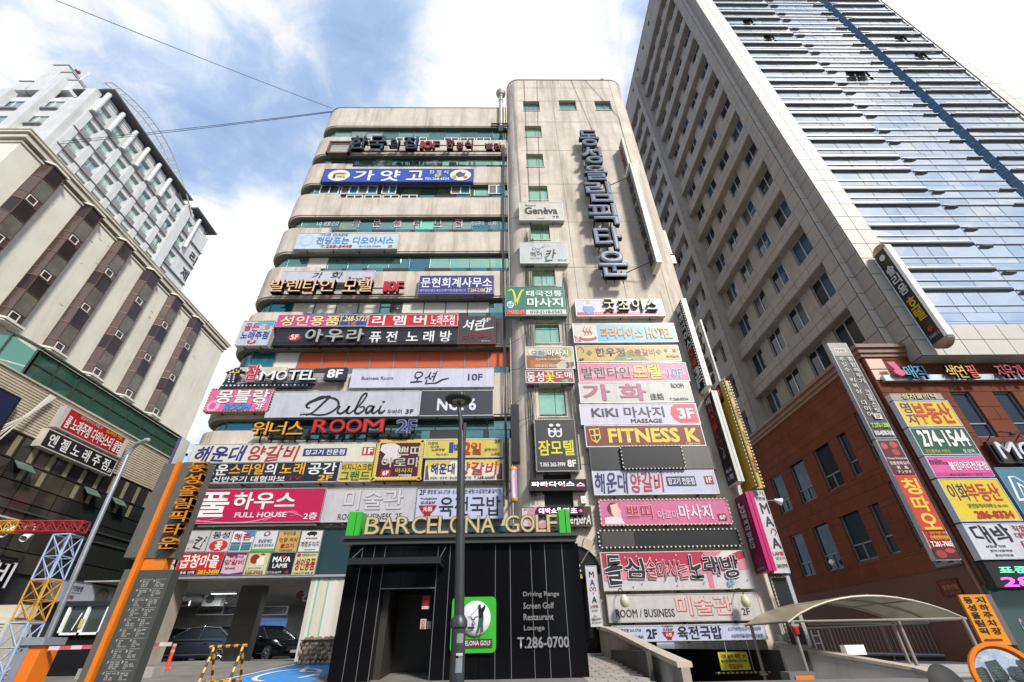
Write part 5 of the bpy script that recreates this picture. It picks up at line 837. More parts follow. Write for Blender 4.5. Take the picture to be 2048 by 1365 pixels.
F_ = Fr((18.52, 31.1, 9), (0, -1, 0), (0, 0, 1), .85, ZT - 12, (-1, 0, 0)); td2 = Tiles(GT_, stone_d, 'fin_tile', 60); td2.wall(F_, (), .85, 1.15); td2.flush()
FP = FS(19.12, 38, 65.55, ZT); hs = [(38 - y - .5, 38 - y, 1.6, 2.4) for y in (21, 23.9, 26.8, 29.6, 32.4)]; mb = M(); holes_wall(mb, FP, hs, .4); mb.build('parapet', stone_d, GT_)
for h in hs: M().box(XW + .4, XW + .42, 38 - h[1], 38 - h[0], 65.55 + h[2], 65.55 + h[3]).build('parapet_opening', dark, GT_)
mb = M(); mb.box(XW - .05, XI + .3, 18.2, 38, ZT, ZT + .12); mb.box(X0 - .05, XR, FY - .05, 20, ZT, ZT + .12); mb.build('roof_coping', stone, GT_)
M().box(X0 + .01, XR - .01, FY + .02, FY + 1.25, ZB - .02, ZB + .1).build('overhang_soffit', mat('soffit_stone', (.3, .28, .26), .7), GT_)
mb = M(); mb.box(X0, XR, FY + .04, FY + .6, ZB, ZB + 1.7); mb.build('spandrel_core', joint, GT_)
# glass front
gl = [glass('tower_glass_%d' % i, c, .04, .92, .05, .5) for i, c in enumerate([(.72, .76, .79), (.78, .81, .83), (.64, .70, .75), (.84, .86, .87)])]
gdk = glass('groove_glass', (.05, .10, .17), .12, .5); gin = mat('office_dark', (.09, .11, .12), .5)
fing = mat('fin_grey', (.11, .125, .14), .4, .6); finw = mat('fin_edge', (.42, .44, .48), .35, .6)
FG = FY + .12; z0 = 13.43; k = 0; rg = random.Random(5); npane = 0; rest = [M() for _ in gl]
levels = []; z = 19.12 - 3.42 * 2
while z < ZT - 1: levels += [(z, z + 1.42, 0), (z + 1.42, z + 3.42, 1)]; z += 3.42
open_w = {(3, 13): 0, (2, 6): 0}
for li, (za, zb_, vis) in enumerate(levels):
    za, zb_ = max(za, z0), min(zb_, ZT - .3)
    if zb_ - za < .2: continue
    subs = [(za, (za + zb_) / 2), ((za + zb_) / 2, zb_)] if not vis else [(za, za + .55), (za + .55, zb_)]
    for sj, (a, b) in enumerate(subs):
        xs_ = [21.2, 23.05, 24.9, 26.75, 28.6, 30.45, 32.3] + [33.3, 35.1, 36.9, 38.65]
        if vis and sj: xs_ = [21.2, 23.0, 23.85, 24.7, 26.75, 28.4, 29.3, 30.2, 32.3, 33.3, 35.1, 36.0, 36.9, 38.65]
        for xa, xb in zip(xs_, xs_[1:]):
            if xa == 32.3: continue
            gi = rg.choice([0, 0, 1, 2, 3, 1]); nar = xb - xa < 1
            if nar and vis and sj and rg.random() < .14 and b < 55:     # an awning window pushed open
                M().box(xa + .03, xb - .03, FG + .12, FG + .14, a + .05, b - .03).build('open_window_void', gin, GT_)
                q = [(xa + .03, FG - .04, b - .04), (xb - .03, FG - .04, b - .04), (xb - .03, FG - .55, a + .28), (xa + .03, FG - .55, a + .28)]
                mb = M(); mb.prism(q, (0, .04, .03)); mb.build('awning_sash', gl[0], GT_); continue
            tilt = rg.uniform(-.004, .004); q = [(xa + .018, FG + tilt, a + .012), (xb - .018, FG - tilt, a + .012), (xb - .018, FG + tilt * 2, b - .012), (xa + .018, FG, b - .012)]
            if npane < 290 and b < 60:
                M().prism(q, (0, .03, 0)).build('glass_pane', gl[gi], GT_); npane += 1
            else: rest[gi].prism(q, (0, .03, 0))
    for zf, big in ((za, 1), (zb_ if False else (za + zb_) / 2, 0)):
        if zf < z0 + .3: continue
        mb = M(); 
        if big:
            for xa, xb in ((21.2, 26.75), (33.3, 38.65)): M().prism([(xa, FG, zf), (xa, FG - .16, zf), (xb - .2, FG - .16, zf), (xb, FG, zf)], (0, 0, .09)).build('sun_fin', fing, GT_)
            M().prism([(26.85, FG, zf - .2), (26.95, FG - .16, zf - .2), (27.5, FG - .16, zf - .2), (27.7, FG, zf - .2)], (0, 0, .06)).build('short_fin', fing, GT_)
            mb.prism([(31.2, FG, zf), (31.3, FG - .14, zf), (32.3, FG - .14, zf), (32.62, FG + .3, zf + .12), (32.52, FG + .42, zf + .12), (32.25, FG, zf)], (0, 0, .09))
            mb.build('angled_fin', fing, GT_); mb = M(); [M().box(a, b, FG - .19, FG - .163, zf + .07, zf + .16).build('fin_trim', finw, GT_) for a, b in ((21.2, 26.5), (33.6, 38.4))]; M().box(26.8, 31.2, FG - .08, FG - .01, zf, zf + .05).build('transom', finw, GT_)
        else: [M().box(a, b, FG - .06, FG - .01, zf - .02, zf + .03).build('transom', finw, GT_) for a, b in ((21.2, 32.3), (33.3, 38.65))]
        mb = M(); mb.tube([(32.8, FG + .75, zf), (33.27, FG + .03, zf + .2)], .018, 4); mb.build('groove_rib', finw, GT_)
for g_, mb in zip(gl, rest):
    if mb.v: mb.build('upper_glass_panes', g_, GT_)['kind'] = 'stuff'
mb = M(); mb.box(21.2, 32.3, FG + .2, FG + .3, z0, ZT); mb.box(33.3, 38.65, FG + .2, FG + .3, z0, ZT); mb.build('curtain_backing', gin, GT_)
mb = M(); mb.add([(32.3, FG, z0), (32.8, FG + .9, z0), (33.3, FG, z0), (32.3, FG, ZT), (32.8, FG + .9, ZT), (33.3, FG, ZT)], [(0, 1, 4, 3), (1, 2, 5, 4)]); mb.build('groove_glass', gdk, GT_)
M().box(X0 + .1, 38.7, FY + .05, FY + .5, z0 - .05, z0 + .02).build('sill_plate', alu, GT_)
tl_.flush(); td_.flush()
# hotel blade sign on the tower corner
t = thing('hotel_blade_sign', 'long dark blade sign with rounded metal ends and silver and gold letters', 'sign', (20.2, 17.3, 14.9))
M().box(20.1, 20.4, 16.4, 17.1, 12.1, 17.85).build('cabinet', mat('blade_dark', '#2b2725', .35, .3), t)
F_ = Fr((20.1, 17.1, 12.1), (0, -1, 0), (0, 0, 1), .7, 5.75, (-1, 0, 0))
M().box(20.08, 20.38, 16.22, 16.4, 12.1, 17.9).build('white_edge', white, t)
for zc_, s_ in ((12.1, -1), (17.85, 1)): mb = M(); mb.prism([(20.08, 16.7 + .44 * cos(pi * k / 10), zc_ + s_ * .38 * sin(pi * k / 10)) for k in range(11)], (.32, 0, 0)); mb.build('end_cap', mat('brushed_bronze', (.34, .28, .22), .3, .9), t)
for s_, c, v0, v1 in (('솔', '#cfd0d4', .18, .28), ('리', '#cfd0d4', .29, .39), ('움', '#cfd0d4', .40, .50), ('호', '#d8a81c', .55, .66), ('텔', '#d8a81c', .67, .78)): T(F_, s_, (.2, v0, .85, v1), c, t, d=.02, th=.03, bold=.05)
T(F_, '4F', (.3, .86, .7, .90), '#c8402c', t, d=.02, bold=.04); T(F_, '274-5971~2', (.12, .93, .9, .955), '#bdbdbd', t, d=.02); elems(F_, [('E', (.25, .04, .75, .10), '#cfcfd2')], t)
mb = M(); mb.tube([(20.2, 17.22, 12), (20.2, 17.22, 17.8)], .05, 8)
for z in (12.6, 13.7, 14.8, 15.9, 17.0): mb.box(20.15, 20.25, 17.05, 17.35, z, z + .08)
mb.build('mounting_pole', alu, t)
# ================================================================== red granite building in front of it
RB = thing('red_granite_building', 'dark red granite building with a moulded cornice and many signs on its corner', 'building', (25, 25, 0))
bx0, by0, bh = 17.3, 18.0, 12.55
tb = Tiles(RB, brick, 'granite_tile', 290, th=.025, gap=.02)
FF = Fr((bx0, by0, 0), (1, 0, 0), (0, 0, 1), 22, bh); jm = mat('red_joint', (.11, .05, .035), .9)
hf = [(20.46 + 1.98 * i - bx0, 21.38 + 1.98 * i - bx0, 7.9, 10.1) for i in range(8)]
mb = M(); holes_wall(mb, FF, hf, .3); mb.build('front_wall', jm, RB)
FSd = Fr((bx0, 38, 0), (0, -1, 0), (0, 0, 1), 20, bh, (-1, 0, 0))
sw = [(19.0, 20.05, 7.6, 10.0, 1), (21.1, 21.75, 7.4, 9.7, 1), (22.55, 23.95, 7.3, 9.7, 2), (25.05, 26.5, 7.3, 9.6, 2), (27.55, 28.9, 7.3, 9.5, 2), (18.9, 20.0, 3.9, 6.6, 1), (21.1, 21.75, 3.9, 6.3, 1), (22.5, 24.0, 3.9, 6.3, 2), (25.1, 26.5, 3.8, 6.2, 2), (27.6, 28.9, 3.8, 6.0, 2), (30.2, 31.6, 3.8, 6.0, 2), (30.2, 31.6, 7.3, 9.5, 2)]
hsd = [(38 - b, 38 - a, c, d) for a, b, c, d, n in sw]
mb = M(); holes_wall(mb, FSd, hsd, .25); mb.build('side_wall', jm, RB)
low = Fr((bx0, by0, 3.4), (1, 0, 0), (0, 0, 1), 22, bh - 3.4); tb.wall(Fr((bx0, by0, 5.0), (1, 0, 0), (0, 0, 1), 12, bh - 5), [(a, b, c - 5, d - 5) for a, b, c, d in hf[:6]], 1.05, .62, stag=True)
ts = Tiles(RB, brick, 'side_granite_tile', 290, th=.02, gap=.015); ts.wall(Fr((bx0, 38, 3), (0, -1, 0), (0, 0, 1), 20, bh - 3, (-1, 0, 0)), [(a, b, c - 3, d - 3) for a, b, c, d in hsd], 1.15, .68, stag=True)
for T_ in (tb, ts): T_.flush()
M().box(bx0 + .3, 39, by0 + .5, 37.9, 0, bh).build('building_core', dark, RB)
cm_ = mat('brown_cornice', (.22, .12, .08), .6, var=.2, streak=.3)
for d, za, zb_ in ((.08, 12.0, 12.2), (.16, 12.2, 12.45), (.26, 12.45, 12.62), (.2, 12.62, 12.68)):
    mb = M(); mb.box(bx0 - d, 19.7, by0 - d, by0 + .4, za, zb_); mb.box(bx0 - d, bx0 + .4, by0 + .4, 38, za, zb_); mb.build('cornice_moulding', cm_, RB)
wg = glass('dark_blue_glass', (.012, .02, .035), .06, .12)
frd = mat('dull_frame', (.20, .21, .22), .5, .4)
def wpart(F_, h, n, split, parent, m=wg):
    w = M(); t_ = .06; a, b, c, d = h; s_ = c + (d - c) * split
    for q in ((a, b, c, c + t_), (a, b, d - t_, d), (a, a + t_, c, d), (b - t_, b, c, d), (a, b, s_ - .03, s_ + .03)): fbox(w, F_, *q, -.16, -.08)
    if n == 2: fbox(w, F_, (a + b) / 2 - .035, (a + b) / 2 + .035, c, s_, -.16, -.08)
    o = w.build('window_frame', frd, parent)
    for q in ((a + t_, b - t_, c + t_, s_ - .03), (a + t_, b - t_, s_ + .03, d - t_)): mb = M(); fbox(mb, F_, *q, -.15, -.13); mb.build('pane', m, o)
for h in hf: wpart(FF, h, 1, .3, RB)
for h, s_ in zip(hsd, sw): wpart(FSd, h, s_[4], .3, RB, wg if s_[2] > 7 else glass('side_blue_glass', (.01, .03, .045), .08, .12))
for z in (11.35, 10.75): M().box(bx0 + .06, bx0 + .85, by0 - .05, by0 - .028, z, z + .54).build('granite_tile', mat('pale_patch', (.62, .42, .34), .4, var=.1), RB)  # two paler rectangles laid on the front's upper left corner
M().box(bx0 - .02, 39, by0 - .05, by0 - .02, 2.3, 3.3).build('shop_fascia', mat('dark_fascia', (.03, .04, .04), .4), RB)
M().box(bx0 - .1, bx0 + 22, by0 - .02, by0 + .1, 0, 2.3).build('shop_window', glass('shop_glass', (.05, .09, .08), .1, .3), RB)
mb = M(); mb.box(bx0 + 1.4, bx0 + 6, by0 - .9, by0 - .1, 2.25, 2.3); mb.build('shop_awning', mat('awning_green', (.10, .25, .22), .4), RB)
mb = M(); mb.tube([(bx0 - .1, by0 + .2, 0), (bx0 - .1, by0 + .2, 12)], .06); mb.build('downpipe', cm_, RB)
# signs of that building
GR = 'signs stacked on the corner of the red granite building'
Y7 = 17.4
def RS(tl, br, *a, **k): return sign(frameY(tl, br, Y7), *a, group=GR, **k)
F_ = frameY((1656, 688), (1789, 876), Y7); F_ = Fr((15.4, Y7, 7.65), (1, 0, 0), (0, 0, 1), .92, 4.8)
sign(F_, 'tall brown upright sign with white vertical writing at the corner of the red building', '#4b443f', [('R', (.02, .01, .98, .15), '#a39a90'), ('R', (.22, .06, .78, .11), '#d8d4cc'), ('T', 'MAD', (.27, .07, .73, .10), '#6b6460', dict(bold=.06)), ('R', (.53, .18, .54, .72), '#b9b4ae'), ('R', (.94, .18, .95, .72), '#b9b4ae'),
    *[('T', c, (.2, .17 + .058 * i, .46, .215 + .058 * i), '#d8d4ce') for i, c in enumerate('주짓수·킥복싱·다이어트') if c != '·'][:9], *[('T', c, (.62, .17 + .06 * i, .88, .218 + .06 * i), '#d8d4ce') for i, c in enumerate('종합격투기·크로스핏') if c != '·'], ('R', (.45, .77, .8, .82), '#e6e4e0'), ('T', '2F', (.5, .78, .75, .81), '#2c2a28', dict(bold=.04)), ('T', 'T.275-1288', (.1, .86, .9, .90), '#a8d44a', dict(bold=.04)), ('T', '010-4578-7618', (.08, .935, .92, .975), '#e8e8e8', dict(bold=.05))], group=GR, edge='#8e929a', depth=.2)
F_ = Fr((15.4, Y7, 3.05), (1, 0, 0), (0, 0, 1), .92, 4.55)
sign(F_, 'red upright sign with three yellow characters below the brown one', '#b3241a', [('R', (.02, .01, .98, .2), '#5a1414'), ('E', (.1, .03, .4, .09), '#b84a44'), ('E', (.5, .02, .85, .08), '#b84a44'), ('E', (.45, .09, .8, .15), '#a33a34'), ('T', 'Chinese Restaurant', (.08, .165, .95, .185), '#e6dcd4'), ('R', (.02, .20, .98, .32), '#5c1418'), ('T', '정통중화요리', (.1, .205, .95, .235), '#efe6dc', dict(bold=.02)), ('T', '青   島', (.3, .245, .8, .275), '#efe6dc'), ('T', 'チンタオ', (.25, .285, .85, .31), '#efe6dc'),
    ('P', [(.02, .33), (.98, .33), (.98, .78), (.02, .78)], '#c43a1c'), ('T', '칭', (.18, .36, .85, .49), '#e6c23c', dict(bold=.06)), ('T', '따', (.18, .51, .85, .63), '#e6c23c', dict(bold=.06)), ('T', '오', (.18, .65, .85, .77), '#e6c23c', dict(bold=.06)), ('T', '요리 전문 식당', (.25, .79, .95, .81), '#e6b43c'), ('T', '단체연회석완비', (.2, .82, .95, .85), '#e6c23c', dict(bold=.04)), ('T', 'T.261-7665', (.1, .865, .92, .90), '#efe9e4', dict(bold=.05)), ('R', (.02, .91, .98, .99), '#4a1214'), ('E', (.1, .925, .5, .985), '#a3302c'), ('E', (.5, .915, .9, .95), '#b84038')], group=GR, edge='#9b9fa6', depth=.2)
def stackF(y0px, y1px, w=2.4):
    a = at(1780 + (y0px - 788) * .556, y0px, Y7); b = at(1780 + (y1px - 788) * .556, y1px, Y7); return Fr((17.06, Y7, b.z), (1, 0, 0), (0, 0, 1), w, a.z - b.z)
sign(stackF(788, 800, 2.3), 'beige header strip with raised characters over the yellow phone signs', '#a89a86', [('T', '성지클리닉', (.2, .12, .85, .88), '#d9cf9c', dict(bold=.05, th=.04))], group=GR, rim=.01)
sign(stackF(802, 854), 'yellow signboard with blue and red characters, upper one of the corner stack', '#e0c22a', [('T', '명', (.08, .08, .24, .48), '#3a3276', dict(bold=.03)), ('T', '지', (.08, .52, .24, .92), '#3a3276', dict(bold=.03)), ('T', '부동산', (.27, .10, .92, .88), '#c02c1c', dict(bold=.06))], group=GR, edge='#a9b0bd')
sign(stackF(856, 911), 'green signboard with a large white phone number', '#1d5a3c', [('T', '274-1544', (.10, .12, .93, .68), '#e9e9e6', dict(bold=.05, out=[(.09, '#14201a')])), ('T', '공인중개사 사무소', (.07, .80, .5, .93), '#d8c83c', dict(bold=.02)), ('T', '문성욱', (.72, .80, .92, .94), '#dfe4e0', dict(bold=.02))], group=GR, edge='#a9b0bd')
sign(stackF(913, 955), 'pink signboard with white characters and a magenta foot', '#e05a9c', [('T', 'miin', (.04, .12, .26, .40), '#3c1c2c'), ('T', 'care', (.27, .28, .38, .4), '#8a3a64'), ('T', '붙임머리전문점', (.33, .28, .97, .68), '#f3e9ee', dict(bold=.05)), ('R', (.01, .80, .99, .98), '#c8328a'), ('T', '증모염색파마ㅣ예약', (.25, .85, .8, .95), '#7c1c54')], group=GR, edge='#a9b0bd')
sign(stackF(958, 1044), 'yellow signboard with a red phone number, lower one of the corner stack', '#e0c42c', [('T', '이화', (.08, .13, .38, .52), '#4a2a4c', dict(bold=.03)), ('T', '부동산', (.38, .13, .90, .54), '#b82c1c', dict(bold=.05)), ('T', '공인중개사사무소', (.26, .60, .72, .70), '#3c7a34', dict(bold=.02)), ('T', '대표 이연숙', (.74, .63, .9, .69), '#3c7a34'), ('T', '286-8334', (.30, .77, .90, .93), '#b8281c', dict(bold=.06))], group=GR, edge='#a9b0bd')
sign(stackF(1047, 1120, 2.9), 'white signboard with bold black brush characters and red seals', '#cfd2d8', [('T', '대박', (.06, .08, .55, .58), '#1e1c1e', dict(bold=.05, warp=.09, shear=-.15)), ('T', '삼겹살 전문', (.14, .62, .4, .68), '#333'), ('T', '한우사골국밥', (.17, .74, .45, .80), '#333'), ('T', '통김치전골', (.2, .86, .43, .92), '#333'), ('T', '직접구운', (.62, .08, .96, .26), '#b0303a', dict(warp=.05)), ('T', '대박삼겹', (.6, .28, .96, .44), '#b0303a', dict(warp=.05)), ('R', (.62, .52, .84, .76), '#c04850'), ('R', (.64, .54, .82, .74), '#d4d2d6'), ('T', '인증', (.66, .58, .8, .7), '#b0303a')], group=GR, edge='#a9b0bd')
led(stackF(1124, 1176, 2.9), 'black display with green and violet dotted writing under the white brush sign', [('표준건강', (.14, .2, .9, .46), '#5fd49a'), ('286-', (.10, .62, .80, .96), '#d44ae0')], group=GR)
t = thing('pencil_letters', 'row of blue, yellow and red raised letters on a metal bar with a pink crayon', 'letter sign', at(1900, 752, 17.9)); a, b = at(1765, 752, 17.8), at(2048, 762, 17.8)
M().box(a.x, a.x + 13, 17.75, 17.95, a.z - .28, a.z + .02).build('bar', alu, t); F_ = Fr((a.x + .3, 17.7, a.z - .35), (1, 0, 0), (0, 0, 1), 7.2, .75)
for s_, u0, u1, c in (('매직', .08, .22, '#3fa8d4'), ('색연', .35, .48, '#e4b83c'), ('필', .49, .555, '#e0602c'), ('지우개', .68, .86, '#c42c50')): letters(F_, s_, (u0, .02, u1, .9), '#241c20', t, th=.1, bold=.06, face=c, gap=.04)
mb = M(); mb.prism([F_.q(*p, .05) for p in ((.0, -.25), (.05, -.3), (.07, .3), (.1, .35), (.1, .55), (.05, .75), (.02, .55), (.015, .35), (.03, .3))], F_.N * .1); mb.build('crayon', paint('#d8567e'), t)
F_ = Fr((20.35, 17.72, 6.65), (1, 0, 0), (0, 0, 1), 4.2, .95)
t = sign(F_, 'dark ribbed board with large curly white letters under gooseneck lamps', '#2b2522', depth=.15, edge='#3a322c', group=None); letters(F_, 'MC Bar', (.02, .12, .95, .85), '#8d8f96', t, th=.1, bold=.03, face='#d8d9e2', warp=.03)
for i in range(3):
    c = Vector((20.9 + 1.25 * i, 17.5, 7.75)); l = thing('gooseneck_lamp', ['first', 'second', 'third'][i] + ' black gooseneck lamp over the curly white letters', 'lamp', c, 'gooseneck lamps over the ribbed board'); mb = M(); mb.tube([c + Vector((-.3, .4, -.1)), c + Vector((-.25, .1, .12)), c + Vector((0, -.1, .15)), c + Vector((.1, -.3, 0))], .018, 6); mb.build('arm', blk, l); mb = M(); mb.lathe(c + Vector((.12, -.35, -.08)), [(.0, .1), (.05, .1), (.12, 0), (.12, -.02), (0, -.02)], 12); mb.build('shade', blk, l)
F_ = Fr((19.9, 17.65, 4.4), (1, 0, 0), (0, 0, 1), 4.6, 2.05); sign(F_, 'blue-grey signboard with white outlined script beside the lower yellow one', '#4b7c94', [('T', 'McB', (.05, .18, .75, .62), '#e6eaec', dict(bold=.05, warp=.04, shear=.15)), ('T', 'McB', (.055, .2, .745, .6), '#4b7c94', dict(bold=.005, warp=.04, shear=.15)), ('E', (.25, .72, .7, .88), '#8fa04a'), ('T', 'FOOD & BEER', (.3, .76, .65, .84), '#d8e09a', dict(bold=.03))], edge='#6f8a98', group=None)
F_ = Fr((bx0 - .05, 19.7, 3.05), (0, -1, 0), (0, 0, 1), 1.3, .5, (-1, 0, 0)); sign(F_, 'small blank grey lightbox on the side wall below the red upright sign', '#7d8284', depth=.12, group=None, edge='#4a4a48')
F_ = Fr((bx0 - .04, 20.0, 2.1), (0, -1, 0), (0, 0, 1), .95, .55, (-1, 0, 0)); sign(F_, 'small dim red plate with yellow writing on the brick side wall', '#6a1114', [('T', '맛집', (.35, .06, .7, .25), '#a34a44'), ('T', '동경반점', (.2, .32, .9, .64), '#a38a2c', dict(bold=.03)), ('T', 'T.262-9292', (.3, .74, .95, .9), '#a35a54')], depth=.04, group=None, edge='#5a1416')
t = thing('wall_globe_lamp', 'white oval lamp on the dark side wall above the canopy', 'lamp', atX(1664, 1125, 17.2)); c = atX(1664, 1125, 17.15); mb = M(); mb.lathe(c, [(0, -.16), (.11, -.1), (.15, 0), (.11, .1), (0, .16)], 16, (0, 1, .2)); mb.build('globe', white, t, smooth=True)
mb = M(); mb.box(c.x, 17.3, c.y - .04, c.y + .04, c.z - .04, c.z + .04); mb.build('mount', blk, t)
# ================================================================== cream hotel on the left
HX = -28.0
HB = thing('cream_hotel', 'cream stucco building with bronze glass bays and a moulded cornice', 'building', (-34, 26, 0))
M().box(-50, HX, 15.05, 37.3, 0, 25.4).build('wall', stucco, HB)
cmo = mat('cornice_cream', (.54, .50, .42), .8, var=.12, streak=.5, streakcol=(.16, .12, .08), sscale=(.6, .6, .3))
for d, a, b in ((.07, 25.3, 25.42), (.2, 25.62, 25.86), (.14, 25.86, 26.0), (.3, 26.0, 26.2), (.34, 26.2, 26.27)):
    mb = M(); mb.box(-50, HX + d, 15.05 - d, 37.3 + d, a, b); mb.build('cornice_moulding', cmo, HB)
for d, a, b in ((.1, 13.9, 14.05), (.2, 14.05, 14.2), (.12, 14.2, 14.35)): M().box(-50, HX + d, 15.05 - d, 22, a, b).build('string_course', cmo, HB)
bm = glass('bronze_glass', (.19, .135, .105), .12, .7, .25); bdk = glass('bronze_glass_dark', (.05, .035, .035), .12, .4); cop = mat('copper_frame', (.16, .085, .06), .4, .5); bls = mat('dusty_blind', (.135, .125, .095), .35, var=.45, scale=1.1)
bz0, bz1 = 16.15, 25.5
acf = mat('ac_frame', (.68, .68, .66), .5); acg = mat('ac_grille', (.12, .12, .11), .6, var=.3, scale=20)
fm = M()
for a in ((-.31, .31, -.27, -.22), (-.31, .31, .22, .27), (-.31, -.26, -.22, .22), (.26, .31, -.22, .22)): fm.box(-.1, .08, a[0] * .85, a[1] * .85, a[2] * .85, a[3] * .85)
fme = fm.mesh('air_conditioner', acf); gm_ = M().box(-.1, .04, -.22, .22, -.19, .19)
for i in range(5): gm_.box(.04, .05, -.21, .21, -.16 + .07 * i, -.13 + .07 * i)
gme = gm_.mesh('grille', acg)
for i in range(7):
    yr = 17.62 + 3.07 * i; yl = yr - 1.22; zb0 = bz0
    if i == 6: continue
    P = [(HX, yl + .05), (HX + .42, yl + .3), (HX + .42, yr - .06), (HX, yr - .02)]       # plan of the bay
    bay = M(); bay.prism([(HX + (.03 if k in (0, 3) else -.03) * 0, y, bz0) if False else (x, y, bz0) for x, y in P], (0, 0, .02)); b_ = bay.build('bay_window', cop, HB)
    zs = []; z = bz0
    for fl in range(3):
        for hh, kind in ((.62, 'low'), (1.35, 'mid'), (1.13, 'top')): zs.append((z, z + hh, kind, fl)); z += hh
    for za, zb_, kind, fl in zs:
        for j, ((xa, ya), (xb, yb)) in enumerate(zip(P[:3], P[1:])):
            if j == 2: continue
            m_ = (bdk if kind == 'top' and (i + fl) % 2 else bm) if j == 0 else (bdk if kind == 'top' else bls if kind == 'mid' else bm)
            mb = M(); mb.add([(xa, ya, za + .03), (xb, yb, za + .03), (xb, yb, zb_ - .03), (xa, ya, zb_ - .03)], [(0, 1, 2, 3)]); mb.build('bay_pane', m_, b_)
    mb = M()
    for za, zb_, kind, fl in zs + [(bz1 - .05, 0, 0, 0)]:
        for (xa, ya), (xb, yb) in zip(P[:3], P[1:]): mb.tube([(xa + .02, ya, za), (xb + .02, yb, za)], .024, 4)
    for x, y in P: mb.tube([(x, y, bz0), (x, y, bz1)], .03, 4)
    mb.build('bay_frame', cop, b_)
    for z_, e in ((bz0 - .22, .14), (bz0 - .12, .2), (bz1, .12)): cap = M(); cap.prism([(HX, yl - e, z_), (HX + .42 + e, yl + .3 - e * .5, z_), (HX + .42 + e, yr - .06 + e, z_), (HX, yr + e, z_)], (0, 0, .12)); cap.build('bay_ledge', stucco, HB)
    for fl in range(3):
        c = Vector((HX + .37, (yl + yr) / 2 + .02, bz0 + .32 + 3.1 * fl)); a_ = inst('air_conditioner', fme, c, HB); inst('grille', gme, c, a_)
rg = random.Random(33); pk = mat('wall_pock', (.10, .085, .06), .9)
for i in range(46):
    y, z = 16 + rg.random() * 20, 16.3 + rg.random() * 8.6
    if (y - 16.4) % 3.07 < 1.35: continue
    w_, h_ = rg.choice([(.05, .04), (.16, .02), (.03, .03), (.24, .025)]); M().box(HX, HX + .012, y, y + w_, z, z + h_).build('wall_crack', pk, HB)
# engaged column with a capital on the street front
mb = M(); mb.lathe((-29.6, 14.9, 0), [(.5, 0), (.5, 23.6), (.62, 23.7), (.55, 23.9), (.75, 24.3), (.7, 24.4)], 20); mb.build('column', stucco, HB, smooth=True)
mb = M(); mb.tube([(-29.05, 14.5, 24.15), (-29.05, 15.2, 24.15)], .22, 12); mb.tube([(-30.15, 14.5, 24.15), (-30.15, 15.2, 24.15)], .22, 12); mb.box(-30.4, -28.8, 14.3, 15.3, 24.4, 24.6); mb.build('capital', cmo, HB)
# ================================================================== white apartment tower behind it
AB = thing('white_apartment_tower', 'white tiled tower with pale green windows, dark eaves and a curved truss on its roof', 'building', (-52, 37, 0))
AX, ay0, ay1 = -45.0, 26.3, 47.5
tile = mat('white_tile', (.56, .57, .565), .45, var=.14, scale=.8, streak=.3); tg = mat('grey_tile', (.40, .41, .44), .5, var=.1); gg = mat('grey_louvre', (.23, .22, .22), .6)
pg = [glass('pale_green_glass_%d' % i, c, .1, .5) for i, c in enumerate([(.38, .52, .48), (.26, .36, .42), (.42, .58, .52)])]
M().box(-95, AX - .45, ay0 + .45, ay1 - .3, 0, 53.6).build('tower_core', tile, AB)
FA = lambda y0, y1, z0, z1, x=AX: Fr((x, y0, z0), (0, 1, 0), (0, 0, 1), y1 - y0, z1 - z0, (1, 0, 0))
rows = [50.3 - 3.05 * k for k in range(8)]; rg = random.Random(2)
yw = [26.55 + 2.22 * i for i in range(7)] + [44.2 - 1.6]
wfr = mat('apt_frame', (.62, .63, .62), .5)
wb = M()
for a in ((0, 1.35, 0, .06), (0, 1.35, 1.3, 1.36), (0, .05, 0, 1.36), (1.3, 1.35, 0, 1.36), (.66, .70, 0, 1.36), (.05, 1.3, .42, .46)): wb.box(-.03, .03, a[0], a[1], a[2], a[3])
wbm = wb.mesh('apartment_window', wfr); pns = [M().box(-.02, .0, .04, 1.31, .04, 1.32).mesh('pane', g) for g in pg]
for k, z in enumerate(rows):
    hs = [(y + .1 - ay0, y + 1.5 - ay0, .75, 2.25) for y in yw]; F_ = FA(ay0, ay1 if k else ay1, z - .85, z + 2.2)
    mb = M(); holes_wall(mb, F_, [(a, b, c, d) for a, b, c, d in hs], .3); mb.build('storey_wall', tile, AB)
    for y in yw:
        w = inst('apartment_window', wbm, (AX - .3, y + .12, z - .05 + .03), AB); inst('pane', pns[rg.choice([0, 0, 1, 2])], (AX - .32, y + .12, z - .02), w)
        M().box(AX - .38, AX + .02, y + .1, y + 1.5, z - .7, z - .12).build('grey_louvre', gg, AB)
        if k: M().box(AX, AX + .14, y - .62, y + .1, z - .8, z + 2.05).build('projecting_panel', tile, AB)
    mb = M(); mb.box(AX - .1, AX + .22, ay0 - .3, ay1, z - .95, z - .86); mb.build('floor_ledge', gg, AB)
    F_ = Fr((-80, ay0, z - .85), (1, 0, 0), (0, 0, 1), 35, 3.05); mb = M()
    holes_wall(mb, F_, [(35 - 3.9 - 4.4 * i - 2.2, 35 - 3.9 - 4.4 * i, .8, 2.3) for i in range(6)], .4); mb.build('storey_wall', tile, AB)
    for i in range(6):
        x = -45 - 3.9 - 4.4 * i; M().box(x - 2.2, x, ay0 + .1, ay0 + .13, z - .05, z + 1.5).build('pane', pg[i % 3], AB); M().box(x - 1.14, x - 1.06, ay0 + .04, ay0 + .1, z - .05, z + 1.5).build('mullion', wfr, AB)
        M().box(x - 2.3, x + .1, ay0 - .25, ay0, z - .3, z - .08).build('window_ledge', gg, AB)
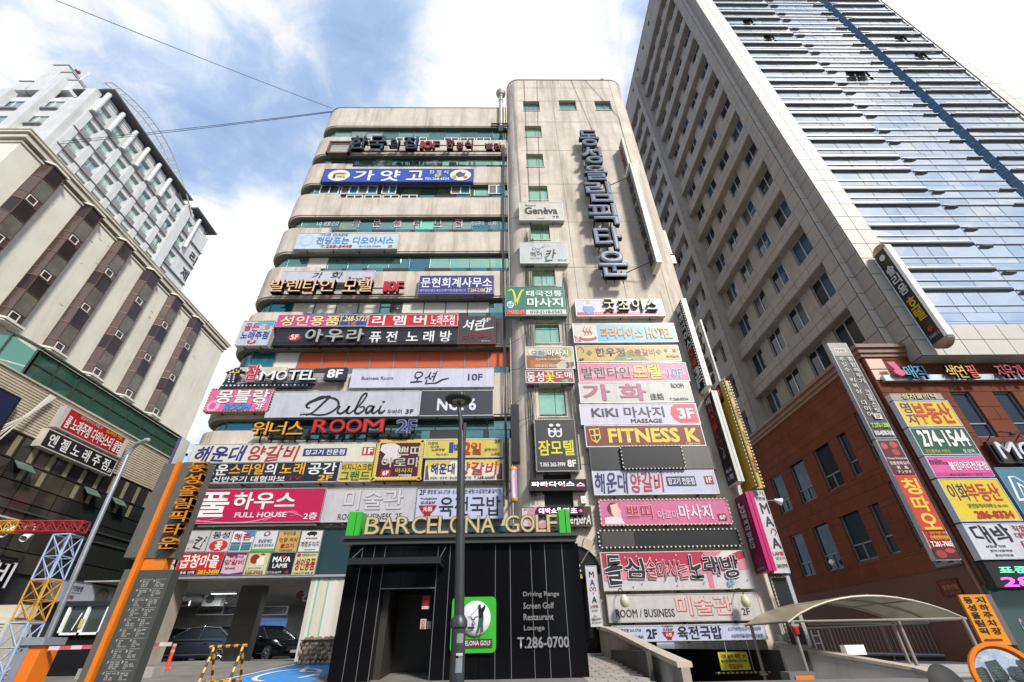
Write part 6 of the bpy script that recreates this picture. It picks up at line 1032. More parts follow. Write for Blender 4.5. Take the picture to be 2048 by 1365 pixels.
for i in range(6):
    x = -46.2 - 4.4 * i + (.6 if i == 0 else 0); M().box(x - 1.1, x, ay0 - .75, ay0, 25, 53.2 + (2.6 if i == 1 else 0)).build('pilaster', tile, AB); M().box(x - 1.3, x - 1.12, ay0 - .4, ay0, 25, 52.6).build('pilaster_fin', tg, AB)
for i, y in enumerate(yw[:6] + [41.9, 44.6]):
    mb = M(); mb.tube([(AX + .25, y - .28, 49.6 if i < 6 else 47.5), (AX + .25, y - .28, 53.2)], .26, 10); mb.build('round_pilaster', tile, AB, smooth=True)
    mb = M()
    for j in range(9): mb.box(AX - .05, AX + .05, y + .1 + j * .16, y + .16 + j * .16, 51.95, 53.1)
    mb.box(AX - .06, AX + .08, y + .05, y + 1.55, 52.5, 52.58); mb.build('attic_grille', wfr, AB); M().box(AX - .15, AX - .08, y + .08, y + 1.55, 51.9, 53.2).build('attic_void', gg, AB)
M().box(AX - .02, AX + .5, 41.2, 42.4, 20, 52.8).build('wall_pier', tile, AB)
em = mat('dark_eaves', (.10, .11, .12), .5)
for y0, y1, z in ((26.0, 41.3, 53.7), (42.6, 47.7, 53.7)): M().box(-49, AX + .75, y0, y1, z, z + .16).build('eaves_slab', em, AB); M().box(-49, AX + .8, y0 - .06, y1 + .06, z + .16, z + .24).build('eaves_edge', wfr, AB)
M().box(-56, AX - 3.2, 28.5, 44, 54.1, 55.6).build('penthouse', tile, AB)
for xa, xb, zt in ((-54.7, -52.9, 60.0), (-52.8, -51.5, 58.2), (-51.4, -49.8, 56.3), (-56.4, -54.8, 56.0)): M().box(xa, xb, 26.2, 31, 54.1, zt).build('roof_pier', tile, AB); M().box(xa - .1, xb + .1, 26.1, 31, zt, zt + .12).build('roof_pier_cap', tg, AB)
mb = M()  # curved roof truss
arc = [(AX + .6, y, 51.0 + 5.4 * sin(pi * min(1, max(0, (y - 20.5) / 23.5)))) for y in [25.5 + .85 * k for k in range(21)]]
arc2 = [(x - .0, y, z - .9) for x, y, z in arc]; mb.tube(arc, .09, 6); mb.tube([(x - .9, y, z) for x, y, z in arc], .09, 6)
for k, (x, y, z) in enumerate(arc): mb.tube([(x, y, z), (x - .9, y, z)], .07, 4); mb.tube([(x - .9, y, z), (x - .9, y, 54.1 if z > 54.1 else z - 1)], .06, 4)
mb.build('roof_truss', mat('truss_cream', (.55, .52, .46), .5), AB)
F_ = FA(44.7, 47.5, 40, 49.5)
for c, v in zip('리제', (.10, .42)): T(F_, c, (.45, v, .95, v + .17), '#3a3c44', AB, d=.04, th=.05, bold=.02, name='letter')
t = AB; mb = M(); mb.tube([(-52.5, 27.5, 58), (-51.9, 27.5, 61)], .03, 6); mb.build('mast', alu, AB); mb = M(); _b = at(155, 144, 27.6); mb.lathe(_b, [(0, -.2), (.3, -.1), (.3, .1), (0, .2)], 14); mb.tube([_b, (_b.x - .8, 27.6, 54)], .03, 5); mb.build('red_beacon', mat('beacon_red', (.35, .02, .03), .4), AB)
# ================================================================== low building with green glass and ribbed stone
LX = -17.0
LB = thing('ribbed_stone_building', 'low ribbed stone building with a dark glass front under a green glass lean-to', 'building', (-22, 18, 0))
rib = mat('ribbed_stone', (.47, .40, .31), .85, var=.18, scale=1.2, streak=.4)
yA, yB = 10.5, 23.6
M().box(-40, LX - .12, yA, yB, 7.2, 8.85).build('stone_backing', mat('rib_backing', (.14, .11, .08), .9), LB)  # darker backing seen in the gaps between the ribs
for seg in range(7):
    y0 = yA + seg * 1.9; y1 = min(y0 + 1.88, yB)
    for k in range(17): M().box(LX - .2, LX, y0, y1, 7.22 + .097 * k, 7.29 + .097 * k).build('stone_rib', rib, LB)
M().box(LX - .3, LX + .05, yA, yB, 8.86, 8.92).build('coping', rib, LB); M().box(LX - .25, LX + .02, yA, 14.3, 3, 7.2).build('stone_pier', rib, LB)
ggl = glass('lean_to_green_glass', (.045, .13, .095), .08, .5); gro = glass('lean_to_roof_glass', (.16, .22, .18), .15, .55, .3, 1.2); gf = mat('green_frame', (.045, .06, .05), .5, .3)
# lean-to: vertical glass band above the stone, sloping roof back to the hotel
ly0, ly1, lx = 14.4, 23.4, -17.8; lz0, lz1 = 8.9, 10.35
n = 9; pw = (ly1 - ly0) / n
for i in range(n):
    y = ly0 + pw * i
    for j, (a, b) in enumerate(((lz0, 9.3), (9.3, 9.85), (9.85, lz1))):
        if j == 0 and i % 2 == 1:
            mb = M(); mb.prism([(lx + .02, y + .08, b), (lx + .02, y + pw - .08, b), (lx + .35, y + pw - .08, a + .08), (lx + .35, y + .08, a + .08)], (.02, 0, .03)); mb.build('open_sash', glass('sash_glass', (.2, .28, .24), .1, .5), LB); M().box(lx - .1, lx - .08, y + .05, y + pw - .05, a, b).build('open_void', dark, LB)
        else: M().box(lx - .03, lx, y + .04, y + pw - .04, a + .03, b - .03).build('green_pane', ggl, LB)
mb = M()
for i in range(n + 1): y = ly0 + pw * i; mb.box(lx - .05, lx + .04, y - .035, y + .035, lz0, lz1)
for z in (lz0, 9.3, 9.85, lz1): mb.box(lx - .05, lx + .035, ly0, ly1, z - .025, z + .025)
mb.build('lean_to_frame', gf, LB)
rx, rz = -19.6, 11.35
for i in range(n): y = ly0 + pw * i; mb = M(); mb.prism([(lx + .06, y + .03, lz1 + .05), (lx + .06, y + pw - .03, lz1 + .05), (rx, y + pw - .03, rz), (rx, y + .03, rz)], (0, 0, .05)); mb.build('roof_pane', gro, LB)
mb = M(); mb.tube([(lx + .1, ly0, lz1 + .08), (lx + .1, ly1, lz1 + .08)], .06, 6); mb.tube([(lx + .1, ly0, lz1 + .08), (rx, ly0, rz)], .06, 6)
for i in range(1, n): y = ly0 + pw * i; mb.tube([(lx + .1, y, lz1 + .11), (rx, y, rz + .06)], .025, 4)
mb.build('roof_frame', gf, LB)
# gable end facing the street
gx0 = [lx, -19.2, -20.6, -22.5, -25]
for a, b in zip(gx0, gx0[1:]):
    top = lambda x: lz1 + (rz - lz1) * min(1, (lx - x) / (lx - rx))
    for f0, f1 in ((0, .5), (.5, .97)):
        q = [(a - .04, ly0 - .02, lz0 + (top(a) - lz0) * f0 + .03), (b + .04, ly0 - .02, lz0 + (top(b) - lz0) * f0 + .03), (b + .04, ly0 - .02, lz0 + (top(b) - lz0) * f1 - .03), (a - .04, ly0 - .02, lz0 + (top(a) - lz0) * f1 - .03)]
        M().prism(q, (0, .03, 0)).build('gable_pane', glass('gable_glass', (.12, .30, .22), .08, .4), LB)
    M().box(a - .04, a + .04, ly0 - .06, ly0 + .04, lz0, top(a)).build('gable_post', gf, LB)
M().box(-30, lx - .5, ly0 + .5, ly1, 7, lz0 + .1).build('inner_floor', dark, LB)
# dark glass front
dg = [glass('smoked_glass_%d' % i, c, .12, .35) for i, c in enumerate([(.045, .038, .03), (.07, .06, .042), (.03, .028, .028), (.025, .032, .03)])]; bldm = mat('tan_blind', (.22, .19, .12), .5)  # blind strips are one plain tan
rg = random.Random(8); zs = [3.1, 3.75, 4.6, 5.2, 5.75, 6.35, 7.18]; y = 14.4
for i in range(12):
    w = .77
    for j, (a, b) in enumerate(zip(zs, zs[1:])):
        m_ = rg.choice(dg[:3]) if y < 19 else rg.choice(dg[2:]); M().box(LX - .1, LX - .06, y + .025, y + w - .025, a + .02, b - .02).build('dark_pane', m_, LB)
        if j == 5 or (j == 4 and i % 3): M().box(LX - .055, LX - .045, y + w * .6, y + w * .85, a + .06, b - .06).build('blind_strip', bldm, LB)
        if (i, j) in ((1, 4), (5, 4), (7, 4)): mb = M(); mb.prism([(LX - .02, y + .05, b - .02), (LX - .02, y + w - .05, b - .02), (LX + .28, y + w - .05, a + .3), (LX + .28, y + .05, a + .3)], (.02, 0, .02)); mb.build('open_sash', MC['sash_glass'], LB)
    y += w
M().box(-40, LX - .15, 14.3, yB, .1, 7.2).build('dark_core', dark, LB)
mb = M(); mb.box(LX - .06, LX, 14.4, yB, 4.9, 4.96); mb.box(LX - .06, LX, 14.4, yB, 4.55, 4.62); mb.build('glass_transom', gf, LB)
M().box(LX - .9, LX - .1, 18.6, 19.2, .1, 3.0).build('shopfront_pier', dark, LB)
FSL = lambda y0, y1, z0, z1, d=0.0: Fr((LX + .25 + d, y0, z0), (0, 1, 0), (0, 0, 1), y1 - y0, z1 - z0, (1, 0, 0))
sign(FSL(15.6, 19.0, 7.75, 8.6), 'red and white signboard on the ribbed stone, above the black one with a yellow rim', '#b3141e', [('R', (.0, .02, .06, .98), '#cfc9c0'), ('R', (.93, .02, 1, .98), '#cfc9c0'), ('T', '동양비즈니스호텔 3F', (.22, .06, .55, .22), '#e8b4ac'), ('T', '02-서비스 전문', (.62, .06, .88, .24), '#e8c02c'), ('T', '룸 노래주점 다이너스티 클럽', (.08, .32, .93, .86), '#f0ebe6', dict(bold=.045))], edge='#b9b6ae', depth=.3)
sign(FSL(15.45, 18.95, 6.95, 7.62), 'black signboard with a yellow rim and white characters on the ribbed stone', '#141414', [('R', (.0, .0, 1, .05), '#d8c01c'), ('R', (.0, .95, 1, 1.0), '#d8c01c'), ('T', '엔 젤 노 래 주 점', (.06, .16, .90, .82), '#e9e9e6', dict(bold=.04)), ('T', '3F', (.92, .62, .975, .86), '#e0e0e0')], edge='#c9c6ba', depth=.3)
sign(FSL(11.0, 14.0, 6.7, 8.1), 'dark blue blank sign at the far left edge of the ribbed stone', '#0e1c46', depth=.2, edge='#1a1a1c', rim=.06)
sign(FSL(19.1, 23.4, 2.35, 3.1), 'pale grey signboard with small writing and a round badge over the shop window', '#a9adb8', [('T', '양고기전문점', (.08, .2, .26, .42), '#2c2c30', dict(bold=.03)), ('R', (.08, .5, .26, .515), '#4a4a50'), ('T', 'Lamb', (.12, .58, .2, .78), '#7a3a34', dict(warp=.06, shear=.2)), ('E', (.43, .12, .60, .88), '#4a6a44'), ('E', (.46, .2, .57, .7), '#8a6a34'), ('T', '양', (.66, .2, .80, .9), '#7aa8c4', dict(bold=.06, out=[(.1, '#2a4a6a')])), ('T', '꼬치', (.83, .2, .98, .9), '#7aa8c4', dict(bold=.06, out=[(.1, '#2a4a6a')]))], edge='#6a6c70', depth=.3)
F_ = FSL(14.2, 17.0, 2.45, 3.5); t = sign(F_, 'black slatted signboard with tall white letters at the left edge', '#131313', edge='#0c0c0c', depth=.3)
for k in range(12): mb = M(); fbox(mb, F_, .05, F_.w - .05, .05 + k * .08, .09 + k * .08, .0, .03); mb.build('slat', blk, t)
letters(F_, '도깨비', (.30, .16, .98, .86), '#8d8d94', t, th=.08, d=.05, bold=.05, face='#e6e6ec', gap=.02)
# spotlights over it
for i in range(3):
    c = Vector((LX + .7, 14.9 + .75 * i, 4.1)); l = thing('spotlight', ['nearest', 'middle', 'farthest'][i] + ' white can spotlight over the black slatted signboard', 'lamp', c, 'spotlights on the rail'); mb = M(); mb.lathe(c, [(0, .25), (.09, .24), (.1, 0), (.11, -.2), (.1, -.2)], 14, (-.3, .7, .55)); mb.build('lamp_can', white, l, smooth=True); mb = M(); mb.tube([c + Vector((0, .12, .12)), c + Vector((-.1, .2, .35)), c + Vector((-.7, .2, .35))], .02, 5); mb.build('arm', alu, l)
mb = M(); mb.tube([(LX + .6, 12, 4.5), (LX + .6, 16.6, 4.5)], .03, 6); tag(mb.build('lamp_rail', alu), 'thin metal rail carrying the spotlights', 'rail')
# purple banner blade at the far end of the wing
blade(-14.95, 19.45, 20.1, 7.0, 8.9, .16, 'white-edged violet blade sign at the left end of the wing', '#8f8ab0', '#c9c9c6', front='#5c5488', group=None)
# ================================================================== black golf kiosk
KY = 14.0; KB = thing('golf_kiosk', 'glossy black kiosk with raised gold capitals and green end plates on its roof', 'kiosk', (-1.2, 15.3, 0))
kg = glass('black_glass', (.004, .004, .005), .12, .0, .04, .6); kg.node_tree.nodes['Principled BSDF'].inputs['Specular IOR Level'].default_value = .14; seam = mat('seam_alu', (.28, .29, .30), .35, .7)
kx = [-4.5, -4.08, -3.72, -3.3] ; kx2 = [-2.0, -1.62, -1.2, -.35, .1, .75, 1.15, 1.62, 2.08]
KD = KY + 2.6
mb = M(); mb.box(-4.46, 2.06, KY + .05, KD, -.05, 3.2); mb.box(-4.46, -3.5, KY + .04, KY + .4, -.05, 3.2)
kb = M(); kb.box(-4.46, -3.45, KY + .05, KD, -.05, 3.2); kb.box(-1.95, 2.06, KY + .05, KD, -.05, 3.2); kb.box(-3.45, -1.95, KY + .05, KD, 2.12, 3.2); kb.box(-3.45, -1.95, KY + 1.7, KD, -.05, 2.12); kb.build('kiosk_core', mat('kiosk_core', (.005, .005, .006), .5), KB)
def kpan(x0, x1, z0, z1): M().box(x0 + .008, x1 - .008, KY + .005, KY + .05, z0, z1).build('black_panel', kg, KB)
for a, b in ((-4.5, -4.12), (-4.12, -3.78), (-3.78, -3.47)): kpan(a, b, -.05, 3.2)
for a, b in ((-1.95, -1.6), (-1.6, -1.15), (-1.15, -.72), (-.72, -.3), (-.3, .12), (.12, .72), (.72, 1.12), (1.12, 1.62), (1.62, 2.1)): kpan(a, b, -.05, 3.2)
for a, b in ((-3.47, -2.93), (-2.93, -2.48), (-2.48, -1.95)): kpan(a, b, 2.14, 3.2)
mb = M()
for x in (-4.12, -3.78, -3.47, -1.95, -1.6, -.3, .12, .72, 1.12, 1.62): mb.box(x - .007, x + .007, KY - .003, KY + .02, 0, 3.2)
mb.box(-3.47, -1.95, KY - .004, KY + .03, 2.1, 2.125); mb.build('seam_strip', seam, KB)
for i in range(5): M().box(-4.5, -4.46, KY + .05 + .5 * i, KY + .54 + .5 * i, -.05, 3.2).build('black_panel', kg, KB)
M().box(-3.4, -2.0, KY + 1.6, KY + 1.68, .0, 2.1).build('inner_door', mat('inner_door', (.006, .006, .006), .5), KB)
M().box(-3.44, -3.25, KY + .3, KY + 1.6, 0, 2.1).build('passage_wall', mat('passage_wall', (.025, .021, .016), .6, var=.1), KB)
mb = M(); mb.box(-4.66, 2.03, KY - .18, KD, 3.22, 3.36); mb.box(-4.72, 2.1, KY - .26, KD, 3.36, 3.44); mb.build('roof_slab', mat('anthracite', (.035, .037, .04), .5, var=.1), KB)
grn = mat('lime_panel', (.028, .36, .022), .4, var=.08); F_ = Fr((-4.1, KY - .12, 3.47), (1, 0, 0), (0, 0, 1), 5.62, .47)
for x0, x1 in ((-4.64, -4.42), (-4.40, -4.26), (1.58, 1.76), (1.78, 1.9)):
    M().box(x0, x1, KY - .18, KY + 1.0, 3.44, 4.12).build('green_plate', grn, KB)
letters(F_, 'BARCELONA GOLF', (0, .0, 1, 1), '#5f5238', KB, th=.09, bold=.045, face='#c9b888', gap=.05)
mb = M(); mb.box(-4.1, 1.55, KY + .05, KY + .1, 3.5, 3.56); mb.build('letter_rail', blk, KB)
mb = M(); mb.box(-4.25, -1.75, KY - .75, KY - .02, 2.66, 2.72); mb.box(-4.25, -1.75, KY - .78, KY - .72, 2.62, 2.78); mb.box(-4.25, -4.18, KY - .72, KY, 2.6, 2.78); mb.box(-1.82, -1.75, KY - .72, KY, 2.6, 2.78); mb.build('door_canopy', mat('canopy_black', (.02, .021, .023), .4, .3), KB)
mb = M(); mb.tube([(-4.2, KY - .7, 2.75), (-4.1, KY, 3.18)], .012, 5); mb.tube([(-1.8, KY - .7, 2.75), (-1.72, KY, 3.18)], .012, 5); mb.build('canopy_rod', seam, KB)
F_ = Fr((.32, KY, .68), (1, 0, 0), (0, 0, 1), 1.45, 1.3); gm2 = mat('etched_letters', (.30, .29, .28), .35, .5)
for s_, v, w in (('Driving Range', .0, .62), ('Screen Golf', .20, .52), ('Restaurant', .40, .50), ('Lounge', .60, .34)): T(F_, s_, (.10, v, .10 + w * 1.1, v + .11), 0, KB, d=.006, th=.02, bold=.02, m=gm2)
T(F_, 'T.286-0700', (-.02, .80, .90, .98), 0, KB, d=.006, th=.03, bold=.03, m=mat('silver_letters', (.5, .5, .52), .3, .8))
t = thing('notice_plate', 'small red notice on the glass beside the kiosk door', 'notice', (-2.2, KY + .2, 1.9)); M().box(-2.33, -2.12, KY + .28, KY + .30, 1.7, 1.95).build('plate', paint('#a3141c'), t); M().box(-2.33, -2.12, KY + .275, KY + .28, 1.63, 1.70).build('plate_foot', paint('#d8c8c8'), t)
for x0, x1, z0, z1, lb in ((-2.33, -2.17, 1.17, 1.4, 'white no-smoking notice low beside the kiosk door, larger of the two'), (-2.14, -2.04, 1.17, 1.34, 'white no-smoking notice low beside the kiosk door, smaller of the two')):
    t = thing('smoking_notice', lb, 'notice', (x0, KY + .3, z0)); M().box(x0, x1, KY + .28, KY + .30, z0, z1).build('plate', paint('#c8b4b4'), t); F3 = Fr((x0, KY + .28, z0), (1, 0, 0), (0, 0, 1), x1 - x0, z1 - z0); elems(F3, [('E', (.25, .12, .75, .62), '#b02a34'), ('E', (.33, .2, .67, .54), '#c8b4b4'), ('L', [(.3, .5), (.7, .22)], .08, '#b02a34'), ('T', '금연', (.25, .7, .75, .9), '#7a2a30')], t)
F_ = frameY((905, 1195), (992, 1306), KY - .1)
t = thing('green_golf_sign', 'green rounded plate with a golf ball disc and a golfer figure on the kiosk front', 'sign', F_.p(F_.w / 2, F_.h / 2)); r_ = .12
pts = []
for cx_, cy_, a0 in ((F_.w - r_, F_.h - r_, 0), (r_, F_.h - r_, pi / 2), (r_, r_, pi), (F_.w - r_, r_, 3 * pi / 2)): pts += [F_.p(cx_ + r_ * cos(a0 + k * pi / 8), cy_ + r_ * sin(a0 + k * pi / 8), -.08) for k in range(5)]
M().prism(pts, F_.N * .08).build('plate', grn, t)
bc = F_.q(.54, .395); mb = M(); mb.lathe(bc, [(.385, 0), (.40, .03), (.37, .07), (.25, .11), (0, .13)], 28, F_.N); mb.build('ball_disc', mat('ball_white', (.62, .62, .66), .45), t, smooth=True)
Fb = Fr(bc + Vector((-.4, -.135, -.4)), (1, 0, 0), (0, 0, 1), .8, .8)
elems(Fb, [('P', [(.58, .16), (.62, .11), (.67, .12), (.69, .2), (.66, .26), (.61, .24)], '#141414'), ('P', [(.60, .26), (.70, .22), (.76, .18), (.78, .12), (.84, .18), (.80, .3), (.76, .34), (.77, .5), (.62, .5), (.61, .38)], '#161616'), ('P', [(.62, .5), (.78, .5), (.76, .66), (.77, .9), (.71, .9), (.69, .68), (.66, .78), (.61, .92), (.56, .9), (.60, .70)], '#2c5a48'), ('L', [(.70, .14), (.5, .28), (.36, .42)], (.012, .012), '#7a7a7a'), ('L', [(.25, .46), (.36, .47), (.40, .53), (.48, .53), (.50, .47), (.62, .46)], .025, '#1a1a1c'), ('E', (.40, .58, .50, .70), '#3a3a3c'), ('E', (.42, .60, .48, .68), '#b4b4b8'), ('P', [(.22, .80), (.28, .74), (.50, .74), (.45, .80)], '#2a2a30')], t, 0)
mb = M(); fbox(mb, F_, F_.w * .07, F_.w * .92, F_.h * .09, F_.h * .24, .0, .02); mb.build('name_strip', mat('mirror_brown', (.24, .17, .13), .15, .8), t); T(F_, 'BARCELONA GOLF', (.1, .79, .88, .87), '#d8d4cc', t, d=.024, bold=.03)
mb = M(); mb.box(F_.o.x + .2, F_.o.x + .3, KY - .1, KY + .02, .8, .9); mb.build('mount', blk, t)
# ================================================================== street lamps
t = thing('street_lamp', 'dark grey street lamp with a flat round head in front of the kiosk', 'street lamp', (-.72, 8, 0)); lpm = mat('lamp_pole_grey', (.05, .052, .055), .4, .4, var=.15, scale=8); c = at(919, 800, 8)
mb = M(); mb.tube([(-.71, 8, 0), (-.72, 8, 1.0)], .105, 20); mb.lathe((-.72, 8, .98), [(.105, 0), (.13, .02), (.13, .1), (.085, .17)], 20); mb.tube([(-.72, 8, 1.1), (-.83, 8.0, 4.15)], .078, 20, r2=.07); mb.build('pole', lpm, t, smooth=True)
mb = M(); mb.tube([(-.77, 8.0, 3.3), (-.775, 7.95, 4.3)], .035, 10); mb.tube([(-.83, 8, 4.1), (-.86, 8, 4.4), (-.90, 8, 4.62), (-.92, 8.0, 4.78)], .04, 10); mb.build('arm', lpm, t)
hc = Vector((-.92, 8.0, 4.84)); mb = M(); mb.lathe(hc, [(.12, -.05), (.245, -.03), (.25, .0), (.25, .04), (.2, .08), (.05, .1), (0, .1)], 32); mb.build('lamp_head', lpm, t)
mb = M(); mb.lathe(hc, [(.0, -.056), (.13, -.052), (.13, -.03)], 28); mb.build('lens', mat('lamp_lens', (.34, .30, .22), .3), t)
mb = M()
for k in range(28): a = 2 * pi * k / 28; mb.box(hc.x + .255 * cos(a) - .012, hc.x + .255 * cos(a) + .012, hc.y + .255 * sin(a) - .012, hc.y + .255 * sin(a) + .012, hc.z - .02, hc.z + .05)
mb.build('cooling_rib', lpm, t)
for z, s_, c_ in ((.8, .12, '#8a8f94'), (.45, .2, '#7a8b98'), (.62, .06, '#c4c4c4')): mb = M(); mb.lathe((-.715, 8, z), [(.1075, 0), (.1075, s_)], 20); mb.v = [v for v in mb.v]; mb.f = mb.f[12:15]; mb.build('sticker', paint(c_), t)
t = thing('steel_pole_lamp', 'leaning-armed galvanised steel pole left of the pylon', 'street lamp', (-9.3, 11, 0)); gal = mat('galvanised', (.42, .44, .47), .35, .75, var=.15, scale=6)
mb = M(); mb.tube([(-9.3, 11, -.2), (-9.47, 11, 3), (-9.55, 11, 4.95)], .06, 14, r2=.045); mb.build('pole', gal, t, smooth=True)
mb = M(); mb.tube([(-9.55, 11, 4.9), (-9.53, 11, 5.08), (-9.42, 10.98, 5.18), (-9.2, 10.9, 5.22)], .055, 12); mb.lathe((-9.2, 10.9, 5.22), [(.055, 0), (.07, .02), (.05, .12), (0, .14)], 12, (1, -.3, .1)); mb.build('arm', gal, t, smooth=True)
# ================================================================== toy-coloured lattice crane
t = thing('lattice_crane', 'tower-crane shaped lattice in pale blue and yellow with a red jib', 'lattice tower', (-9.2, 10, 0)); cb = mat('lattice_blue', (.30, .39, .56), .45, var=.15, scale=5); cy_ = mat('lattice_yellow', (.52, .25, .02), .45, var=.2, scale=5); crd = mat('lattice_red', (.28, .012, .015), .45, var=.2, scale=5)
def lat(a, b, w, n, m, nm):
    a, b = Vector(a), Vector(b); d = (b - a); ax = d.normalized(); s1 = ax.cross(Vector((0, 1, 0))).normalized() * w / 2; s2 = Vector((0, 1, 0)) * w / 2; mb = M()
    C = [s1 + s2, s1 - s2, -s1 - s2, -s1 + s2]
    for c in C: mb.tube([a + c, b + c], .016, 6)
    for i in range(n):
        p, q = a + d * i / n, a + d * (i + 1) / n; mid = (p + q) / 2
        for k in range(4): c, e = C[k], C[(k + 1) % 4]; mb.tube([p + c, p + e], .010, 5); mb.tube([p + c, q + e], .010, 5); mb.tube([p + e, q + c], .010, 5)
    for k in range(4): mb.tube([b + C[k], b + C[(k + 1) % 4]], .016, 5)
    mb.build(nm, m, t)
bz = [0.3, 1.15, 2.0, 2.8]
lat((-9.0, 10, .1), (-9.02, 10, 1.25), .34, 3, cb, 'mast_section'); lat((-9.02, 10, 1.27), (-9.05, 10, 1.95), .34, 2, cy_, 'mast_section'); lat((-9.05, 10, 1.97), (-9.08, 10, 2.78), .34, 2, cb, 'mast_section')
lat((-10.15, 10, 2.97), (-8.85, 10, 2.95), .2, 6, crd, 'jib_section'); lat((-12.2, 10, 3.0), (-10.17, 10, 2.97), .2, 9, cy_, 'jib_section')
# ================================================================== sign pylon
t = thing('orange_pylon', 'tall grey and orange directory pylon with a stack of raised gold characters', 'pylon sign', (-6.5, 9, 0)); pg_ = mat('pylon_grey', (.115, .108, .095), .45, .2, var=.15, scale=3, streak=.3, streakcol=(.05, .045, .035)); po_ = mat('pylon_orange', (.62, .16, .008), .4, var=.1, scale=3, streak=.25)
def slabq(x0, x1, y0, y1, z0, z1, nm, m): return M().box(x0, x1, y0, y1, z0, z1).build(nm, m, t)
slabq(-6.88, -6.72, 9.02, 9.3, -.3, 2.0, 'side_board', pg_); slabq(-7.0, -6.72, 9.02, 9.3, 2.2, 3.95, 'side_board', pg_); slabq(-6.70, -6.62, 8.93, 9.06, -.3, 3.96, 'orange_fin', po_)
slabq(-6.60, -6.08, 9.0, 9.25, 2.18, 3.97, 'name_board', pg_); slabq(-6.6, -6.2, 9.02, 9.2, 1.96, 2.18, 'orange_fin', po_); slabq(-6.58, -5.98, 8.98, 9.2, -.3, 1.98, 'directory_board', mat('directory_grey', (.055, .057, .052), .4))
F_ = Fr((-6.34, 9.0, 2.25), (1, 0, 0), (0, 0, 1), .28, 1.68); gold = mat('pylon_gold', '#b8760f', .4)
for i, c in enumerate('동성올림픽타운'): T(F_, c, (-.05, .01 + .14 * i, 1.05, .125 + .14 * i), 0, t, d=0, th=.14, bold=.03, name='letter', m=gold)
F_ = Fr((-6.52, 8.98, -.3), (1, 0, 0), (0, 0, 1), .54, 2.28); rg = random.Random(4); words = ['부동산', '노래방', '한의원', '미용실', '커피점', '세무사', '골프', '식당', '약국', '주점', '모텔', '사무소', '꽃집', '학원', '정육점']
v = .07
for fl in range(10, 0, -1):
    for u0 in (.12, .55):
        T(F_, '%dF' % fl if u0 < .3 else '%d0%d' % (fl, 1), (u0 - .06, v, u0 - .015, v + .016), '#c9c9c4', t, d=.004); mb = M(); fbox(mb, F_, F_.w * u0, F_.w * (u0 + .34), F_.h * (1 - v + .004), F_.h * (1 - v + .006), 0, .003); mb.build('printed_rule', ink('#b9b9b4'), t)
        T(F_, '\n'.join(rg.choice(words) + ('  ' + rg.choice(words) if rg.random() < .5 else '') for _ in range(4)), (u0 + .03, v + .004, u0 + .26 + rg.random() * .08, v + .05), '#c4c4bf', t, d=.004)
    v += .064
# ================================================================== barrier gate, booth, cones
t = thing('barrier_gate', 'orange and grey barrier machine with a red and white striped arm', 'barrier', (-8.6, 10, 0))
M().box(-8.87, -8.68, 9.9, 10.3, -.3, .93).build('grey_side', mat('barrier_grey', (.27, .29, .33), .4, .3), t); M().box(-8.68, -8.46, 9.92, 10.3, -.3, .9).build('orange_front', mat('barrier_orange', (.66, .16, .008), .35), t); M().box(-8.92, -8.42, 9.86, 10.35, .9, 1.02).build('housing_cap', MC['barrier_grey'], t)
mb = M(); mb.lathe((-8.78, 9.9, .83), [(.012, 0), (.012, .02), (0, .02)], 8, (0, -1, 0)); mb.build('lock', blk, t)
for i in range(11): M().box(-8.42 + i * .2, -8.42 + (i + 1) * .2 - .002, 10.02, 10.07, .82 + .003 * i, .88 + .003 * i).build('arm_stripe', paint('#d4606c') if i % 2 else paint('#e3d5d5'), t)
t = thing('height_plate', 'yellow plate with a red and black height figure hung on the striped arm', 'sign', (-7.2, 10.05, .7)); F_ = Fr((-7.28, 10.0, .53), (1, 0, 0), (0, 0, 1), .58, .27); mb = M(); fbox(mb, F_, 0, .58, 0, .27, -.01, 0); mb.build('plate', paint('#e8e01c'), t); T(F_, '높이제한금지', (.02, .06, .6, .32), '#a82c1c', t, bold=.03); T(F_, '2.5M', (.3, .42, .95, .86), '#1c1c1c', t, bold=.04)
t = thing('guard_booth', 'dark guard booth with white sliding windows behind the barrier', 'booth', (-11.5, 16.5, 0)); bk = mat('booth_black', (.012, .013, .015), .25)
M().box(-13.9, -11.25, 16.3, 16.9, .2, 2.05).build('booth_core', bk, t); M().box(-13.95, -11.2, 16.15, 16.9, 1.98, 2.12).build('booth_roof', bk, t)
def bwin(x0, x1, z0, z1, parent):
    f_ = M(); 
    for a in ((x0, x1, z0, z0 + .06), (x0, x1, z1 - .05, z1), (x0, x0 + .08, z0, z1), (x1 - .08, x1, z0, z1), ((x0 + x1) / 2 - .04, (x0 + x1) / 2 + .04, z0, z1)): f_.box(a[0], a[1], 16.18, 16.3, a[2], a[3])
    o = f_.build('window_frame', white, parent); M().box(x0 + .05, x1 - .05, 16.25, 16.27, z0 + .05, z1 - .05).build('pane', glass('booth_glass', (.05, .065, .06), .08, .2), o)
_a, _b = at(111, 1271, 16.18), at(196, 1271, 16.18); bwin(_a.x, _b.x, _a.z, at(135, 1207, 16.18).z, t)
_a, _b = at(244, 1326, 16.18), at(274, 1326, 16.18); bwin(_a.x, _b.x, _a.z, at(300, 1213, 16.18).z, t); M().box(_a.x + .08, _b.x - .08, 16.2, 16.25, _a.z + .06, _a.z + .62).build('lower_panel', mat('booth_cream', (.42, .40, .31), .5), t)
mb = M(); mb.tube([(-13.05, 16.15, 1.8), (-13.12, 16.12, 1.35)], .015, 5); mb.build('window_handle', white, t); M().box(-13.0, -12.9, 16.15, 16.17, 1.4, 1.65).build('yellow_tag', paint('#c9c07a'), t)
